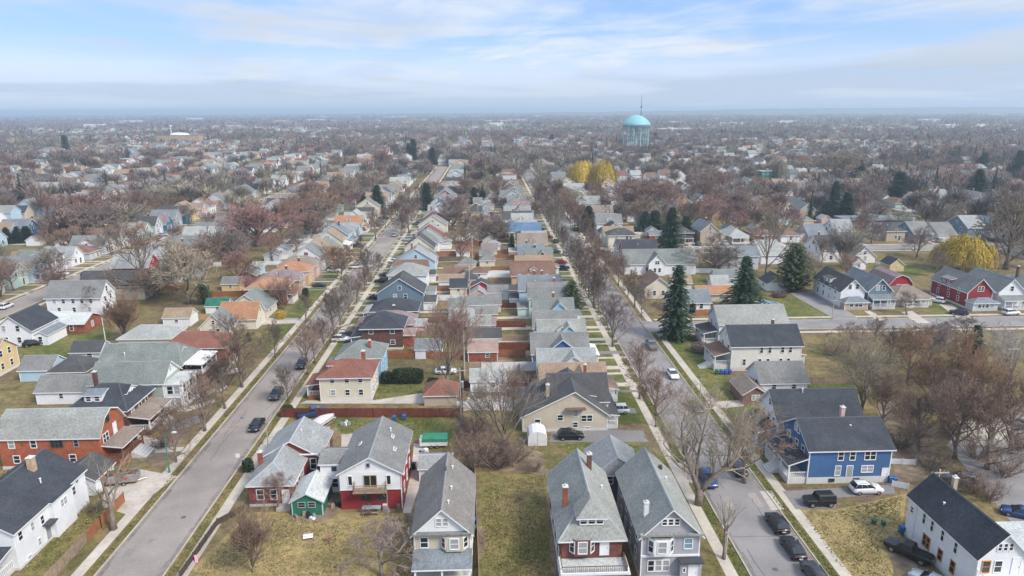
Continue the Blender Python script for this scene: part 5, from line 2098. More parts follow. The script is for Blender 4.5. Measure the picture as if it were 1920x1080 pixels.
for c, hw, nm in EW:
    for side, sg in (('near side', -1), ('far side', 1)):
        if nm == 'cross street' and sg < 0:
            continue
        k, x = 0, 76 + AR.uniform(0, 6)
        if nm == 'cross street':
            x = 153
        while x < 520:
            d = AR.uniform(11, 15)
            ya = c + sg * 13
            yb = ya + sg * d
            k += 1
            if AR.random() < .86 and not (nm == 'second cross-street' and sg < 0 and 76 < x < 97) and not (nm == 'second cross-street' and sg < 0 and x > 140 and x < 190) and not (nm == 'third cross-street' and sg < 0 and 175 < x < 255):
                lot(nm, side, k, x, x + 8, min(ya, yb), max(ya, yb), 'N' if sg < 0 else 'S')
            x += AR.uniform(10.2, 12.5)
CAND = [c for c in CAND if in_view((c['box'][0] + c['box'][1]) / 2, (c['box'][2] + c['box'][3]) / 2, 60)]
CAND.sort(key=lambda c: c['d'])
N_HAND = sum(1 for o in scene.objects if o.get('category') == 'house')
BUILD, REST = CAND[:298 - N_HAND], CAND[298 - N_HAND:]
FORMN = {'x': 'gable', 'y': 'gable', 'hip': 'hipped', 'gam': 'barn-shaped'}
GARAGES = []
WALKS = {}
for c in BUILD:
    x0, x1, y0, y1 = c['box']
    r = random.Random(int(x0 * 31 + y0 * 17))
    s = c['spec'].get('s')
    if s:
        wl, rf, form = s
    else:
        wl, rf = r.choice(WALLS), r.choice(ROOFS)
        ns = c['face'] in 'EW'
        form = r.choice(['x', 'x', 'x', 'xg', 'y', 'y', 'hip']) if ns else r.choice(['y', 'y', 'y', 'x', 'hip'])
        if c['street'] in ('left street',) and c['side'] == 'right side':
            form = r.choice(['y', 'y', 'y', 'xg', 'x'])
    far = c['d'] > 260
    one = r.random() < .5
    ev = r.uniform(2.7, 3.6) if one else r.uniform(4.5, 5.7)
    if form in ('xg', 'xgs', 'xgb'):
        ev = 3.6
    if form in ('hip2', 'ys'):
        ev = 5.4
    W = (y1 - y0) if form[0] != 'y' else (x1 - x0)
    rise = min(4.2, W / 2 * r.uniform(.75, .95)) if form not in ('hip', 'hip2') else W / 2 * .52
    fn = 'hipped' if form.startswith('hip') else 'barn-shaped' if form == 'gam' else 'gable'
    short = f"{ordinal(c['n'])} house on the {c['street']}'s {c['side']}"
    lab = f"{wl.replace(' ', '-')} house with {rf.replace(' ', '-')} {fn} roof, {short}"
    cx, cy = (x0 + x1) / 2, (y0 + y1) / 2
    H = House('house', lab, 'house', cx, cy, f"houses along the {c['street']}", single=c['d'] > 170)
    kind = {'hip': 'hip', 'hip2': 'hip', 'gam': 'gambrel'}.get(form, 'gable')
    ax = 'y' if form[0] == 'y' else 'x'
    if kind == 'hip':
        ax = 'x' if (x1 - x0) > (y1 - y0) else 'y'
        H.mass(x0, x1, y0, y1, ev, ev + min(y1 - y0, x1 - x0) / 2 * .55, 'hip', ax, wl, rf, over=.5)
    else:
        H.mass(x0, x1, y0, y1, ev, ev + rise, kind, ax, wl, rf, over=.4, gw={'xgs': None}.get(form))
    zs = (1.8,) if ev < 4 else (1.8, 4.3)
    ww, hh = (.85, 1.3) if not far else (1.0, 1.4)
    if c['d'] < 430:
        nS = max(1, int((x1 - x0) / (3.2 if not far else 4.5)))
        H.row('S', zs, nS, ww, hh, drop=.2)
        if ax == 'y' and kind == 'gable':
            H.win('S', cx, ev + rise * .32, ww, 1.1)
        vis = 'E' if cx < -10 else 'W'
        H.row(vis, zs, 2, ww, hh, drop=.1)
        if ax == 'x' and kind == 'gable':
            H.win(vis, cy, ev + rise * .32, ww, 1.1)
        if c['face'] == vis or c['face'] == 'S':
            fx = cy + 1.6 if c['face'] in 'EW' else cx + 1.6
            H.door(c['face'], fx, .35, .95, 2.05, AR.choice([TRIM, TRIM_D, TRIM_B]), mi=0)
    if form in ('xg', 'xgs', 'xgb'):
        gx_ = cx + r.uniform(.2, 1.6)
        gwid = min(8.2, (x1 - x0) * .68)
        gwl = {'xgb': 'sky blue' if c['n'] % 4 else 'blue', 'xgs': 'blue'}.get(form, wl)
        H.mass(gx_ - gwid / 2, gx_ + gwid / 2, y0 - .5, cy, 3.4, 3.4 + min(rise - .03, gwid * .5), 'gable', 'y', wl, rf, over=.4, gw=gwl)
        H.win('S', gx_, 4.1, .9, 1.0)
    elif r.random() < .45 and c['d'] < 380:      # a rear or side addition with its own lower roof
        bw = r.uniform(2.4, 4)
        if c['face'] == 'E':
            H.mass(x0 - bw, x0, y0 + .6, y1 - r.uniform(.6, 2.5), 2.5, 3.5, 'gable', 'x', r.choice([wl, wl, 'white']), r.choice([rf, rf, 'charcoal', 'pale grey']), over=.25)
        elif c['face'] == 'W':
            H.mass(x1, x1 + bw, y0 + .6, y1 - r.uniform(.6, 2.5), 2.5, 3.5, 'gable', 'x', r.choice([wl, wl, 'white']), r.choice([rf, rf, 'charcoal', 'pale grey']), over=.25)
        else:
            H.mass(x0 - bw, x0, y0 + 2, y1 - 2, 2.5, 3.4, 'gable', 'y', wl, rf, over=.25)
    if ev > 4 or rise > 3.2:
        H.vent(cx + r.uniform(-2.5, 2.5), cy - 1.6, ev + rise * .45, .5)
        if r.random() < .3 and kind == 'gable' and ax == 'x':
            H.dormer('S', cx, y0 + 1.0, ev + .5, 2.2, 1.2, 2.2, .7, 'gable', wl, rf, 1)
    if r.random() < .5:
        H.chimney(cx + r.uniform(-2, 2), cy + r.uniform(.8, 1.6), ev + rise * .3, ev + rise + .9, r.choice(['brick', 'brick', 'dark brick', 'tan']), .6)
    if r.random() < .5 and c['d'] < 330:
        pf = c['face']
        prf = r.choice([rf, rf, 'pale grey', 'white'])
        if pf == 'E':
            H.porch(x1, x1 + 2.3, y0 + .5, y1 - .5, .6, 2.5, 'E', .5, prf, 3, rail=False)
        elif pf == 'W':
            H.porch(x0 - 2.3, x0, y0 + .5, y1 - .5, .6, 2.5, 'W', .5, prf, 3, rail=False)
        elif pf == 'S':
            H.porch(x0 + .5, x1 - .5, y0 - 2.3, y0, .6, 2.5, 'S', .5, prf, 3, rail=False)
    note(cx, cy, f"the {short}")
    # the lot's drive, front walk and garage
    f = c['face']
    if f in 'EW':
        sg = 1 if f == 'E' else -1
        edge = x1 if f == 'E' else x0
        st = {-1: min, 1: max}[sg]
        sc_ = min(NS, key=lambda q: abs(q[0] - (edge + sg * 13)))
        kerb_x = sc_[0] - sg * sc_[1]
        WALKS.setdefault(c['street'], []).append((min(edge, kerb_x), max(edge, kerb_x), cy + 1.0, cy + 2.1))
        back = x0 if f == 'E' else x1
        gx0 = back - sg * r.uniform(7.5, 11)
        WALKS[c['street']].append((min(gx0, kerb_x), max(gx0, kerb_x), y1 + .15, y1 + 2.2))
        if r.random() < .72:
            ga, gb = gx0, gx0 - sg * r.uniform(5, 6.5)
            GARAGES.append((min(ga, gb), max(ga, gb), y1 - 2.6, y1 + 2.0, r, short))
    else:
        sg = 1 if f == 'N' else -1
        edge = y1 if f == 'N' else y0
        kerb_y = min((q[0] for q in EW), key=lambda q: abs(q - (edge + sg * 13))) - sg * 3.9
        WALKS.setdefault(c['street'], []).append((cx + 1, cx + 2.1, min(edge, kerb_y), max(edge, kerb_y)))
        back = y0 if f == 'N' else y1
        gy0 = back - sg * r.uniform(6, 12)
        WALKS[c['street']].append((x1 + .1, x1 + 2.2, min(gy0, kerb_y), max(gy0, kerb_y)))
        if r.random() < .7:
            ga, gb = gy0, gy0 - sg * 6
            GARAGES.append((x1 - 2.6, x1 + 2.4, min(ga, gb), max(ga, gb), r, short))
for st, rs_ in WALKS.items():
    mb = MB()
    for j, (a, b, c_, d_) in enumerate(rs_):
        z = .030 + .002 * (j % 2)
        mb.face([(a, c_, z), (b, c_, z), (b, d_, z), (a, d_, z)], 0 if (j * 7 % 5) else 1)
    structure(mb.build('front_walks', [WALK, ASPH]))
GRW = ['white'] * 6 + ['cream', 'cream', 'beige', 'pale grey', 'tan', 'pale blue', 'brick', 'red', 'yellow', 'pink']
# rear garages and sheds of the two near rows between the streets
for (x, y, sx, sy, wl, rf, kd, lb) in (
        (-.4, 130.6, 7.2, 5.2, 'white', 'pale grey', 'x', 'white garage with pale grey roof beyond the utility pole and red hipped garage'),
        (10.2, 123.8, 4.2, 5, 'beige', 'tan', 'y', 'small tan shed behind the tan-roofed house'),
        (-1.6, 148.4, 6.6, 6.5, 'brick', 'pink', 'x', 'brick garage with pale tan roof in the middle of the back yards'),
        (-1.0, 157.4, 7.4, 5.4, 'white', 'charcoal', 'x', 'white garage with dark roof beside the brown board fence'),
        (-1.8, 168.0, 6.6, 5.6, 'tan brick', 'mauve', 'hip', 'brick garage with mauve hipped roof by the back-yard fence'),
        (2.6, 199, 6, 5, 'white', 'grey', 'x', 'white garage with grey roof behind the white vinyl fence'),
        (-14, 150, 6, 5, 'white', 'blue grey', 'x', 'small garage with blue-grey roof under the big bare maple'),
        (-5.2, 186, 7, 5, 'pale grey', 'green grey', 'x', 'low grey garage in the yard beyond the big bare maple'),
        (-12, 214, 8, 5, 'white', 'tan', 'x', 'white garage with tan roof behind the white hipped-roof house'),
        (-11, 224, 8, 5, 'white', 'brown', 'x', 'white garage with brown roof behind the white hipped-roof house')):
    H = House('garage', lb, 'garage', x, y)
    kd2, a_ = ('hip', 'x') if kd == 'hip' else ('gable', kd)
    H.mass(x - sx / 2, x + sx / 2, y - sy / 2, y + sy / 2, 2.5, 4.1, kd2, a_, wl, rf, over=.25)
    H.win('S', x + 1, 1.5, .8, .8)
for (a, b, c_, d_, r, short) in GARAGES:
    cx, cy = (a + b) / 2, (c_ + d_) / 2
    if -5 < cx < 12 and cy < 165:
        continue
    wl, rf = r.choice(GRW), r.choice(ROOFS)
    if not in_view(cx, cy, 20):
        continue
    H = House('garage', f"{wl.replace(' ', '-')} garage with {rf.replace(' ', '-')} roof behind the {short}", 'garage', cx, cy, 'garages at the back of the lots', single=math.hypot(cx, cy) > 170)
    H.mass(a, b, c_, d_, 2.5, r.uniform(3.9, 4.7), r.choice(['gable', 'gable', 'gable', 'hip']), r.choice('xy'), wl, rf, over=.3)
    if math.hypot(cx, cy) < 330:
        H.win('S', cx, 1.5, .8, .8)

# fences between the back yards
FM = {'white vinyl': mat('white_vinyl', (.70, .71, .71), .5, .04, 1, .03), 'brown board': WOOD_B, 'grey board': WOOD, 'dark red board': WOOD_R}
FENCES = []
for c in BUILD:
    r = random.Random(int(c['d'] * 13))
    if c['d'] > 330 or r.random() < .35 or c['face'] not in 'EW':
        continue
    x0, x1, y0, y1 = c['box']
    k = r.choice(list(FM))
    short = f"{ordinal(c['n'])} house on the {c['street']}'s {c['side']}"
    ys_ = y0 - .9
    if c['face'] == 'E':
        pts = [(x0 - r.uniform(11, 17), ys_), (x0 + 1, ys_)]
    else:
        pts = [(x1 - 1, ys_), (x1 + r.uniform(11, 17), ys_)]
    FENCES.append((pts, r.uniform(1.3, 1.9), FM[k], f"{k} fence behind the {short}"))
# ------------------------------------------------------------------ trees
H0 = {0: 11, 1: 12, 2: 10, 3: 13, 4: 9}


def bare(i, x, y, h, tint, label, wide=1.0, group=None):
    if i == 'b' and y < 150:
        return tree('bare_tree', x, y, h, label, BROAD[0], 14, tint, wide, group)
    if i in ('B', 'C', 'D'):
        return tree('bare_tree', x, y, h, label, BUSHY['BCD'.index(i)], 12, tint, wide, group)
    if i in ('b', 'v') and y > 150:
        return tree('bare_tree', x, y, h, label, BROADF['bv'.index(i)], 14, tint, wide * 1.2, group)
    if i == 'v':
        return tree('bare_tree', x, y, h, label, BROAD[1], 14, tint, wide, group)
    return tree('bare_tree', x, y, h, label, BARE[i], H0[i], tint, wide, group)


POLLARD = make_bare(41, 9, .34, 5, 4, ang=(18, 40), kids=(0, 4, 4, 5, 0, 0), r0=.3, twig_r=.016, limb_len=.5)
ROUND = make_bare(42, 8.5, .24, 22, 4, ang=(6, 40), kids=(0, 8, 7, 6, 0, 0), r0=.17, twig_r=.02, leader=False, limb_len=.78, vase=True, wig=.10, upb=.12)
for (px, py, top, i, tint, wide, lab) in (
        (213, 992, 850, 'p', 'tan', 1.2, 'cut-back bare tree by the driveway with the trailer'),
        (330, 866, 752, 'C', 'brown', 1.0, 'bare verge tree beside the green lamp post'),
        (384, 808, 700, 'B', 'brown', 1.1, 'bare verge tree up the street from the green lamp post'),
        (422, 766, 655, 'C', 'dark brown', 1.0, 'bare verge tree in front of the house with the glazed porch'),
        (454, 726, 600, 'B', 'brown', .9, 'bare verge tree in front of the flat white porch roof'),
        (475, 1072, 945, 'r', 'brown', 1.05, 'round vase-shaped bare tree on the dry lawn at the bottom'),
        (520, 955, 885, 4, 'russet', 1.1, 'small reddish bare tree in front of the low red brick house'),
        (716, 1082, 985, 4, 'mauve', 1.5, 'low spreading pinkish bare tree beside the bay-window house'),
        (1310, 946, 740, 'o', 'tan', .95, 'massive old bare tree forking above the right street'),
        (1357, 1048, 930, 'p', 'tan', .8, 'thin lopped tree with two stems beside the right street'),
        (1230, 800, 690, 'C', 'brown', 1.1, 'bare verge tree up the street from the massive old tree'),
        (1199, 748, 635, 'B', 'brown', .8, 'slender bare verge tree level with the white parked car'),
        (1149, 650, 545, 'B', 'mauve', .95, 'pinkish bare verge tree left of the grey pickup'),
        (1114, 577, 440, 'C', 'brown', 1.0, 'tall bare tree beside the dark green conifer on the verge'),
        (1190, 576, 500, 0, 'brown', .9, 'bare verge tree across the street from the street spruce'),
        (1395, 905, 770, 2, 'brown', 1.1, 'bare tree leaning over the verge by the white porch'),
        (838, 718, 530, 'D', 'russet', .8, 'great reddish bare maple in the middle of the back yards'),
        (946, 835, 668, 'D', 'grey-brown', 1.0, 'bare multi-limbed tree beside the tan gable house'),
        (353, 570, 440, 'v', 'tan', 1.0, 'very large pale bare tree left of the second-left back yards'),
        (268, 545, 415, 1, 'brown', 1.1, 'tall brown bare tree behind the beige broad-roofed house'),
        (235, 640, 545, 'r', 'orange-brown', 1.2, 'wide orange-brown bare tree beside the big white house'),
        (180, 585, 530, 2, 'mauve', 1.3, 'pinkish bare tree in front of the big white house'),
        (155, 432, 348, 'b', 'reddish', 1.1, 'broad red-budded maple alone at the far left'),
        (262, 430, 350, 0, 'reddish', 1.1, 'red-budded tree beside the broad maple at the far left'),
        (483, 462, 365, 'b', 'reddish', 1.05, 'dark red maple left of the white cottages on the left street'),
        (548, 450, 378, 0, 'orange-brown', 1.15, 'orange-brown bare tree beside the dark red maple'),
        (435, 650, 585, 2, 'grey-brown', 1.0, 'bare tree in front of the cream cottage with grey wing'),
        (716, 320, 272, 'r', 'russet', 1.3, 'round russet tree in the middle distance left of the conifers'),
        (900, 460, 395, 1, 'russet', 1.0, 'russet bare tree in the back yards between the two streets'),
        (1580, 505, 412, 'r', 'pale grey', 1.35, 'round pale fine-twigged tree behind the cross street houses'),
        (1885, 505, 345, 'v', 'tan', .9, 'very tall tan bare tree at the right edge beside the willow'),
        (1435, 520, 385, 3, 'tan', .8, 'tall thin tan tree behind the tall lawn spruce'),
        (1205, 400, 325, 'b', 'russet', 1.3, 'broad russet tree cluster right of the golden willows'),
        (1255, 405, 335, 1, 'russet', 1.3, 'russet tree leaning into the broad russet cluster'),
        (1170, 400, 330, 3, 'brown', 1.0, 'brown bare tree right below the golden willows'),
        (1570, 340, 268, 'b', 'tan', 1.1, 'big pale tree beyond the green houses'),
        (1715, 470, 440, 4, 'olive', 1.2, 'small olive tree left of the yellow willow'),
        (1700, 590, 545, 4, 'grey-brown', 1.3, 'small spreading bare tree in front of the taupe bungalow'),
        (1330, 765, 735, 4, 'grey-brown', 1.2, 'small bare tree on the lawn above the brown porch')):
    x, y = ground(px, py)
    h = height_at(x, y, top)
    if i == 'p':
        tree('bare_tree', x, y, h, lab, POLLARD, 9, tint, wide)
    elif i == 'o':
        tree('bare_tree', x, y, 16, lab, OLDTREE, 16, tint, 1.0, rz=-.1)
    elif i == 'r':
        tree('bare_tree', x, y, h, lab, ROUND, 8.5, tint, wide)
    else:
        bare(i, x, y, h, tint, lab, wide)
    TREES[-1] = (x, y, h)
# the tangle of trees on the vacant ground above the parking lot
for k, (px, py, top, i, tint, w_, lab) in enumerate((
        (1616, 768, 600, 'D', 'tan', 1.0, 'big forked tree behind the deep blue house'), (1668, 690, 605, 'B', 'grey-brown', 1.1, 'grey tree second from the house end of the tangle'), (1700, 720, 600, 'C', 'orange-brown', 1.1, 'tall orange-brown tree in the middle of the tangle'),
        (1738, 690, 598, 'B', 'mauve', 1.2, 'pinkish tree at the back of the tangle by the cross street'), (1752, 760, 640, 'D', 'orange-brown', 1.0, 'orange-brown leaning tree in the tangle'), (1800, 735, 615, 'C', 'orange-brown', 1.0, 'bright brown tree right of the leaning one in the tangle'),
        (1842, 770, 640, 'D', 'orange-brown', .9, 'orange-brown broad tree at the right of the tangle'), (1885, 720, 595, 'D', 'pale grey', 1.0, 'pale grey tree by the right edge beside the dark conifer'), (1655, 800, 690, 'B', 'brown', 1.2, 'low brown tree just beyond the deep blue house'),
        (1722, 845, 730, 'B', 'brown', 1.2, 'brown tree over the white car beside the deep blue house'), (1790, 860, 700, 'C', 'russet', 1.2, 'russet tree above the roof of the lower right white house'), (1850, 880, 730, 'B', 'brown', 1.2, 'brown tree at the edge of the parking lot'),
        (1895, 850, 700, 'B', 'brown', 1.2, 'brown tree by the right edge over the parking lot'), (1590, 660, 605, 4, 'russet', 1.4, 'low russet tree behind the large off-white house'), (1810, 650, 590, 4, 'mauve', 1.4, 'low pinkish tree beside the dark conifer by the cross street'),
        (1640, 640, 590, 'B', 'mauve', 1.2, 'pinkish tree next to the cross street pavement'), (1770, 660, 600, 'B', 'grey-brown', 1.2, 'grey tree leaning towards the cross street'))):
    x, y = ground(px, py)
    bare(i, x, y, height_at(x, y, top), tint, lab, w_, 'bare trees on the vacant ground')
# street trees on the verges
TR = random.Random(3)
n = 0
for st, X, ys, name, den, tl in (
        ('l', -39.5, [126, 138, 146, 155, 165, 175, 186, 197, 209, 222, 238, 306, 338, 352, 366, 380, 400, 425], "left street's right verge", 1, ['dark brown', 'brown', 'grey-brown', 'dark brown']),
        ('l', -49.6, [150, 178, 226, 262, 300, 330, 350, 372, 396, 420], "left street's left verge", 1, ['dark brown', 'brown', 'grey-brown', 'russet']),
        ('r', 30.4, [182, 189, 197, 206, 214, 222, 230, 239, 248] + [259, 270, 279, 290, 301, 310, 322, 333, 342, 354, 366, 377, 390, 402, 415, 430], "right street's left verge", 1, ['dark brown', 'brown', 'grey-brown', 'grey-brown', 'dark brown']),
        ('r', 41.5, [178, 196, 212, 234, 252, 270, 286, 306, 322, 340, 352, 368, 384, 400, 420], "right street's right verge", 1, ['dark brown', 'brown', 'grey-brown', 'russet'])):
    for k, y in enumerate(ys):
        yy = y + TR.uniform(-1.5, 1.5)
        h = TR.uniform(8.0, 11.5) if X != -49.6 else TR.uniform(7, 10)
        if X > 0:
            h = TR.uniform(9, 13)
        t = TR.choice(tl)
        bare(TR.choice([0, 1, 'B', 'C', 'B']), X + TR.uniform(-.25, .25), yy, h * TR.choice([.8, 1, 1, 1.15]) * (1.3 if yy > 290 else 1), t, f"bare {t} street tree, {ordinal(k + 1)} of the row on the {name}", TR.uniform(.8, 1.05), f"street trees on the {name}")
# conifers, willows, hedges
SPR = [make_conifer(51, 16, 6.6, taper=.72), make_conifer(52, 16, 8.2, droop=.32, taper=.8), make_conifer(53, 14, 4.5, taper=.7)]
OLI = make_conifer(54, 11, 8, taper=.55, mat_=CONE_O, droop=-.25, whorl=.5)
for (px, py, top, kind, wpx, lab) in (
        (1266, 634, 494, 0, 62, 'tall dark spruce on the corner of the cross street'), (1393, 582, 478, 1, 72, 'wide dark spruce on the lawn beyond the cross street'), (1072, 592, 525, 3, 38, 'dense green conifer on the verge of the right street'),
        (1486, 545, 455, 3, 62, 'broad olive-green conifer beside the tan-gabled garage'), (1257, 468, 393, 0, 32, 'tall slim spruce beyond the broad white house'), (1285, 452, 406, 2, 20, 'short slim spruce beside the tall slim one'),
        (1103, 432, 388, 1, 32, 'round dark conifer beside the right street'), (1209, 436, 398, 1, 28, 'dark conifer, left one of the close pair'), (1227, 436, 396, 2, 22, 'dark conifer, right one of the close pair'),
        (801, 393, 345, 2, 18, 'narrow dark conifer at the end of the left street'), (709, 400, 350, 0, 24, 'taller dark conifer left of the left street'), (683, 402, 368, 1, 24, 'lower dark conifer left of the left street'),
        (776, 300, 262, 2, 14, 'tall thin conifer in the far middle distance'), (766, 300, 270, 1, 14, 'shorter conifer next to the tall thin one far away'), (811, 308, 278, 2, 14, 'small conifer left of the three far white gables'),
        (889, 381, 352, 2, 13, 'narrow conifer, left of two by the pole'), (905, 383, 358, 2, 13, 'narrow conifer, right of two by the pole'), (1609, 338, 300, 1, 30, 'dark conifer behind the green houses'), (1683, 376, 324, 2, 27, 'dark upright conifer on the far right'),
        (1562, 402, 343, 0, 22, 'tallest of the dark conifer group behind the brick building'), (1585, 414, 363, 2, 24, 'right one of the dark conifer group'), (1548, 412, 378, 1, 28, 'low left one of the dark conifer group'),
        (1830, 372, 320, 1, 36, 'broad dark conifer at the upper right'), (1905, 336, 285, 1, 30, 'dark conifer at the upper right edge'), (1842, 320, 288, 1, 26, 'rounded conifer above the broad dark one'), (1638, 316, 306, 1, 20, 'small dark conifer far on the right'),
        (45, 383, 358, 1, 18, 'small dark conifer at the far left'), (15, 457, 428, 0, 16, 'first of three small conifers by the left edge'), (35, 455, 426, 0, 16, 'second of three small conifers by the left edge'), (52, 453, 425, 2, 16, 'third of three small conifers by the left edge'),
        (1820, 690, 608, 0, 46, 'dark conifer among the bare trees by the cross street'), (466, 640, 622, 2, 10, 'small clipped conifer by the cream cottage'), (385, 570, 520, 3, 26, 'dark green conifer beside the very large pale tree'),
        (1035, 268, 252, 2, 8, 'tiny conifer left of the water tower'), (1228, 268, 250, 1, 14, 'dark conifer beside the water tower legs'), (125, 290, 255, 2, 12, 'thin conifer far left under the hazy woods'), (960, 470, 440, 2, 10, 'slim conifer in the back yards')):
    x, y = ground(px, py)
    h = height_at(x, y, top)
    c = Vector((x, y, -HCAM)).dot(fw)
    wm = wpx * c / FPX * (1.25 if y < 250 else 1.95)
    h *= 1.0 if y < 250 else 1.08
    ms, h0, w0 = {0: (SPR[0], 16, 6.6), 1: (SPR[1], 16, 8.2), 2: (SPR[2], 14, 4.5), 3: (OLI, 11, 8)}[kind]
    tree('conifer_tree', x, y, h, lab, ms, h0, None, (wm / w0) / (h / h0), None, 'conifer')
for (px, py, top, wpx, seed, lab) in ((1804, 508, 443, 104, 3, 'golden yellow weeping willow at the right'), (1092, 352, 304, 58, 4, 'left half of the pair of golden willows'), (1130, 354, 303, 58, 5, 'right half of the pair of golden willows'), (1462, 340, 300, 30, 6, 'pale yellowish tree beyond the green houses')):
    x, y = ground(px, py)
    h = height_at(x, y, top)
    wm = wpx * Vector((x, y, -HCAM)).dot(fw) / FPX
    tree('willow_tree', x, y, h, lab, make_willow(seed), 11, 'golden yellow' if seed < 6 else 'tan', (wm / 15) / (h / 11), None, 'willow')
for (px, py, sx, sy, sz, boxy, lab, nm) in (
        (463, 888, 1.5, 1.5, 2.0, .5, 'clipped dark round bush at the red brick corner house', 'shrub'), (537, 783, 2.0, 2.0, 1.9, .5, 'clipped dark round bush at the end of the red board fence', 'shrub'),
        (724, 722, 2.4, 2.2, 2.4, .4, 'dark bush at the left end of the tall hedge', 'shrub'), (764, 722, 6.4, 2.4, 3.0, .8, 'tall dark clipped hedge beside the green lawn', 'hedge'), (812, 722, 2.6, 1.8, 1.0, .3, 'low dark bush at the right end of the tall hedge', 'shrub'),
        (1300, 588, 1.4, 1.4, 2.6, .5, 'dark upright bush beside the low white house', 'shrub'), (572, 560, 1.8, 1.8, 3, .4, 'dark bush in front of the mauve-roofed bungalow', 'shrub'),
        (1318, 665, 4.5, 3.5, 2.2, .2, 'grey leafless bush in front of the large off-white house', 'shrub'), (1465, 560, 4.2, 3.2, 1.8, .2, 'russet bush beside the swimming pool', 'shrub'), (525, 600, 2.6, 2.2, 2, .2, 'golden bush beside the cream house with green roof', 'shrub')):
    x, y = ground(px, py)
    seed = int(px + py)
    tint = {1318: 'mauve', 1465: 'russet', 525: 'golden yellow'}.get(px)
    n_ = int(260 + 190 * sx * sz)
    me = leaf_mass(seed, sx, sy, sz, n_, .17, boxy, TWIG if tint else HEDGE)
    e = empty(nm, (x, y + sy / 2, 0), unique(lab), nm)
    o = link('foliage', me, e)
    if tint:
        o.color = (*TINT[tint], 1)
TH = [make_thicket(k) for k in (1, 2, 3)]
for k, (px, py, sc_, tint, lab) in enumerate((
        (880, 872, 1.6, 'brown', 'brown thicket at the back of the empty lot, left end'), (905, 862, 1.8, 'russet', 'russet thicket behind the empty lot'), (935, 872, 1.6, 'brown', 'brown thicket below the multi-limbed tree'), (962, 868, 1.3, 'grey-brown', 'grey thicket nearest the white tent shed'),
        (1000, 885, .7, 'dark brown', 'dark low thicket beside the tall brick house'), (890, 815, 1.5, 'brown', 'brown thicket by the foot of the utility pole'), (905, 745, .8, 'russet', 'russet scrub beside the pale garage'), (955, 722, .9, 'russet', 'russet scrub behind the tan house'),
        (1690, 840, 1.1, 'dark brown', 'dark thicket behind the blue house bins'), (1745, 880, 1.2, 'dark brown', 'dark thicket along the lower right white house'), (1780, 815, 1.2, 'brown', 'brown thicket at the parking lot corner'), (1820, 920, 1.1, 'brown', 'brown thicket beside the parked cars at the right'),
        (1860, 780, 1.2, 'russet', 'russet thicket at the top of the parking lot'), (1560, 665, 1.2, 'russet', 'russet scrub right of the large off-white house'), (1700, 780, 1.2, 'brown', 'brown scrub under the leaning trees'), (300, 840, .8, 'dark brown', 'dark leafless bush by the wide front steps'),
        (345, 745, .9, 'dark brown', 'dark leafless bush before the glazed porch house'), (1830, 860, 1.3, 'brown', 'brown thicket in the middle of the parking lot edge'), (1790, 770, 1.3, 'grey-brown', 'grey thicket under the orange-brown leaning tree'), (1880, 890, 1.2, 'russet', 'russet thicket between the parking lot cars'),
        (1850, 935, 1.1, 'brown', 'brown thicket above the blue car in the parking lot'), (1770, 915, 1.1, 'dark brown', 'dark thicket at the chimney of the lower right white house'), (1720, 815, 1.3, 'brown', 'brown thicket behind the low white board fence'), (1910, 840, 1.3, 'brown', 'brown thicket by the right edge below the silver car'),
        (1650, 735, 1.2, 'russet', 'russet thicket at the foot of the big forked tree'), (1750, 720, 1.3, 'grey-brown', 'grey thicket in the heart of the tangle'), (1830, 720, 1.3, 'russet', 'russet thicket at the back of the tangle'), (180, 960, .6, 'dark brown', 'small dark bush beside the long white house'), (690, 965, .45, 'russet', 'small russet bush by the red lower front'))):
    x, y = ground(px, py)
    e = tree('bush', x, y, 3.0 * sc_, lab, TH[k % 3], 3.0, tint, 1.15, None, 'shrub')

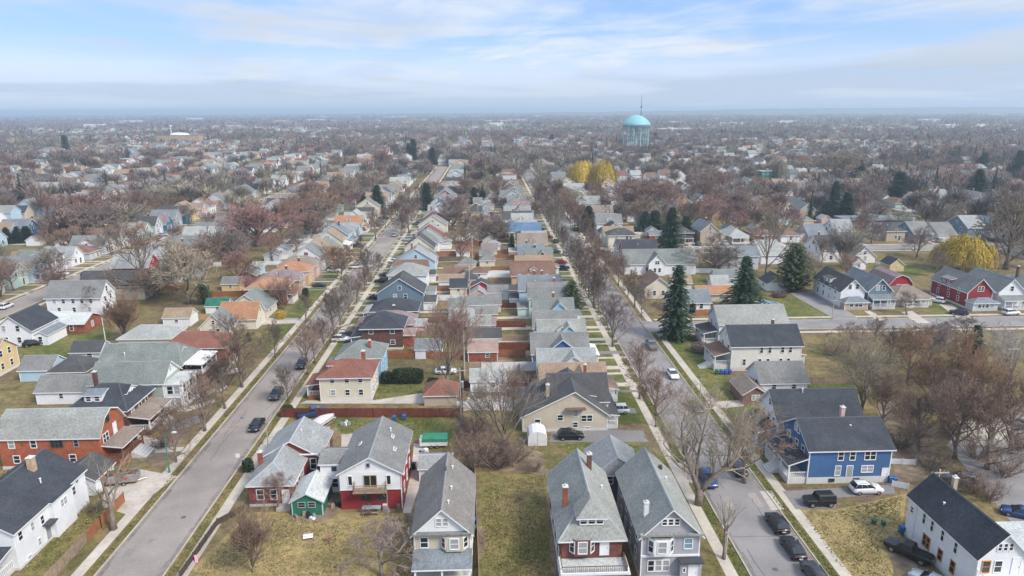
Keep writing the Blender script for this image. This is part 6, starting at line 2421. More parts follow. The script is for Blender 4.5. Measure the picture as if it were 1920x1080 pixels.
# yard trees
EVER = [(o.location.x, o.location.y) for o in scene.objects if o.get('category') in ('conifer', 'willow')]
houses_xy = [(x, y) for x, y, _ in HOUSES]
NT = sum(1 for o in scene.objects if o.name.startswith('bare_tree') and o.parent is None)
yt, tries, taken = 0, 0, set()
RECTS = [c['box'] for c in BUILD]
while yt < 296 - NT and tries < 20000:
    tries += 1
    a = TR.uniform(-.70, .72)
    d = math.sqrt(TR.uniform(150 ** 2, 470 ** 2))
    x, y = d * math.sin(a), d * math.cos(a)
    if not in_view(x, y, 20) or y < 125:
        continue
    if any(abs(x - cx_ * y / cy_) < 8 and cy_ - 60 < y < cy_ + 4 for cx_, cy_ in EVER):
        continue      # keeps the surveyed evergreens and willows in the open, as they stand
    if any(abs(x - c) < 7 for c, _, _ in NS) or (x > 42 and any(abs(y - c) < 6 for c, _, _ in EW)):
        continue
    if -38 < x < 30 and (y < 240 or TR.random() < .55):
        continue
    if x > 40 and y < 215:
        continue
    if -130 < x < -50 and y < 185:
        continue
    if any(x0 - 1.5 < x < x1 + 1.5 and y0 - 1.5 < y < y1 + 1.5 for x0, x1, y0, y1 in RECTS):
        continue
    if any((x - q) ** 2 + (y - w_) ** 2 < 36 for q, w_, _ in TREES) or any(abs(x - hx) < 7 and abs(y - hy) < 6 for hx, hy in houses_xy):
        continue
    hs = sorted(HOUSES, key=lambda q: (q[0] - x) ** 2 + (q[1] - y) ** 2)[0]
    if hs[2] in taken:
        continue
    taken.add(hs[2])
    t = TR.choice(['russet', 'reddish', 'brown', 'grey-brown', 'mauve', 'tan', 'russet', 'brown', 'orange-brown'])
    h = TR.uniform(8, 14) * (1.2 if TR.random() < .3 else 1)
    lab = f"bare {t} yard tree beside {hs[2]}"
    if d < 300:
        bare(TR.choice([0, 1, 2, 'B', 'C', 'D', 'b', 'v']), x, y, h, t, lab, TR.uniform(.95, 1.35), 'bare trees in the yards')
    else:
        tree('bare_tree', x, y, h, lab, TR.choice(FAR + BROADF), 12, t, TR.uniform(1.0, 1.4), 'bare trees in the yards')
    yt += 1

# ------------------------------------------------------------------ the town beyond: houses and trees that read as one mass
FR = np.random.default_rng(9)
FWALL = ['white'] * 7 + ['cream', 'pale grey', 'pale blue', 'beige', 'brick', 'tan', 'grey', 'off white']
FROOF = ['grey', 'charcoal', 'blue grey', 'green grey', 'pale grey', 'brown', 'tan', 'red brown', 'moss grey']
wl_ids = sorted(set(FWALL))
mats_ = [wall(k) for k in wl_ids] + [roof(k) for k in FROOF]
mb = MB()


def simple_house(x, y, w_, d_, ev, rg, ax, wi, ri):
    x0, x1, y0, y1 = x - w_ / 2, x + w_ / 2, y - d_ / 2, y + d_ / 2
    for (p, q) in (((x0, y0), (x1, y0)), ((x1, y0), (x1, y1)), ((x0, y1), (x0, y0))):
        mb.face([(*p, 0), (*q, 0), (*q, ev), (*p, ev)], wi)
    o = .4
    if ax == 'x':
        mb.face([(x0 - o, y0 - o, ev - .2), (x1 + o, y0 - o, ev - .2), (x1 + o, y, rg), (x0 - o, y, rg)], ri)
        mb.face([(x0 - o, y1 + o, ev - .2), (x1 + o, y1 + o, ev - .2), (x1 + o, y, rg), (x0 - o, y, rg)], ri)
        for xx in (x0, x1):
            mb.face([(xx, y0, ev), (xx, y1, ev), (xx, y, rg - .1)], wi)
    else:
        mb.face([(x0 - o, y0 - o, ev - .2), (x0 - o, y1 + o, ev - .2), (x, y1 + o, rg), (x, y0 - o, rg)], ri)
        mb.face([(x1 + o, y0 - o, ev - .2), (x1 + o, y1 + o, ev - .2), (x, y1 + o, rg), (x, y0 - o, rg)], ri)
        mb.face([(x0, y0, ev), (x1, y0, ev), (x, y0, rg - .1)], wi)


fr = random.Random(4)
for c in REST:
    x0, x1, y0, y1 = c['box']
    ev = fr.choice([3.2, 3.2, 5.2])
    simple_house((x0 + x1) / 2, (y0 + y1) / 2, x1 - x0, y1 - y0, ev, ev + fr.uniform(2.6, 3.6), fr.choice('xxy'), wl_ids.index(fr.choice(FWALL)), len(wl_ids) + fr.randrange(len(FROOF)))
count = 0
while count < 4600:
    a = fr.uniform(-.72, .74)
    d = math.sqrt(fr.uniform(600 ** 2, 2500 ** 2)) if count > 2000 else math.sqrt(fr.uniform(600 ** 2, 1300 ** 2))
    x, y = d * math.sin(a), d * math.cos(a)
    if y < 700 or (x > 150 and fr.random() < .45):
        continue
    # keep to the street grid
    x = round(x / 47) * 47 + fr.uniform(-4, 4) if x < 60 else x
    y = y if x < 60 else round(y / 47) * 47 + fr.uniform(-4, 4)
    if x < 60 and abs((x + 4.5 + 47 * 20) % 94 - 47) < 6:
        x += 14
    ev = fr.choice([3.2, 3.2, 5.2])
    simple_house(x, y, fr.uniform(8, 13), fr.uniform(8, 12), ev, ev + fr.uniform(2.6, 3.8), fr.choice('xxy'), wl_ids.index(fr.choice(FWALL)), len(wl_ids) + fr.randrange(len(FROOF)))
    count += 1
for k in range(70):     # large flat-roofed sheds and shops on the far edge of town
    a, d = fr.uniform(-.7, .72), fr.uniform(2300, 6500)
    x, y = d * math.sin(a), d * math.cos(a)
    w_, d_, h = fr.uniform(40, 130), fr.uniform(25, 60), fr.uniform(6, 12)
    mb.box(x - w_ / 2, x + w_ / 2, y - d_ / 2, y + d_ / 2, 0, h, wl_ids.index(fr.choice(['white', 'white', 'pale grey', 'beige'])))
tag(mb.build('distant_houses', mats_), None, None, None, 'stuff')

FT = [('twig_far_russet', (.225, .152, .13)), ('twig_far_brown', (.21, .152, .122)), ('twig_far_grey', (.205, .18, .16)), ('twig_far_mauve', (.205, .17, .155)), ('twig_far_tan', (.28, .25, .185)), ('twig_far_dark', (.14, .115, .10)), ('needles_far', (.03, .05, .032))]
fmats = [mat(n_, c, .95, .2, .15, .2, .01) for n_, c in FT]


CLEAR = [(a, b, 7) for a, b in EVER if b > 300]
for a, b, py in ((1426, 1458, 340), (1484, 1500, 358), (1690, 1716, 415), (1588, 1708, 428), (297, 372, 268)):
    p, q = ground(a, py), ground(b, py)
    CLEAR.append(((p[0] + q[0]) / 2, p[1], (q[0] - p[0]) / 2 + 5))


def far_trees(r0, r1, n_, K, hmin, hmax, wide, first):
    a = FR.uniform(-.74, .76, n_)
    d = np.sqrt(FR.uniform(r0 ** 2, r1 ** 2, n_))
    x, y = d * np.sin(a), d * np.cos(a)
    keep = FR.random(n_) < np.where(x > 40, 1.0 if not first else .80, .60)      # the woods are thicker on the right of the streets
    for c, hw, _ in NS:
        keep &= ~((np.abs(x - c) < hw + .5) & (y < 700))
    if first:
        for x0, x1, y0, y1 in [c['box'] for c in CAND]:
            keep &= ~((x > x0 - 1) & (x < x1 + 1) & (y > y0 - 1) & (y < y1 + 1))
    for cx_, cy_, hw_ in CLEAR:      # surveyed evergreens and buildings stand in the open
        keep &= ~((np.abs(x - cx_ * y / cy_) < hw_) & (y > cy_ - 80) & (y < cy_ + 4))
    x, y = x[keep], y[keep]
    n_ = len(x)
    con = FR.random(n_) < .07
    h = FR.uniform(hmin, hmax, n_) * (1 + .35 * np.sin(x * .013 + 1.3) * np.cos(y * .009))
    R = h * FR.uniform(.46, .74, n_) * wide
    R[con] = h[con] * .2
    patch = np.sin(x * .006 + 2 * np.sin(y * .004)) + FR.normal(0, .9, n_)
    mi = np.digitize(patch, [-1.2, -.5, .1, .7, 1.5])
    mi = np.array([0, 1, 2, 3, 1, 4])[mi]
    mi[FR.random(n_) < .10] = 5
    mi[con] = 6
    u = FR.random((n_, K))
    th = FR.uniform(0, 2 * np.pi, (n_, K))
    ph = np.arccos(1 - FR.random((n_, K)) * 1.35)
    rr = .25 + .75 * u ** .5
    dirx, diry, dirz = np.sin(ph) * np.cos(th), np.sin(ph) * np.sin(th), np.cos(ph)
    R2, h2 = R[:, None], h[:, None]
    cz = h2 * .52
    tipx = x[:, None] + dirx * R2 * rr
    tipy = y[:, None] + diry * R2 * rr
    tipz = cz + dirz * h2 * .46 * rr * FR.uniform(.85, 1.0, (n_, K))
    L = R2 * FR.uniform(.25, .55, (n_, K))
    bx = tipx - dirx * L * .6 - (tipx - x[:, None]) * .15
    by = tipy - diry * L * .6 - (tipy - y[:, None]) * .15
    bz = tipz - L * .75
    if K > 60:
        bx = bx + FR.normal(0, .13, (n_, K)) * R2
        by = by + FR.normal(0, .13, (n_, K)) * R2
        bz = bz + FR.normal(0, .10, (n_, K)) * R2
    c3 = con[:, None]
    zf = FR.random((n_, K))
    cr = R2 * (1 - zf) * 1.15
    tipx = np.where(c3, x[:, None] + np.cos(th) * cr, tipx)
    tipy = np.where(c3, y[:, None] + np.sin(th) * cr, tipy)
    tipz = np.where(c3, h2 * (.06 + .9 * zf), tipz)
    bx = np.where(c3, x[:, None] + np.cos(th) * cr * .1, bx)
    by = np.where(c3, y[:, None] + np.sin(th) * cr * .1, by)
    bz = np.where(c3, tipz + R2 * .35, bz)
    bz = np.maximum(bz, .2)
    wv = R2 * FR.uniform(.014, .036, (n_, K)) * (1 if K > 150 else 1.5 if K > 60 else 2.4 if K > 25 else 4)
    wv = np.where(c3, wv * 3, wv)
    sx, sy, sz = -np.sin(th) * wv, np.cos(th) * wv, FR.uniform(-.4, .4, (n_, K)) * wv
    V = np.stack([np.stack([bx - sx, by - sy, bz - sz], -1), np.stack([bx + sx, by + sy, bz + sz], -1), np.stack([tipx, tipy, tipz], -1)], 2).reshape(-1, 3)
    M_ = np.repeat(mi, K)
    # a trunk to each
    tw = h * .022 * (1 if K > 60 else 1.6)
    T = np.stack([np.stack([x - tw, y, 0 * x], -1), np.stack([x + tw, y, 0 * x], -1), np.stack([x, y - .1, h * .6], -1)], 1).reshape(-1, 3)
    return np.concatenate([V, T]), np.concatenate([M_, np.full(n_, 5)])


parts_ = [far_trees(345, 470, 310, 480, 8, 14, 1.1, True), far_trees(470, 950, 2300, 300, 9, 16, 1.1, True), far_trees(950, 1900, 6000, 100, 10, 17, 1.2, False), far_trees(1900, 5200, 11000, 30, 12, 20, 1.7, False), far_trees(5200, 12000, 6000, 12, 14, 24, 5.0, False)]
V = np.concatenate([p[0] for p in parts_]).astype(np.float32)
M_ = np.concatenate([p[1] for p in parts_]).astype(np.int32)
me = bpy.data.meshes.new('distant_trees')
nt_ = len(M_)
me.vertices.add(len(V))
me.vertices.foreach_set('co', V.ravel())
me.loops.add(nt_ * 3)
me.loops.foreach_set('vertex_index', np.arange(nt_ * 3, dtype=np.int32))
me.polygons.add(nt_)
me.polygons.foreach_set('loop_start', np.arange(0, nt_ * 3, 3, dtype=np.int32))
me.polygons.foreach_set('loop_total', np.full(nt_, 3, np.int32))
for m in fmats:
    me.materials.append(m)
me.polygons.foreach_set('material_index', M_)
me.update()
tag(link('distant_trees', me), None, None, None, 'stuff')

# a low wooded ridge on the far right of the plain
mb = MB()
hr = random.Random(8)
rows = []
for j, (yy, hh) in enumerate(((6300, 0), (6700, 36), (7200, 56), (7900, 60), (9000, 0))):
    rows.append([(-1500 + 9500 * i / 60, yy + hr.uniform(-120, 120), (hh * (.35 + .65 * min(1, max(0, (i - 12) / 22))) * hr.uniform(.82, 1.12)) if 0 < j < 4 else -.5) for i in range(61)])
for a, b in zip(rows[:-1], rows[1:]):
    for i in range(60):
        mb.face([a[i], a[i + 1], b[i + 1], b[i]])
structure(mb.build('hills', [mat('wooded_ridge', (.11, .10, .085), .95, .3, .02, .2, .003)]))
# ------------------------------------------------------------------ vehicles in the photograph
for (px, py, kind, col, hd, lab) in (
        (482, 802, 'sedan', 'black', 180, 'black car parked at the kerb nearer the red brick corner house'),
        (519, 745, 'suv', 'dark grey', 180, 'dark grey car with pale roof glare parked beside the tall bare verge tree'),
        (566, 688, 'suv', 'black', 180, 'dark car under the verge trees in front of the sky blue house'),
        (640, 640, 'suv', 'white', 90, 'white car in the driveway beside the sky blue house'),
        (657, 633, 'pickup', 'dark grey', 90, 'dark pickup behind the white car by the sky blue house'),
        (836, 700, 'sedan', 'white', 90, 'white car parked under the great reddish maple'),
        (1070, 822, 'suv', 'black', 90, 'black car on the drive of the tan gable house'),
        (1156, 774, 'suv', 'white', 270, 'white car parked beside the tan gable house porch'),
        (1535, 946, 'jeep', 'black', 270, 'black boxy off-roader on the blue house drive'),
        (1623, 923, 'suv', 'white', 90, 'white car parked against the deep blue house'),
        (1383, 884, 'sedan', 'navy', 0, 'navy car parked in front of the deep blue house'),
        (1327, 905, 'suv', 'blue', 180, 'blue car half hidden by the massive old tree'),
        (1456, 988, 'suv', 'black', 0, 'first black car in the row of three at the kerb'),
        (1486, 1034, 'sedan', 'black', 0, 'middle black car in the row of three at the kerb'),
        (1526, 1084, 'suv', 'dark grey', 0, 'last dark car in the row of three, cut by the photo edge'),
        (1221, 652, 'pickup', 'grey', 180, 'grey pickup on the right street by the cross street'),
        (1261, 706, 'sedan', 'white', 180, 'white car at the kerb by the large off-white house'),
        (1305, 768, 'sedan', 'dark grey', 180, 'dark car at the kerb below the white car'),
        (1703, 1042, 'pickup', 'black', 322, 'black pickup beside the lower right white house'),
        (1745, 1098, 'wagon', 'silver', 322, 'silver car behind the black pickup, cut by the edge'),
        (1913, 800, 'suv', 'silver', 330, 'silver car at the top of the parking lot'),
        (1912, 968, 'sedan', 'blue', 300, 'blue car at the bottom of the parking lot'),
        (1800, 905, 'suv', 'grey', 300, 'grey car behind the thicket in the parking lot'),
        (1726, 770, 'suv', 'dark grey', 290, 'dark car under the tangle of bare trees'),
        (1343, 536, 'sedan', 'black', 90, 'black car on the lawn drive between the spruces'),
        (1797, 590, 'suv', 'black', 300, 'black car on the drive of the deep red house'),
        (1755, 567, 'suv', 'white', 320, 'white car beside the bright red garage'),
        (1895, 590, 'suv', 'white', 80, 'white car on the cross street by the right edge'),
        (12, 578, 'suv', 'white', 0, 'white car on the second-left street by the left edge'),
        (165, 518, 'suv', 'navy', 20, 'navy car at the bend of the second-left street'),
        (64, 648, 'suv', 'black', 60, 'black car beside the white house with the side wing'),
        (740, 443, 'suv', 'silver', 0, 'silver car driving up the far end of the left street'),
        (756, 428, 'sedan', 'dark grey', 0, 'dark car parked at the far end of the left street'),
        (668, 503, 'wagon', 'white', 90, 'white car in a drive on the left street'),
        (707, 560, 'sedan', 'black', 90, 'black car in a drive beside the dark hipped-roof house'),
        (588, 780, 'pickup', 'blue', 60, 'blue pickup against the red board fence'),
        (1042, 455, 'suv', 'black', 0, 'black car on the right street beneath the bare trees'),
        (1060, 478, 'sedan', 'silver', 0, 'silver car on the right street beneath the bare trees')):
    x, y = ground(px, py)
    car(kind, col, x, y, hd, lab)
cr = random.Random(21)
near_h = sorted([h for h in HOUSES if 190 < math.hypot(h[0], h[1]) < 420 and 'house on the' in h[2]], key=lambda h: math.hypot(h[0], h[1]))
kk = 0
for c in BUILD:
    if kk >= 46 or not 190 < c['d'] < 400 or cr.random() < .62:
        continue
    x0, x1, y0, y1 = c['box']
    short = f"{ordinal(c['n'])} house on the {c['street']}'s {c['side']}"
    col = cr.choice(['black', 'white', 'silver', 'dark grey', 'grey', 'red', 'navy', 'white'])
    knd = cr.choice(['sedan', 'suv', 'suv', 'wagon', 'pickup'])
    if c['face'] == 'E':
        car(knd, col, x1 + 4, y1 + 1.15, 90, f"{col} vehicle in the drive of the {short}", 'cars in the drives')
    elif c['face'] == 'W':
        car(knd, col, x0 - 4, y1 + 1.15, 270, f"{col} vehicle in the drive of the {short}", 'cars in the drives')
    elif c['face'] == 'S':
        car(knd, col, x1 + 1.15, y0 - 4, 180, f"{col} vehicle in the drive of the {short}", 'cars in the drives')
    else:
        continue
    kk += 1
for pr in list(CARPROTO.values()):
    assert pr[1]

# ------------------------------------------------------------------ fences
def fence(pts, h, m, lab, post=2.4, pm=None, slat=True):
    x0, y0 = pts[0]
    e = empty('fence', (x0, y0, 0), unique(lab), 'fence')
    for (a, b) in zip(pts[:-1], pts[1:]):
        d = Vector((b[0] - a[0], b[1] - a[1], 0))
        L_ = d.length
        n = max(1, round(L_ / post))
        ang = math.atan2(d.y, d.x)
        for k in range(n):
            mb = MB()
            p = L_ / n
            w_ = .16
            q = .08
            j = 0
            while q < p - .08:
                hh = h - (.03 if j % 2 else 0)
                mb.box(q, min(q + w_ - .012, p - .07), -.02 + (.004 if j % 3 else 0), .02, .05, hh)
                q += w_
                j += 1
            mb.box(.07, p - .07, .021, .07, .35, .43)
            mb.box(.07, p - .07, .021, .07, h - .4, h - .32)
            o = mb.build('panel', [m], e, loc=(a[0] - x0 + d.x * k / n, a[1] - y0 + d.y * k / n, 0))
            o.rotation_euler = (0, 0, ang)
        for k in range(n + 1):
            mb = MB()
            mb.box(-.06, .06, -.06, .06, 0, h + .08)
            o = mb.build('post', [pm or m], e, loc=(a[0] - x0 + d.x * k / n, a[1] - y0 + d.y * k / n, 0))
            o.rotation_euler = (0, 0, ang)
    return e


def pfence(px, h, m, lab, **k):
    return fence([ground(a, b) for a, b in px], h, m, lab, **k)


VINYL = mat('white_vinyl', (.70, .71, .71), .5, .04, 1, .03)
pfence([(528, 783), (700, 783), (868, 783)], 1.9, WOOD_R, 'dark red board fence running across the back of the boat yard')
fence([(-53.4, 66), (-53.4, 80.6)], 1.7, WOOD, 'weathered wooden fence beside the long white house')
fence([(-53.4, 80.8), (-53.4, 84), (-53.4, 90.2)], 1.7, WOOD_B, 'rusty brown fence beside the cut-back tree')
pfence([(338, 1085), (408, 985), (458, 958)], 1.0, mat('dark_board', (.075, .055, .045), .85, .2, 1.5, .1), 'low dark fence edging the dry lawn along the sidewalk', post=1.8)
pfence([(726, 672), (868, 674)], 1.8, WOOD_B, 'brown board fence behind the tall hedge')
pfence([(878, 668), (985, 670)], 1.8, WOOD_B, 'red-brown board fence behind the brick garage')
pfence([(922, 655), (1000, 657)], 1.8, WOOD_R, 'dark red fence behind the blue house with white windows')
pfence([(880, 612), (985, 614)], 1.7, WOOD_R, 'dark fence beside the mauve-roofed brick garage')
pfence([(886, 546), (960, 546)], 1.9, VINYL, 'nearer white vinyl fence in the back yards')
pfence([(890, 518), (958, 518)], 1.9, VINYL, 'farther white vinyl fence in the back yards')
pfence([(868, 790), (868, 745), (872, 690)], 1.5, WOOD, 'grey wooden fence along the utility poles')
pfence([(960, 745), (975, 690)], 1.6, WOOD_R, 'red-stained fence beside the tan shed')
pfence([(322, 634), (398, 634)], 1.7, VINYL, 'white vinyl fence beside the shallow-roofed cream garage')
pfence([(368, 600), (440, 600)], 1.6, mat('tan_board', (.42, .29, .15), .85, .2, 1.5, .1), 'tan board fence beside the green-roofed shed')
pfence([(1305, 592), (1340, 590)], 1.7, WOOD_B, 'brown fence beside the low white house')
pfence([(1500, 720), (1610, 720)], 1.6, WOOD, 'grey wooden fence behind the small white house')
pfence([(1300, 512), (1345, 512)], 1.7, VINYL, 'white fence behind the broad white house')
pfence([(1672, 912), (1702, 918)], 1.0, VINYL, 'low white picket fence at the blue house corner')
pfence([(1668, 870), (1716, 872)], 1.0, VINYL, 'low white board fence behind the deep blue house')
pfence([(762, 470), (820, 468)], 1.6, WOOD_B, 'brown fence far up the left street')
pfence([(890, 880), (898, 1085)], 1.2, WOOD, 'low grey fence between the bay-window house and the empty lot')

for pts, h_, m_, lb in FENCES:
    fence(pts, h_, m_, lb, post=3.0)

# ------------------------------------------------------------------ poles and lamps
def pole(px, py, top, lab, r=.13, m=None, arms=1, trans=False, h=None):
    x, y = ground(px, py)
    h = h or height_at(x, y, top)
    e = empty('utility_pole', (x, y, 0), unique(lab), 'pole')
    mb = MB()
    mb.tube([(0, 0, -.1), (0, 0, h)], [r, r * .7], 8)
    mb.build('shaft', [m or POLE], e)
    for k in range(arms):
        b = MB()
        z = h - .5 - k * 1.1
        b.box(-1.2, 1.2, -.20, -.09, z, z + .13)
        for xx in (-1.1, -.5, .5, 1.1):
            b.tube([(xx, -.145, z + .13), (xx, -.145, z + .34)], [.05, .04], 6, 1)
        b.build('crossarm', [m or POLE, TRIM_G], e)
    if trans:
        b = MB()
        b.tube([(.38, 0, h - 3.6), (.38, 0, h - 2.5)], [.25, .25], 10)
        b.tube([(.38, 0, h - 2.5), (.38, 0, h - 2.35)], [.25, .1], 10)
        b.build('transformer', [METAL], e)
    return e, h


pole(865, 812, 690, 'utility pole at the end of the dark red fence', .18, trans=True)
for k, (px, py) in enumerate(((871, 712), (876, 640), (881, 575), (886, 500), (891, 452), (896, 410))):
    pole(px, py, 0, f'utility pole, {ordinal(k + 2)} of the line up the back yards', h=11.5 + (k == 0) * 2, r=.2)
pole(730, 1010, 914, 'pale slim pole in front of the red lower front', .07, METAL, 0)
pole(200, 652, 596, 'pale pole on the green plot at the left', .10, TRIM, 0)
pole(503, 838, 803, 'short dark post by the red brick corner house', .12, POLE, 0)
pole(1745, 985, 880, 'grey utility pole beside the parking lot', .14)
pole(1360, 1046, 936, 'stub pole beside the lopped tree', .12, POLE, 0)
pole(1288, 610, 560, 'pole on the corner of the cross street', .11)
pole(1312, 752, 705, 'small pole on the verge of the right street', .10, POLE, 0)
for k, (px, py, top) in enumerate(((1430, 480, 430), (1560, 600, 560), (1880, 760, 650), (650, 520, 470))):
    pole(px, py, top, ['pole behind the tall lawn spruce', 'pole where the drive meets the cross street', 'tall pole among the trees by the right edge', 'pole on the left street behind the verge trees'][k], .12)
TEAL = paint('lamp_green', (.02, .20, .16), 0)
x, y = ground(318, 886)
e = empty('street_lamp', (x, y, 0), unique('green street lamp post on the left street verge'), 'street lamp')
mb = MB()
mb.tube([(0, 0, 0), (0, 0, .9)], [.17, .14], 8)
mb.tube([(0, 0, .9), (0, 0, 6.3)], [.10, .07], 8)
mb.build('post', [TEAL], e)
mb = MB()
mb.tube([(0, 0, 6.2), (.5, 0, 6.75), (1.3, 0, 6.9)], [.05, .045, .04], 6)
mb.build('arm', [TEAL], e)
mb = MB()
mb.loft([[(1.2, -.1, 6.82), (1.2, .1, 6.82), (1.2, .1, 6.98), (1.2, -.1, 6.98)], [(1.6, -.19, 6.80), (1.6, .19, 6.80), (1.6, .17, 7.02), (1.6, -.17, 7.02)], [(1.95, -.1, 6.84), (1.95, .1, 6.84), (1.95, .08, 6.95), (1.95, -.08, 6.95)]])
mb.build('lamp_head', [mat('lamp_grey', (.55, .56, .56), .4, 0, big=0)], e)
x, y = ground(449, 883)
e = empty('yard_sign', (x, y, 0), unique('small blank white sign on a thin post by the left street kerb'), 'sign')
mb = MB()
mb.tube([(0, 0, 0), (0, 0, 2.9)], [.03, .03], 6)
mb.build('post', [METAL], e)
mb = MB()
mb.box(-.32, .32, -.05, -.031, 2.35, 3.05)
mb.build('panel', [PLASTIC['white']], e)

# ------------------------------------------------------------------ yard things
def rect_part(name, parent, dims, m, loc=(0, 0, 0)):
    mb = MB()
    mb.box(*dims)
    return mb.build(name, [m], parent, loc=loc)


def bin_(px, py, col, lab, rz=0):
    x, y = ground(px, py)
    e = empty('trash_bin', (x, y, 0), unique(lab), 'bin', None, rz)
    if 'dry lawn' in lab:
        e.scale = (.7, .7, .6)
    b = MB()
    b.loft([[(-.24, -.26, .08), (.24, -.26, .08), (.24, .26, .08), (-.24, .26, .08)], [(-.31, -.36, 1.0), (.31, -.36, 1.0), (.31, .36, 1.0), (-.31, .36, 1.0)]])
    b.build('tub', [PLASTIC[col]], e)
    b = MB()
    b.loft([[(-.34, -.40, 1.005), (.34, -.40, 1.005), (.34, .38, 1.005), (-.34, .38, 1.005)], [(-.26, -.30, 1.12), (.26, -.30, 1.12), (.26, .34, 1.12), (-.26, .34, 1.12)]])
    b.build('lid', [PLASTIC[col]], e)
    for sx in (-1, 1):
        b = MB()
        b.tube([(sx * .24, .3, .12), (sx * .30, .3, .12)], [.12, .12], 10)
        b.build('wheel', [RUBBER], e)


for px, py, col, lab in ((601, 888, 'blue', 'blue bin beside the tall arched window'), (616, 885, 'black', 'black bin next to the blue one by the red brick wall'), (620, 830, 'green', 'green bin behind the red brick corner house'), (890, 985, 'blue', 'blue bin beside the bay-window house'), (890, 1000, 'green', 'green bin beside the bay-window house'),
                         (1344, 702, 'green', 'green bin, first of the row by the off-white house porch'), (1352, 702, 'blue', 'blue bin, second of the row by the off-white house porch'), (1360, 702, 'blue', 'blue bin, third of the row by the off-white house porch'), (1368, 702, 'blue', 'blue bin, last of the row by the off-white house porch'),
                         (1668, 905, 'blue', 'blue bin at the back corner of the deep blue house'), (1676, 906, 'blue', 'second blue bin at the back corner of the deep blue house'), (1690, 1000, 'blue', 'blue bin at the corner of the lower right white house'), (1638, 982, 'green', 'small green bin alone on the dry lawn'), (1656, 985, 'green', 'green bin near the other one on the dry lawn'),
                         (739, 790, 'blue', 'blue barrel-like bin behind the red fence yard'), (758, 788, 'blue', 'blue and dark bin in the boat yard'), (254, 830, 'green', 'green bin under the brick porch with wide steps'), (776, 880, 'black', 'black bin beside the red side wall')):
    bin_(px, py, col, lab)

# the covered boat on its trailer
x, y = ground(606, 800)
e = empty('boat', (x, y, 0), unique('boat under a pale cover on a trailer by the red board fence'), 'boat', None, rad(-30))
secs = []
for t, w_, zb in ((0, .95, .75), (.25, 1.12, .62), (.55, 1.10, .6), (.8, .75, .7), (.95, .3, .95), (1.0, .05, 1.2)):
    yy = -2.7 + 5.6 * t
    secs.append([(-w_, yy, 1.35), (-w_ * .9, yy, 1.0), (0, yy, zb), (w_ * .9, yy, 1.0), (w_, yy, 1.35)])
mb = MB()
mb.loft(secs)
mb.build('hull', [PLASTIC['white']], e)
mb = MB()
cov = []
for t, w_, hh in ((0, .97, .25), (.25, 1.14, .6), (.5, 1.12, .75), (.8, .77, .4), (1.0, .07, .08)):
    yy = -2.72 + 5.64 * t
    cov.append([(-w_, yy, 1.36)] + [(w_ * math.cos(a), yy, 1.36 + hh * math.sin(a)) for a in (2.5, 2.0, 1.57, 1.1, .6)] + [(w_, yy, 1.36)])
mb.loft(cov)
mb.build('cover', [mat('boat_cover', (.55, .50, .55), .8, .1, 1.5, .1, bump=.04, bumpscale=2)], e, True)
mb = MB()
mb.box(-.9, -.8, -2.6, 1.5, .42, .55)
mb.box(.8, .9, -2.6, 1.5, .42, .55)
mb.tube([(-.85, 1.5, .48), (0, 3.4, .48)], [.05, .05], 5)
mb.tube([(.85, 1.5, .48), (0, 3.4, .48)], [.05, .05], 5)
mb.build('trailer_frame', [METAL], e)
tm, rm_ = wheel_meshes(.3, .18)
for sx in (-1, 1):
    w_ = link('wheel', tm, e, (sx * 1.0, -1.0, .3))
    link('rim', rm_, w_)
# the long board trailer with its load
x, y = ground(232, 905)
e = empty('cargo_trailer', (x, y, 0), unique('open board-sided trailer with a red patch parked on the concrete drive'), 'trailer', None, rad(12))
GREYB = mat('trailer_boards', (.22, .20, .20), .8, .3, 2.5, .2, tone=(.32, .26, .24), tonescale=2)
mb = MB()
mb.box(-2.2, 2.2, -1.0, 1.0, .5, .6)
mb.build('bed', [WOOD], e)
mb = MB()
for (a, b, c_, d_) in ((-2.2, 2.2, -1.0, -.93), (-2.2, 2.2, .93, 1.0), (-2.2, -2.13, -.93, .93), (2.13, 2.2, -.93, .93)):
    mb.box(a, b, c_, d_, .61, 1.75)
mb.build('side_boards', [GREYB], e)
mb = MB()
for (a, b, z0, z1) in ((-.2, .5, 1.2, 1.6), (.3, 1.0, .9, 1.3), (-.5, .1, .85, 1.15)):
    mb.face([(a, -1.012, z0), (b, -1.012, z0 + .15), (b - .2, -1.012, z1), (a + .1, -1.012, z1 - .05)])
mb.build('painted_mark', [mat('red_mark', (.45, .05, .07), .6, .1, 3, 0)], e)
lm = leaf_mass(7, 4.0, 1.7, .6, 420, .22, .6, mat('brush_load', (.25, .17, .10), .95, .35, 1.5, .2), 'load', 1.35)
link('load', lm, e)
for yy in (-.95, .95):
    for xx in (-.5, .35):
        w_ = link('wheel', tm, e, (xx, yy * 1.16, .3), rad(90))
        link('rim', rm_, w_)
mb = MB()
mb.tube([(2.2, -.6, .5), (3.3, 0, .5)], [.05, .05], 5)
mb.tube([(2.2, .6, .5), (3.3, 0, .5)], [.05, .05], 5)
mb.build('tow_bar', [METAL], e)
# white tent shed beside the tan house
x, y = ground(1008, 836)
e = empty('tent_shed', (x, y, 0), unique('white round-topped fabric shed beside the tan gable house'), 'shed')
prof = [(-1.6, 0), (-1.6, 1.5)] + [(1.6 * math.cos(a), 1.5 + 1.1 * math.sin(a)) for a in (2.6, 2.1, 1.57, 1.0, .55)] + [(1.6, 1.5), (1.6, 0)]
mb = MB()
mb.loft([[(u, 0, z) for u, z in prof], [(u, 3.4, z) for u, z in prof]])
mb.build('cover', [mat('tent_fabric', (.66, .66, .65), .7, .06, 1.2, .05, bump=.06, bumpscale=1.5)], e)
mb = MB()
mb.box(-.03, .03, -.03, -.001, .05, 2.3)
mb.build('zip_strip', [TRIM_G], e)
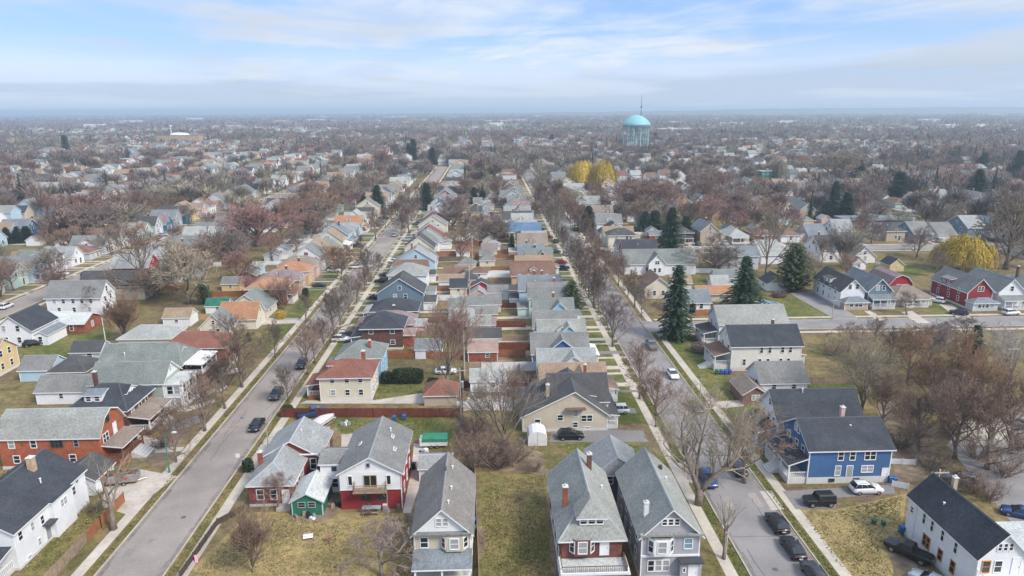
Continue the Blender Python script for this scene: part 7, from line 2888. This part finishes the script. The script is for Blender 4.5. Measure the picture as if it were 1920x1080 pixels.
# the green tarpaulin over a parked camper
x, y = ground(815, 836)
e = empty('covered_camper', (x, y, 0), unique('camper trailer covered by a green tarpaulin behind the grey-roofed shed'), 'camper')
mb = MB()
mb.loft([[(-2.4, -1, .5), (2.2, -1, .5), (2.2, 1, .5), (-2.4, 1, .5)], [(-2.4, -1, 1.6), (2.2, -1, 1.6), (2.2, 1, 1.6), (-2.4, 1, 1.6)]])
mb.build('body', [PLASTIC['white']], e)
mb = MB()
mb.loft([[(-2.0, -1.1, 1.3), (2.3, -1.1, 1.3), (2.3, 1.1, 1.3), (-2.0, 1.1, 1.3)], [(-2.0, -1.05, 1.8), (2.3, -1.05, 1.8), (2.3, 1.05, 1.8), (-2.0, 1.05, 1.8)], [(-1.9, -.5, 2.2), (2.2, -.5, 2.2), (2.2, .5, 2.2), (-1.9, .5, 2.2)]])
mb.build('tarpaulin', [mat('green_tarp', (.03, .20, .12), .6, .15, 1.2, .1, bump=.08, bumpscale=2)], e)
for sx in (-.5, .5):
    w_ = link('wheel', tm, e, (sx, -1.02, .3), rad(90))
    link('rim', rm_, w_)
# patio table with a parasol, seats and clutter below the balcony
x, y = ground(697, 960)
e = empty('patio_table', (x, y, 0), unique('grey patio table with benches below the wooden balcony'), 'table')
mb = MB()
mb.box(-1.3, 1.3, -.45, .45, .72, .79)
mb.build('table_top', [mat('grey_canvas', (.3, .33, .37), .8, .1, 2, .1)], e)
for sx in (-1.15, 1.15):
    for sy in (-.35, .35):
        rect_part('leg', e, (sx - .04, sx + .04, sy - .04, sy + .04, 0, .72), METAL)
for sy in (-.85, .85):
    b = rect_part('bench', e, (-1.2, 1.2, sy - .16, sy + .16, .42, .47), WOOD)
    for sx in (-1.0, 1.0):
        rect_part('leg', b, (sx - .04, sx + .04, sy - .12, sy + .12, 0, .42), METAL)
# garden benches and stands on the dry lawn
x, y = ground(578, 1012)
e = empty('garden_bench', (x, y, 0), unique('white garden bench alone on the dry lawn'), 'bench', None, .2)
e.scale = (.85, .85, .85)
rect_part('seat', e, (-.75, .75, -.22, .22, .40, .46), PLASTIC['white'])
rect_part('backrest', e, (-.75, .75, .2, .25, .52, .9), PLASTIC['white'])
for sx in (-.65, .65):
    rect_part('leg', e, (sx - .04, sx + .04, -.2, .25, 0, .4), METAL)
x, y = ground(619, 1018)
e = empty('bird_bath', (x, y, 0), unique('brown bird bath on the dry lawn right of the white bench'), 'bird bath')
mb = MB()
mb.tube([(0, 0, 0), (0, 0, .12), (0, 0, .2), (0, 0, .8), (0, 0, .9)], [.25, .24, .11, .09, .2], 12)
mb.build('pedestal', [mat('terracotta', (.25, .13, .09), .9, .2, 3, .1)], e)
mb = MB()
mb.tube([(0, 0, .9), (0, 0, 1.02), (0, 0, 1.06)], [.2, .42, .45], 14)
mb.build('bowl', [mat('terracotta', (.25, .13, .09))], e)
x, y = ground(368, 1050)
e = empty('toy_slide', (x, y, 0), unique('small pink plastic slide on the dry lawn by the low dark fence'), 'slide', None, .5)
e.scale = (.7, .7, .7)
PK = mat('pink_plastic', (.60, .25, .36), .5, .05, 2, 0)
mb = MB()
mb.face([(-.25, -.9, .06), (.25, -.9, .06), (.25, .2, .8), (-.25, .2, .8)])
mb.face([(-.25, -.9, .0), (.25, -.9, .0), (.25, .2, .72), (-.25, .2, .72)])
for sx in (-1, 1):
    mb.box(sx * .27 - .03, sx * .27 + .03, .15, .25, .0, 1.1)
mb.build('chute', [PK], e)
mb = MB()
for z in (.2, .42, .64):
    mb.box(-.25, .25, .45, .52, z, z + .05)
mb.box(-.29, -.24, .45, .55, 0, .85)
mb.box(.24, .29, .45, .55, 0, .85)
mb.build('ladder', [PLASTIC['white']], e)
# round swimming pool
x, y = ground(1437, 578)
e = empty('swimming_pool', (x, y, 0), unique('round above-ground swimming pool on the lawn beyond the cross street'), 'pool')
n = 32
mb = MB()
R_ = 3.9
for r0, r1, z0, z1 in ((R_, R_, 0, 1.25), (R_, R_ - .2, 1.25, 1.27), (R_ - .2, R_ - .2, 1.27, .9)):
    for k in range(n):
        a, b = 2 * math.pi * k / n, 2 * math.pi * (k + 1) / n
        mb.face([(r0 * math.cos(a), r0 * math.sin(a), z0), (r0 * math.cos(b), r0 * math.sin(b), z0), (r1 * math.cos(b), r1 * math.sin(b), z1), (r1 * math.cos(a), r1 * math.sin(a), z1)])
mb.build('wall', [mat('pool_wall', (.60, .63, .65), .5, .05, 1, 0)], e)
mb = MB()
mb.face([((R_ - .2) * math.cos(2 * math.pi * k / n), (R_ - .2) * math.sin(2 * math.pi * k / n), 1.0) for k in range(n)])
mb.build('pool_cover', [mat('pool_cover', (.16, .26, .38), .3, .2, .8, .2)], e)
# trampoline-blue and other yard clutter
def pile(px, py, lab, cols, n_, spread, seed):
    x, y = ground(px, py)
    r = random.Random(seed)
    e = empty('junk_pile', (x, y, 0), unique(lab), 'junk pile')
    for k in range(n_):
        a, b, c_ = r.uniform(.3, .9), r.uniform(.3, .8), r.uniform(.25, .8)
        cx, cy = r.uniform(-spread, spread), r.uniform(-.6, .6)
        mb = MB()
        t = r.uniform(.6, .95)
        mb.loft([[(-a / 2, -b / 2, 0), (a / 2, -b / 2, 0), (a / 2, b / 2, 0), (-a / 2, b / 2, 0)], [(-a / 2 * t, -b / 2 * t, c_), (a / 2 * t, -b / 2 * t, c_), (a / 2 * t, b / 2 * t, c_), (-a / 2 * t, b / 2 * t, c_)]])
        o = mb.build('crate', [PLASTIC[r.choice(cols)] if r.random() < .6 else WOOD], e, loc=(cx, cy, 0))
        o.rotation_euler = (0, 0, r.uniform(0, 3))


pile(630, 952, 'clutter of boxes between the green shed and the red lower front', ['grey', 'white', 'black'], 5, 1.0, 1)
pile(735, 955, 'clutter of pale boxes at the right corner of the red lower front', ['white', 'grey'], 6, 1.4, 2)
pile(575, 970, 'clutter of boxes in front of the green shed', ['white', 'black', 'grey'], 6, 1.6, 3)
pile(655, 795, 'clutter of pale boards and boxes behind the boat', ['white', 'white', 'grey'], 6, 1.4, 4)
pile(790, 850, 'blue tubs and boxes beside the covered camper', ['blue', 'white', 'grey'], 5, .8, 5)
pile(985, 828, 'boxes and boards beside the white tent shed', ['white', 'grey'], 4, .8, 6)
pile(925, 655, 'white boxes on the lawn beside the brick garage', ['white', 'grey'], 4, 1.0, 7)
pile(240, 752, 'bags and boxes in the yard behind the pale mint garage', ['white', 'black', 'blue'], 6, 1.5, 8)
pile(135, 706, 'dark boxes in the green plot at the left', ['blue', 'black'], 4, 1.4, 9)

# ------------------------------------------------------------------ landmarks far off
AQ = mat('tower_paint', (.22, .45, .49), .5, .06, .3, .04)
AQ2 = mat('tower_paint_pale', (.30, .52, .56), .5, .06, .3, .04)
D = 900.0
dv = fw + r2 * ((1193 - 960) / FPX) + u2 * ((540 - 235) / FPX)
tx, ty = dv.x / dv.y * D, D
e = empty('water_tower', (tx, ty, 0), unique('turquoise domed water tower on many legs above the trees'), 'water tower')
R_ = 18.2
pr = [(0, 48.2), (.2, 47.7), (.42, 46.2), (.62, 44.0), (.8, 41.2), (.93, 38.6), (.99, 36.8), (1.0, 35.6), (1.0, 34.2), (.985, 33.4), (.95, 32.9), (.8, 32.5), (.5, 32.3), (0, 32.2)]
n = 40
mb = MB()
mb.loft([[(R_ * max(f, .002) * math.cos(2 * math.pi * k / n), R_ * max(f, .002) * math.sin(2 * math.pi * k / n), z) for k in range(n)] for f, z in pr], cap=False)
mb.build('tank', [AQ], e, True)
mb = MB()
for z0, z1, a, b in ((35.1, 35.3, R_ * .97, R_ * 1.06), (36.2, 36.3, R_ * 1.05, R_ * 1.06)):
    for k in range(n):
        t, u = 2 * math.pi * k / n, 2 * math.pi * (k + 1) / n
        mb.face([(a * math.cos(t), a * math.sin(t), z0), (a * math.cos(u), a * math.sin(u), z0), (b * math.cos(u), b * math.sin(u), z1), (b * math.cos(t), b * math.sin(t), z1)])
mb.build('walkway', [mat('tower_trim_paint', (.18, .40, .44), .5, .05, 1, 0)], e)
for ring, nl, rr in ((0, 12, R_ * .9), (1, 6, R_ * .42)):
    for k in range(nl):
        a = 2 * math.pi * (k + .3) / nl
        mb = MB()
        mb.tube([(rr * math.cos(a), rr * math.sin(a), 0), (rr * math.cos(a), rr * math.sin(a), 34)], [.42, .42], 8)
        mb.build('leg', [AQ2], e)
mb = MB()
mb.tube([(0, 0, 0), (0, 0, 33)], [1.4, 1.4], 14)
mb.build('riser', [AQ2], e)
for z in (10, 18, 26):
    mb = MB()
    for k in range(12):
        a, b = 2 * math.pi * (k + .3) / 12, 2 * math.pi * (k + 1.3) / 12
        mb.tube([(R_ * .9 * math.cos(a), R_ * .9 * math.sin(a), z), (R_ * .9 * math.cos(b), R_ * .9 * math.sin(b), z)], [.22, .22], 5)
    mb.build('brace_ring', [AQ2], e)
mb = MB()
mb.tube([(5.6, 0, 46), (5.6, 0, 60), (5.6, 0, 73)], [.42, .3, .16], 6)
mb.tube([(5.6, 0, 57), (5.6, 0, 59)], [.9, .9], 8)
mb.build('antenna_mast', [TRIM_D], e)


def block(name, px0, px1, py, top, depth, m, rm_k, lab, cat, nwin=8, floors=2, win=True):
    xa, ya = ground(px0, py)
    xb, yb = ground(px1, py)
    y = (ya + yb) / 2
    cx = (xa + xb) / 2
    h = height_at(cx, y, top)
    e = empty(name, (cx, y, 0), unique(lab), cat)
    W_ = (xb - xa) / 2
    mb = MB()
    mb.box(-W_, W_, 0, depth, 0, h)
    mb.build('wall', [m], e)
    mb = MB()
    mb.box(-W_ - .4, W_ + .4, -.4, depth + .4, h, h + .5)
    mb.box(-W_ * .2, W_ * .1, depth * .3, depth * .6, h + .5, h + 2.0)
    mb.build('roof', [roof(rm_k)], e)
    if win:
        for f in range(floors):
            for k in range(nwin):
                me, _ = window_mesh(1.5, 1.4, TRIM, GLASS, 2, True, True)
                link('window', me, e, (-W_ + 2 * W_ * (k + .5) / nwin, 0, h * (f + .55) / floors))
    return e, h


e, h = block('brick_building', 297, 372, 268, 254, 20, wall('tan brick'), 'grey', 'tan brick institutional building with white dome roof far at the left', 'building', 10, 2)
mb = MB()
mb.loft([[(R0 * math.cos(2 * math.pi * k / 20) * 2.2, 10 + R0 * math.sin(2 * math.pi * k / 20), h + z) for k in range(20)] for R0, z in ((8, .5), (7.6, 2.2), (5.5, 4), (1, 5))])
mb.build('dome', [TRIM], e)
mb = MB()
mb.tube([(-14, 8, h), (-14, 8, h + 16)], [.8, .6], 8)
mb.tube([(-14, 8, h + 16), (-14, 8, h + 18)], [2.4, 2.4], 10)
mb.build('stack', [TRIM], e)
block('brick_building', 1588, 1708, 428, 414, 14, wall('brick'), 'blue grey', 'long low brick building in front of the dark conifer group', 'building', 12, 1)
block('apartment_building', 1426, 1458, 340, 322, 10, wall('green'), 'pale grey', 'bright green flat building, upper one of the two', 'building', 4, 2)
block('apartment_building', 1484, 1500, 358, 343, 9, wall('green'), 'pale grey', 'bright green small building, lower one of the two', 'building', 2, 2)
block('apartment_building', 1690, 1716, 415, 398, 9, wall('green'), 'pale grey', 'dark green building beyond the long brick building', 'building', 3, 2)
block('warehouse', 352, 372, 226, 221.5, 60, TRIM, 'white', 'white warehouse on the hazy far edge at the left', 'warehouse', win=False)
block('warehouse', 1100, 1165, 247, 241, 30, TRIM, 'white', 'long white low building left of the water tower', 'warehouse', win=False)
block('warehouse', 1225, 1300, 247, 241, 30, TRIM, 'white', 'long white low building right of the water tower', 'warehouse', win=False)

# the wires along the back-yard poles
lp = [(865, 812)] + [(871, 712), (876, 640), (881, 575), (886, 500), (891, 452), (896, 410)]
lp = [ground(*p) for p in lp]
hts = [height_at(*lp[0], 690), 13.5] + [11.5] * 5
for k in range(len(lp) - 1):
    e = empty('utility_wires', (lp[k][0], lp[k][1], 0), unique(f'overhead wires of the back yards, {ordinal(k + 1)} span from the dark red fence'), 'wires')
    for dx in (-1.1, -.5, .5, 1.1):
        pts = []
        for t in [j / 8 for j in range(9)]:
            za, zb = hts[k] - .16, hts[k + 1] - .16
            pts.append(((lp[k + 1][0] - lp[k][0]) * t + dx, (lp[k + 1][1] - lp[k][1]) * t - .145, za + (zb - za) * t - 1.6 * t * (1 - t)))
        mb = MB()
        mb.tube(pts, [.016] * 9, 4)
        mb.build('wire', [RUBBER], e)

for k, (px, py, h_) in enumerate(((1160, 289, 15), (1172, 291, 14), (1181, 288, 13), (1189, 292, 14), (1199, 289, 13), (1208, 292, 15), (1218, 290, 14), (1229, 288, 15))):
    x, y = ground(px, py)
    tree('bare_tree', x, y, h_, f"bare tree at the foot of the water tower, {ordinal(k + 1)} from the left", BROADF[k % 2], 14, ['brown', 'grey-brown', 'russet', 'mauve'][k % 4], 1.25)
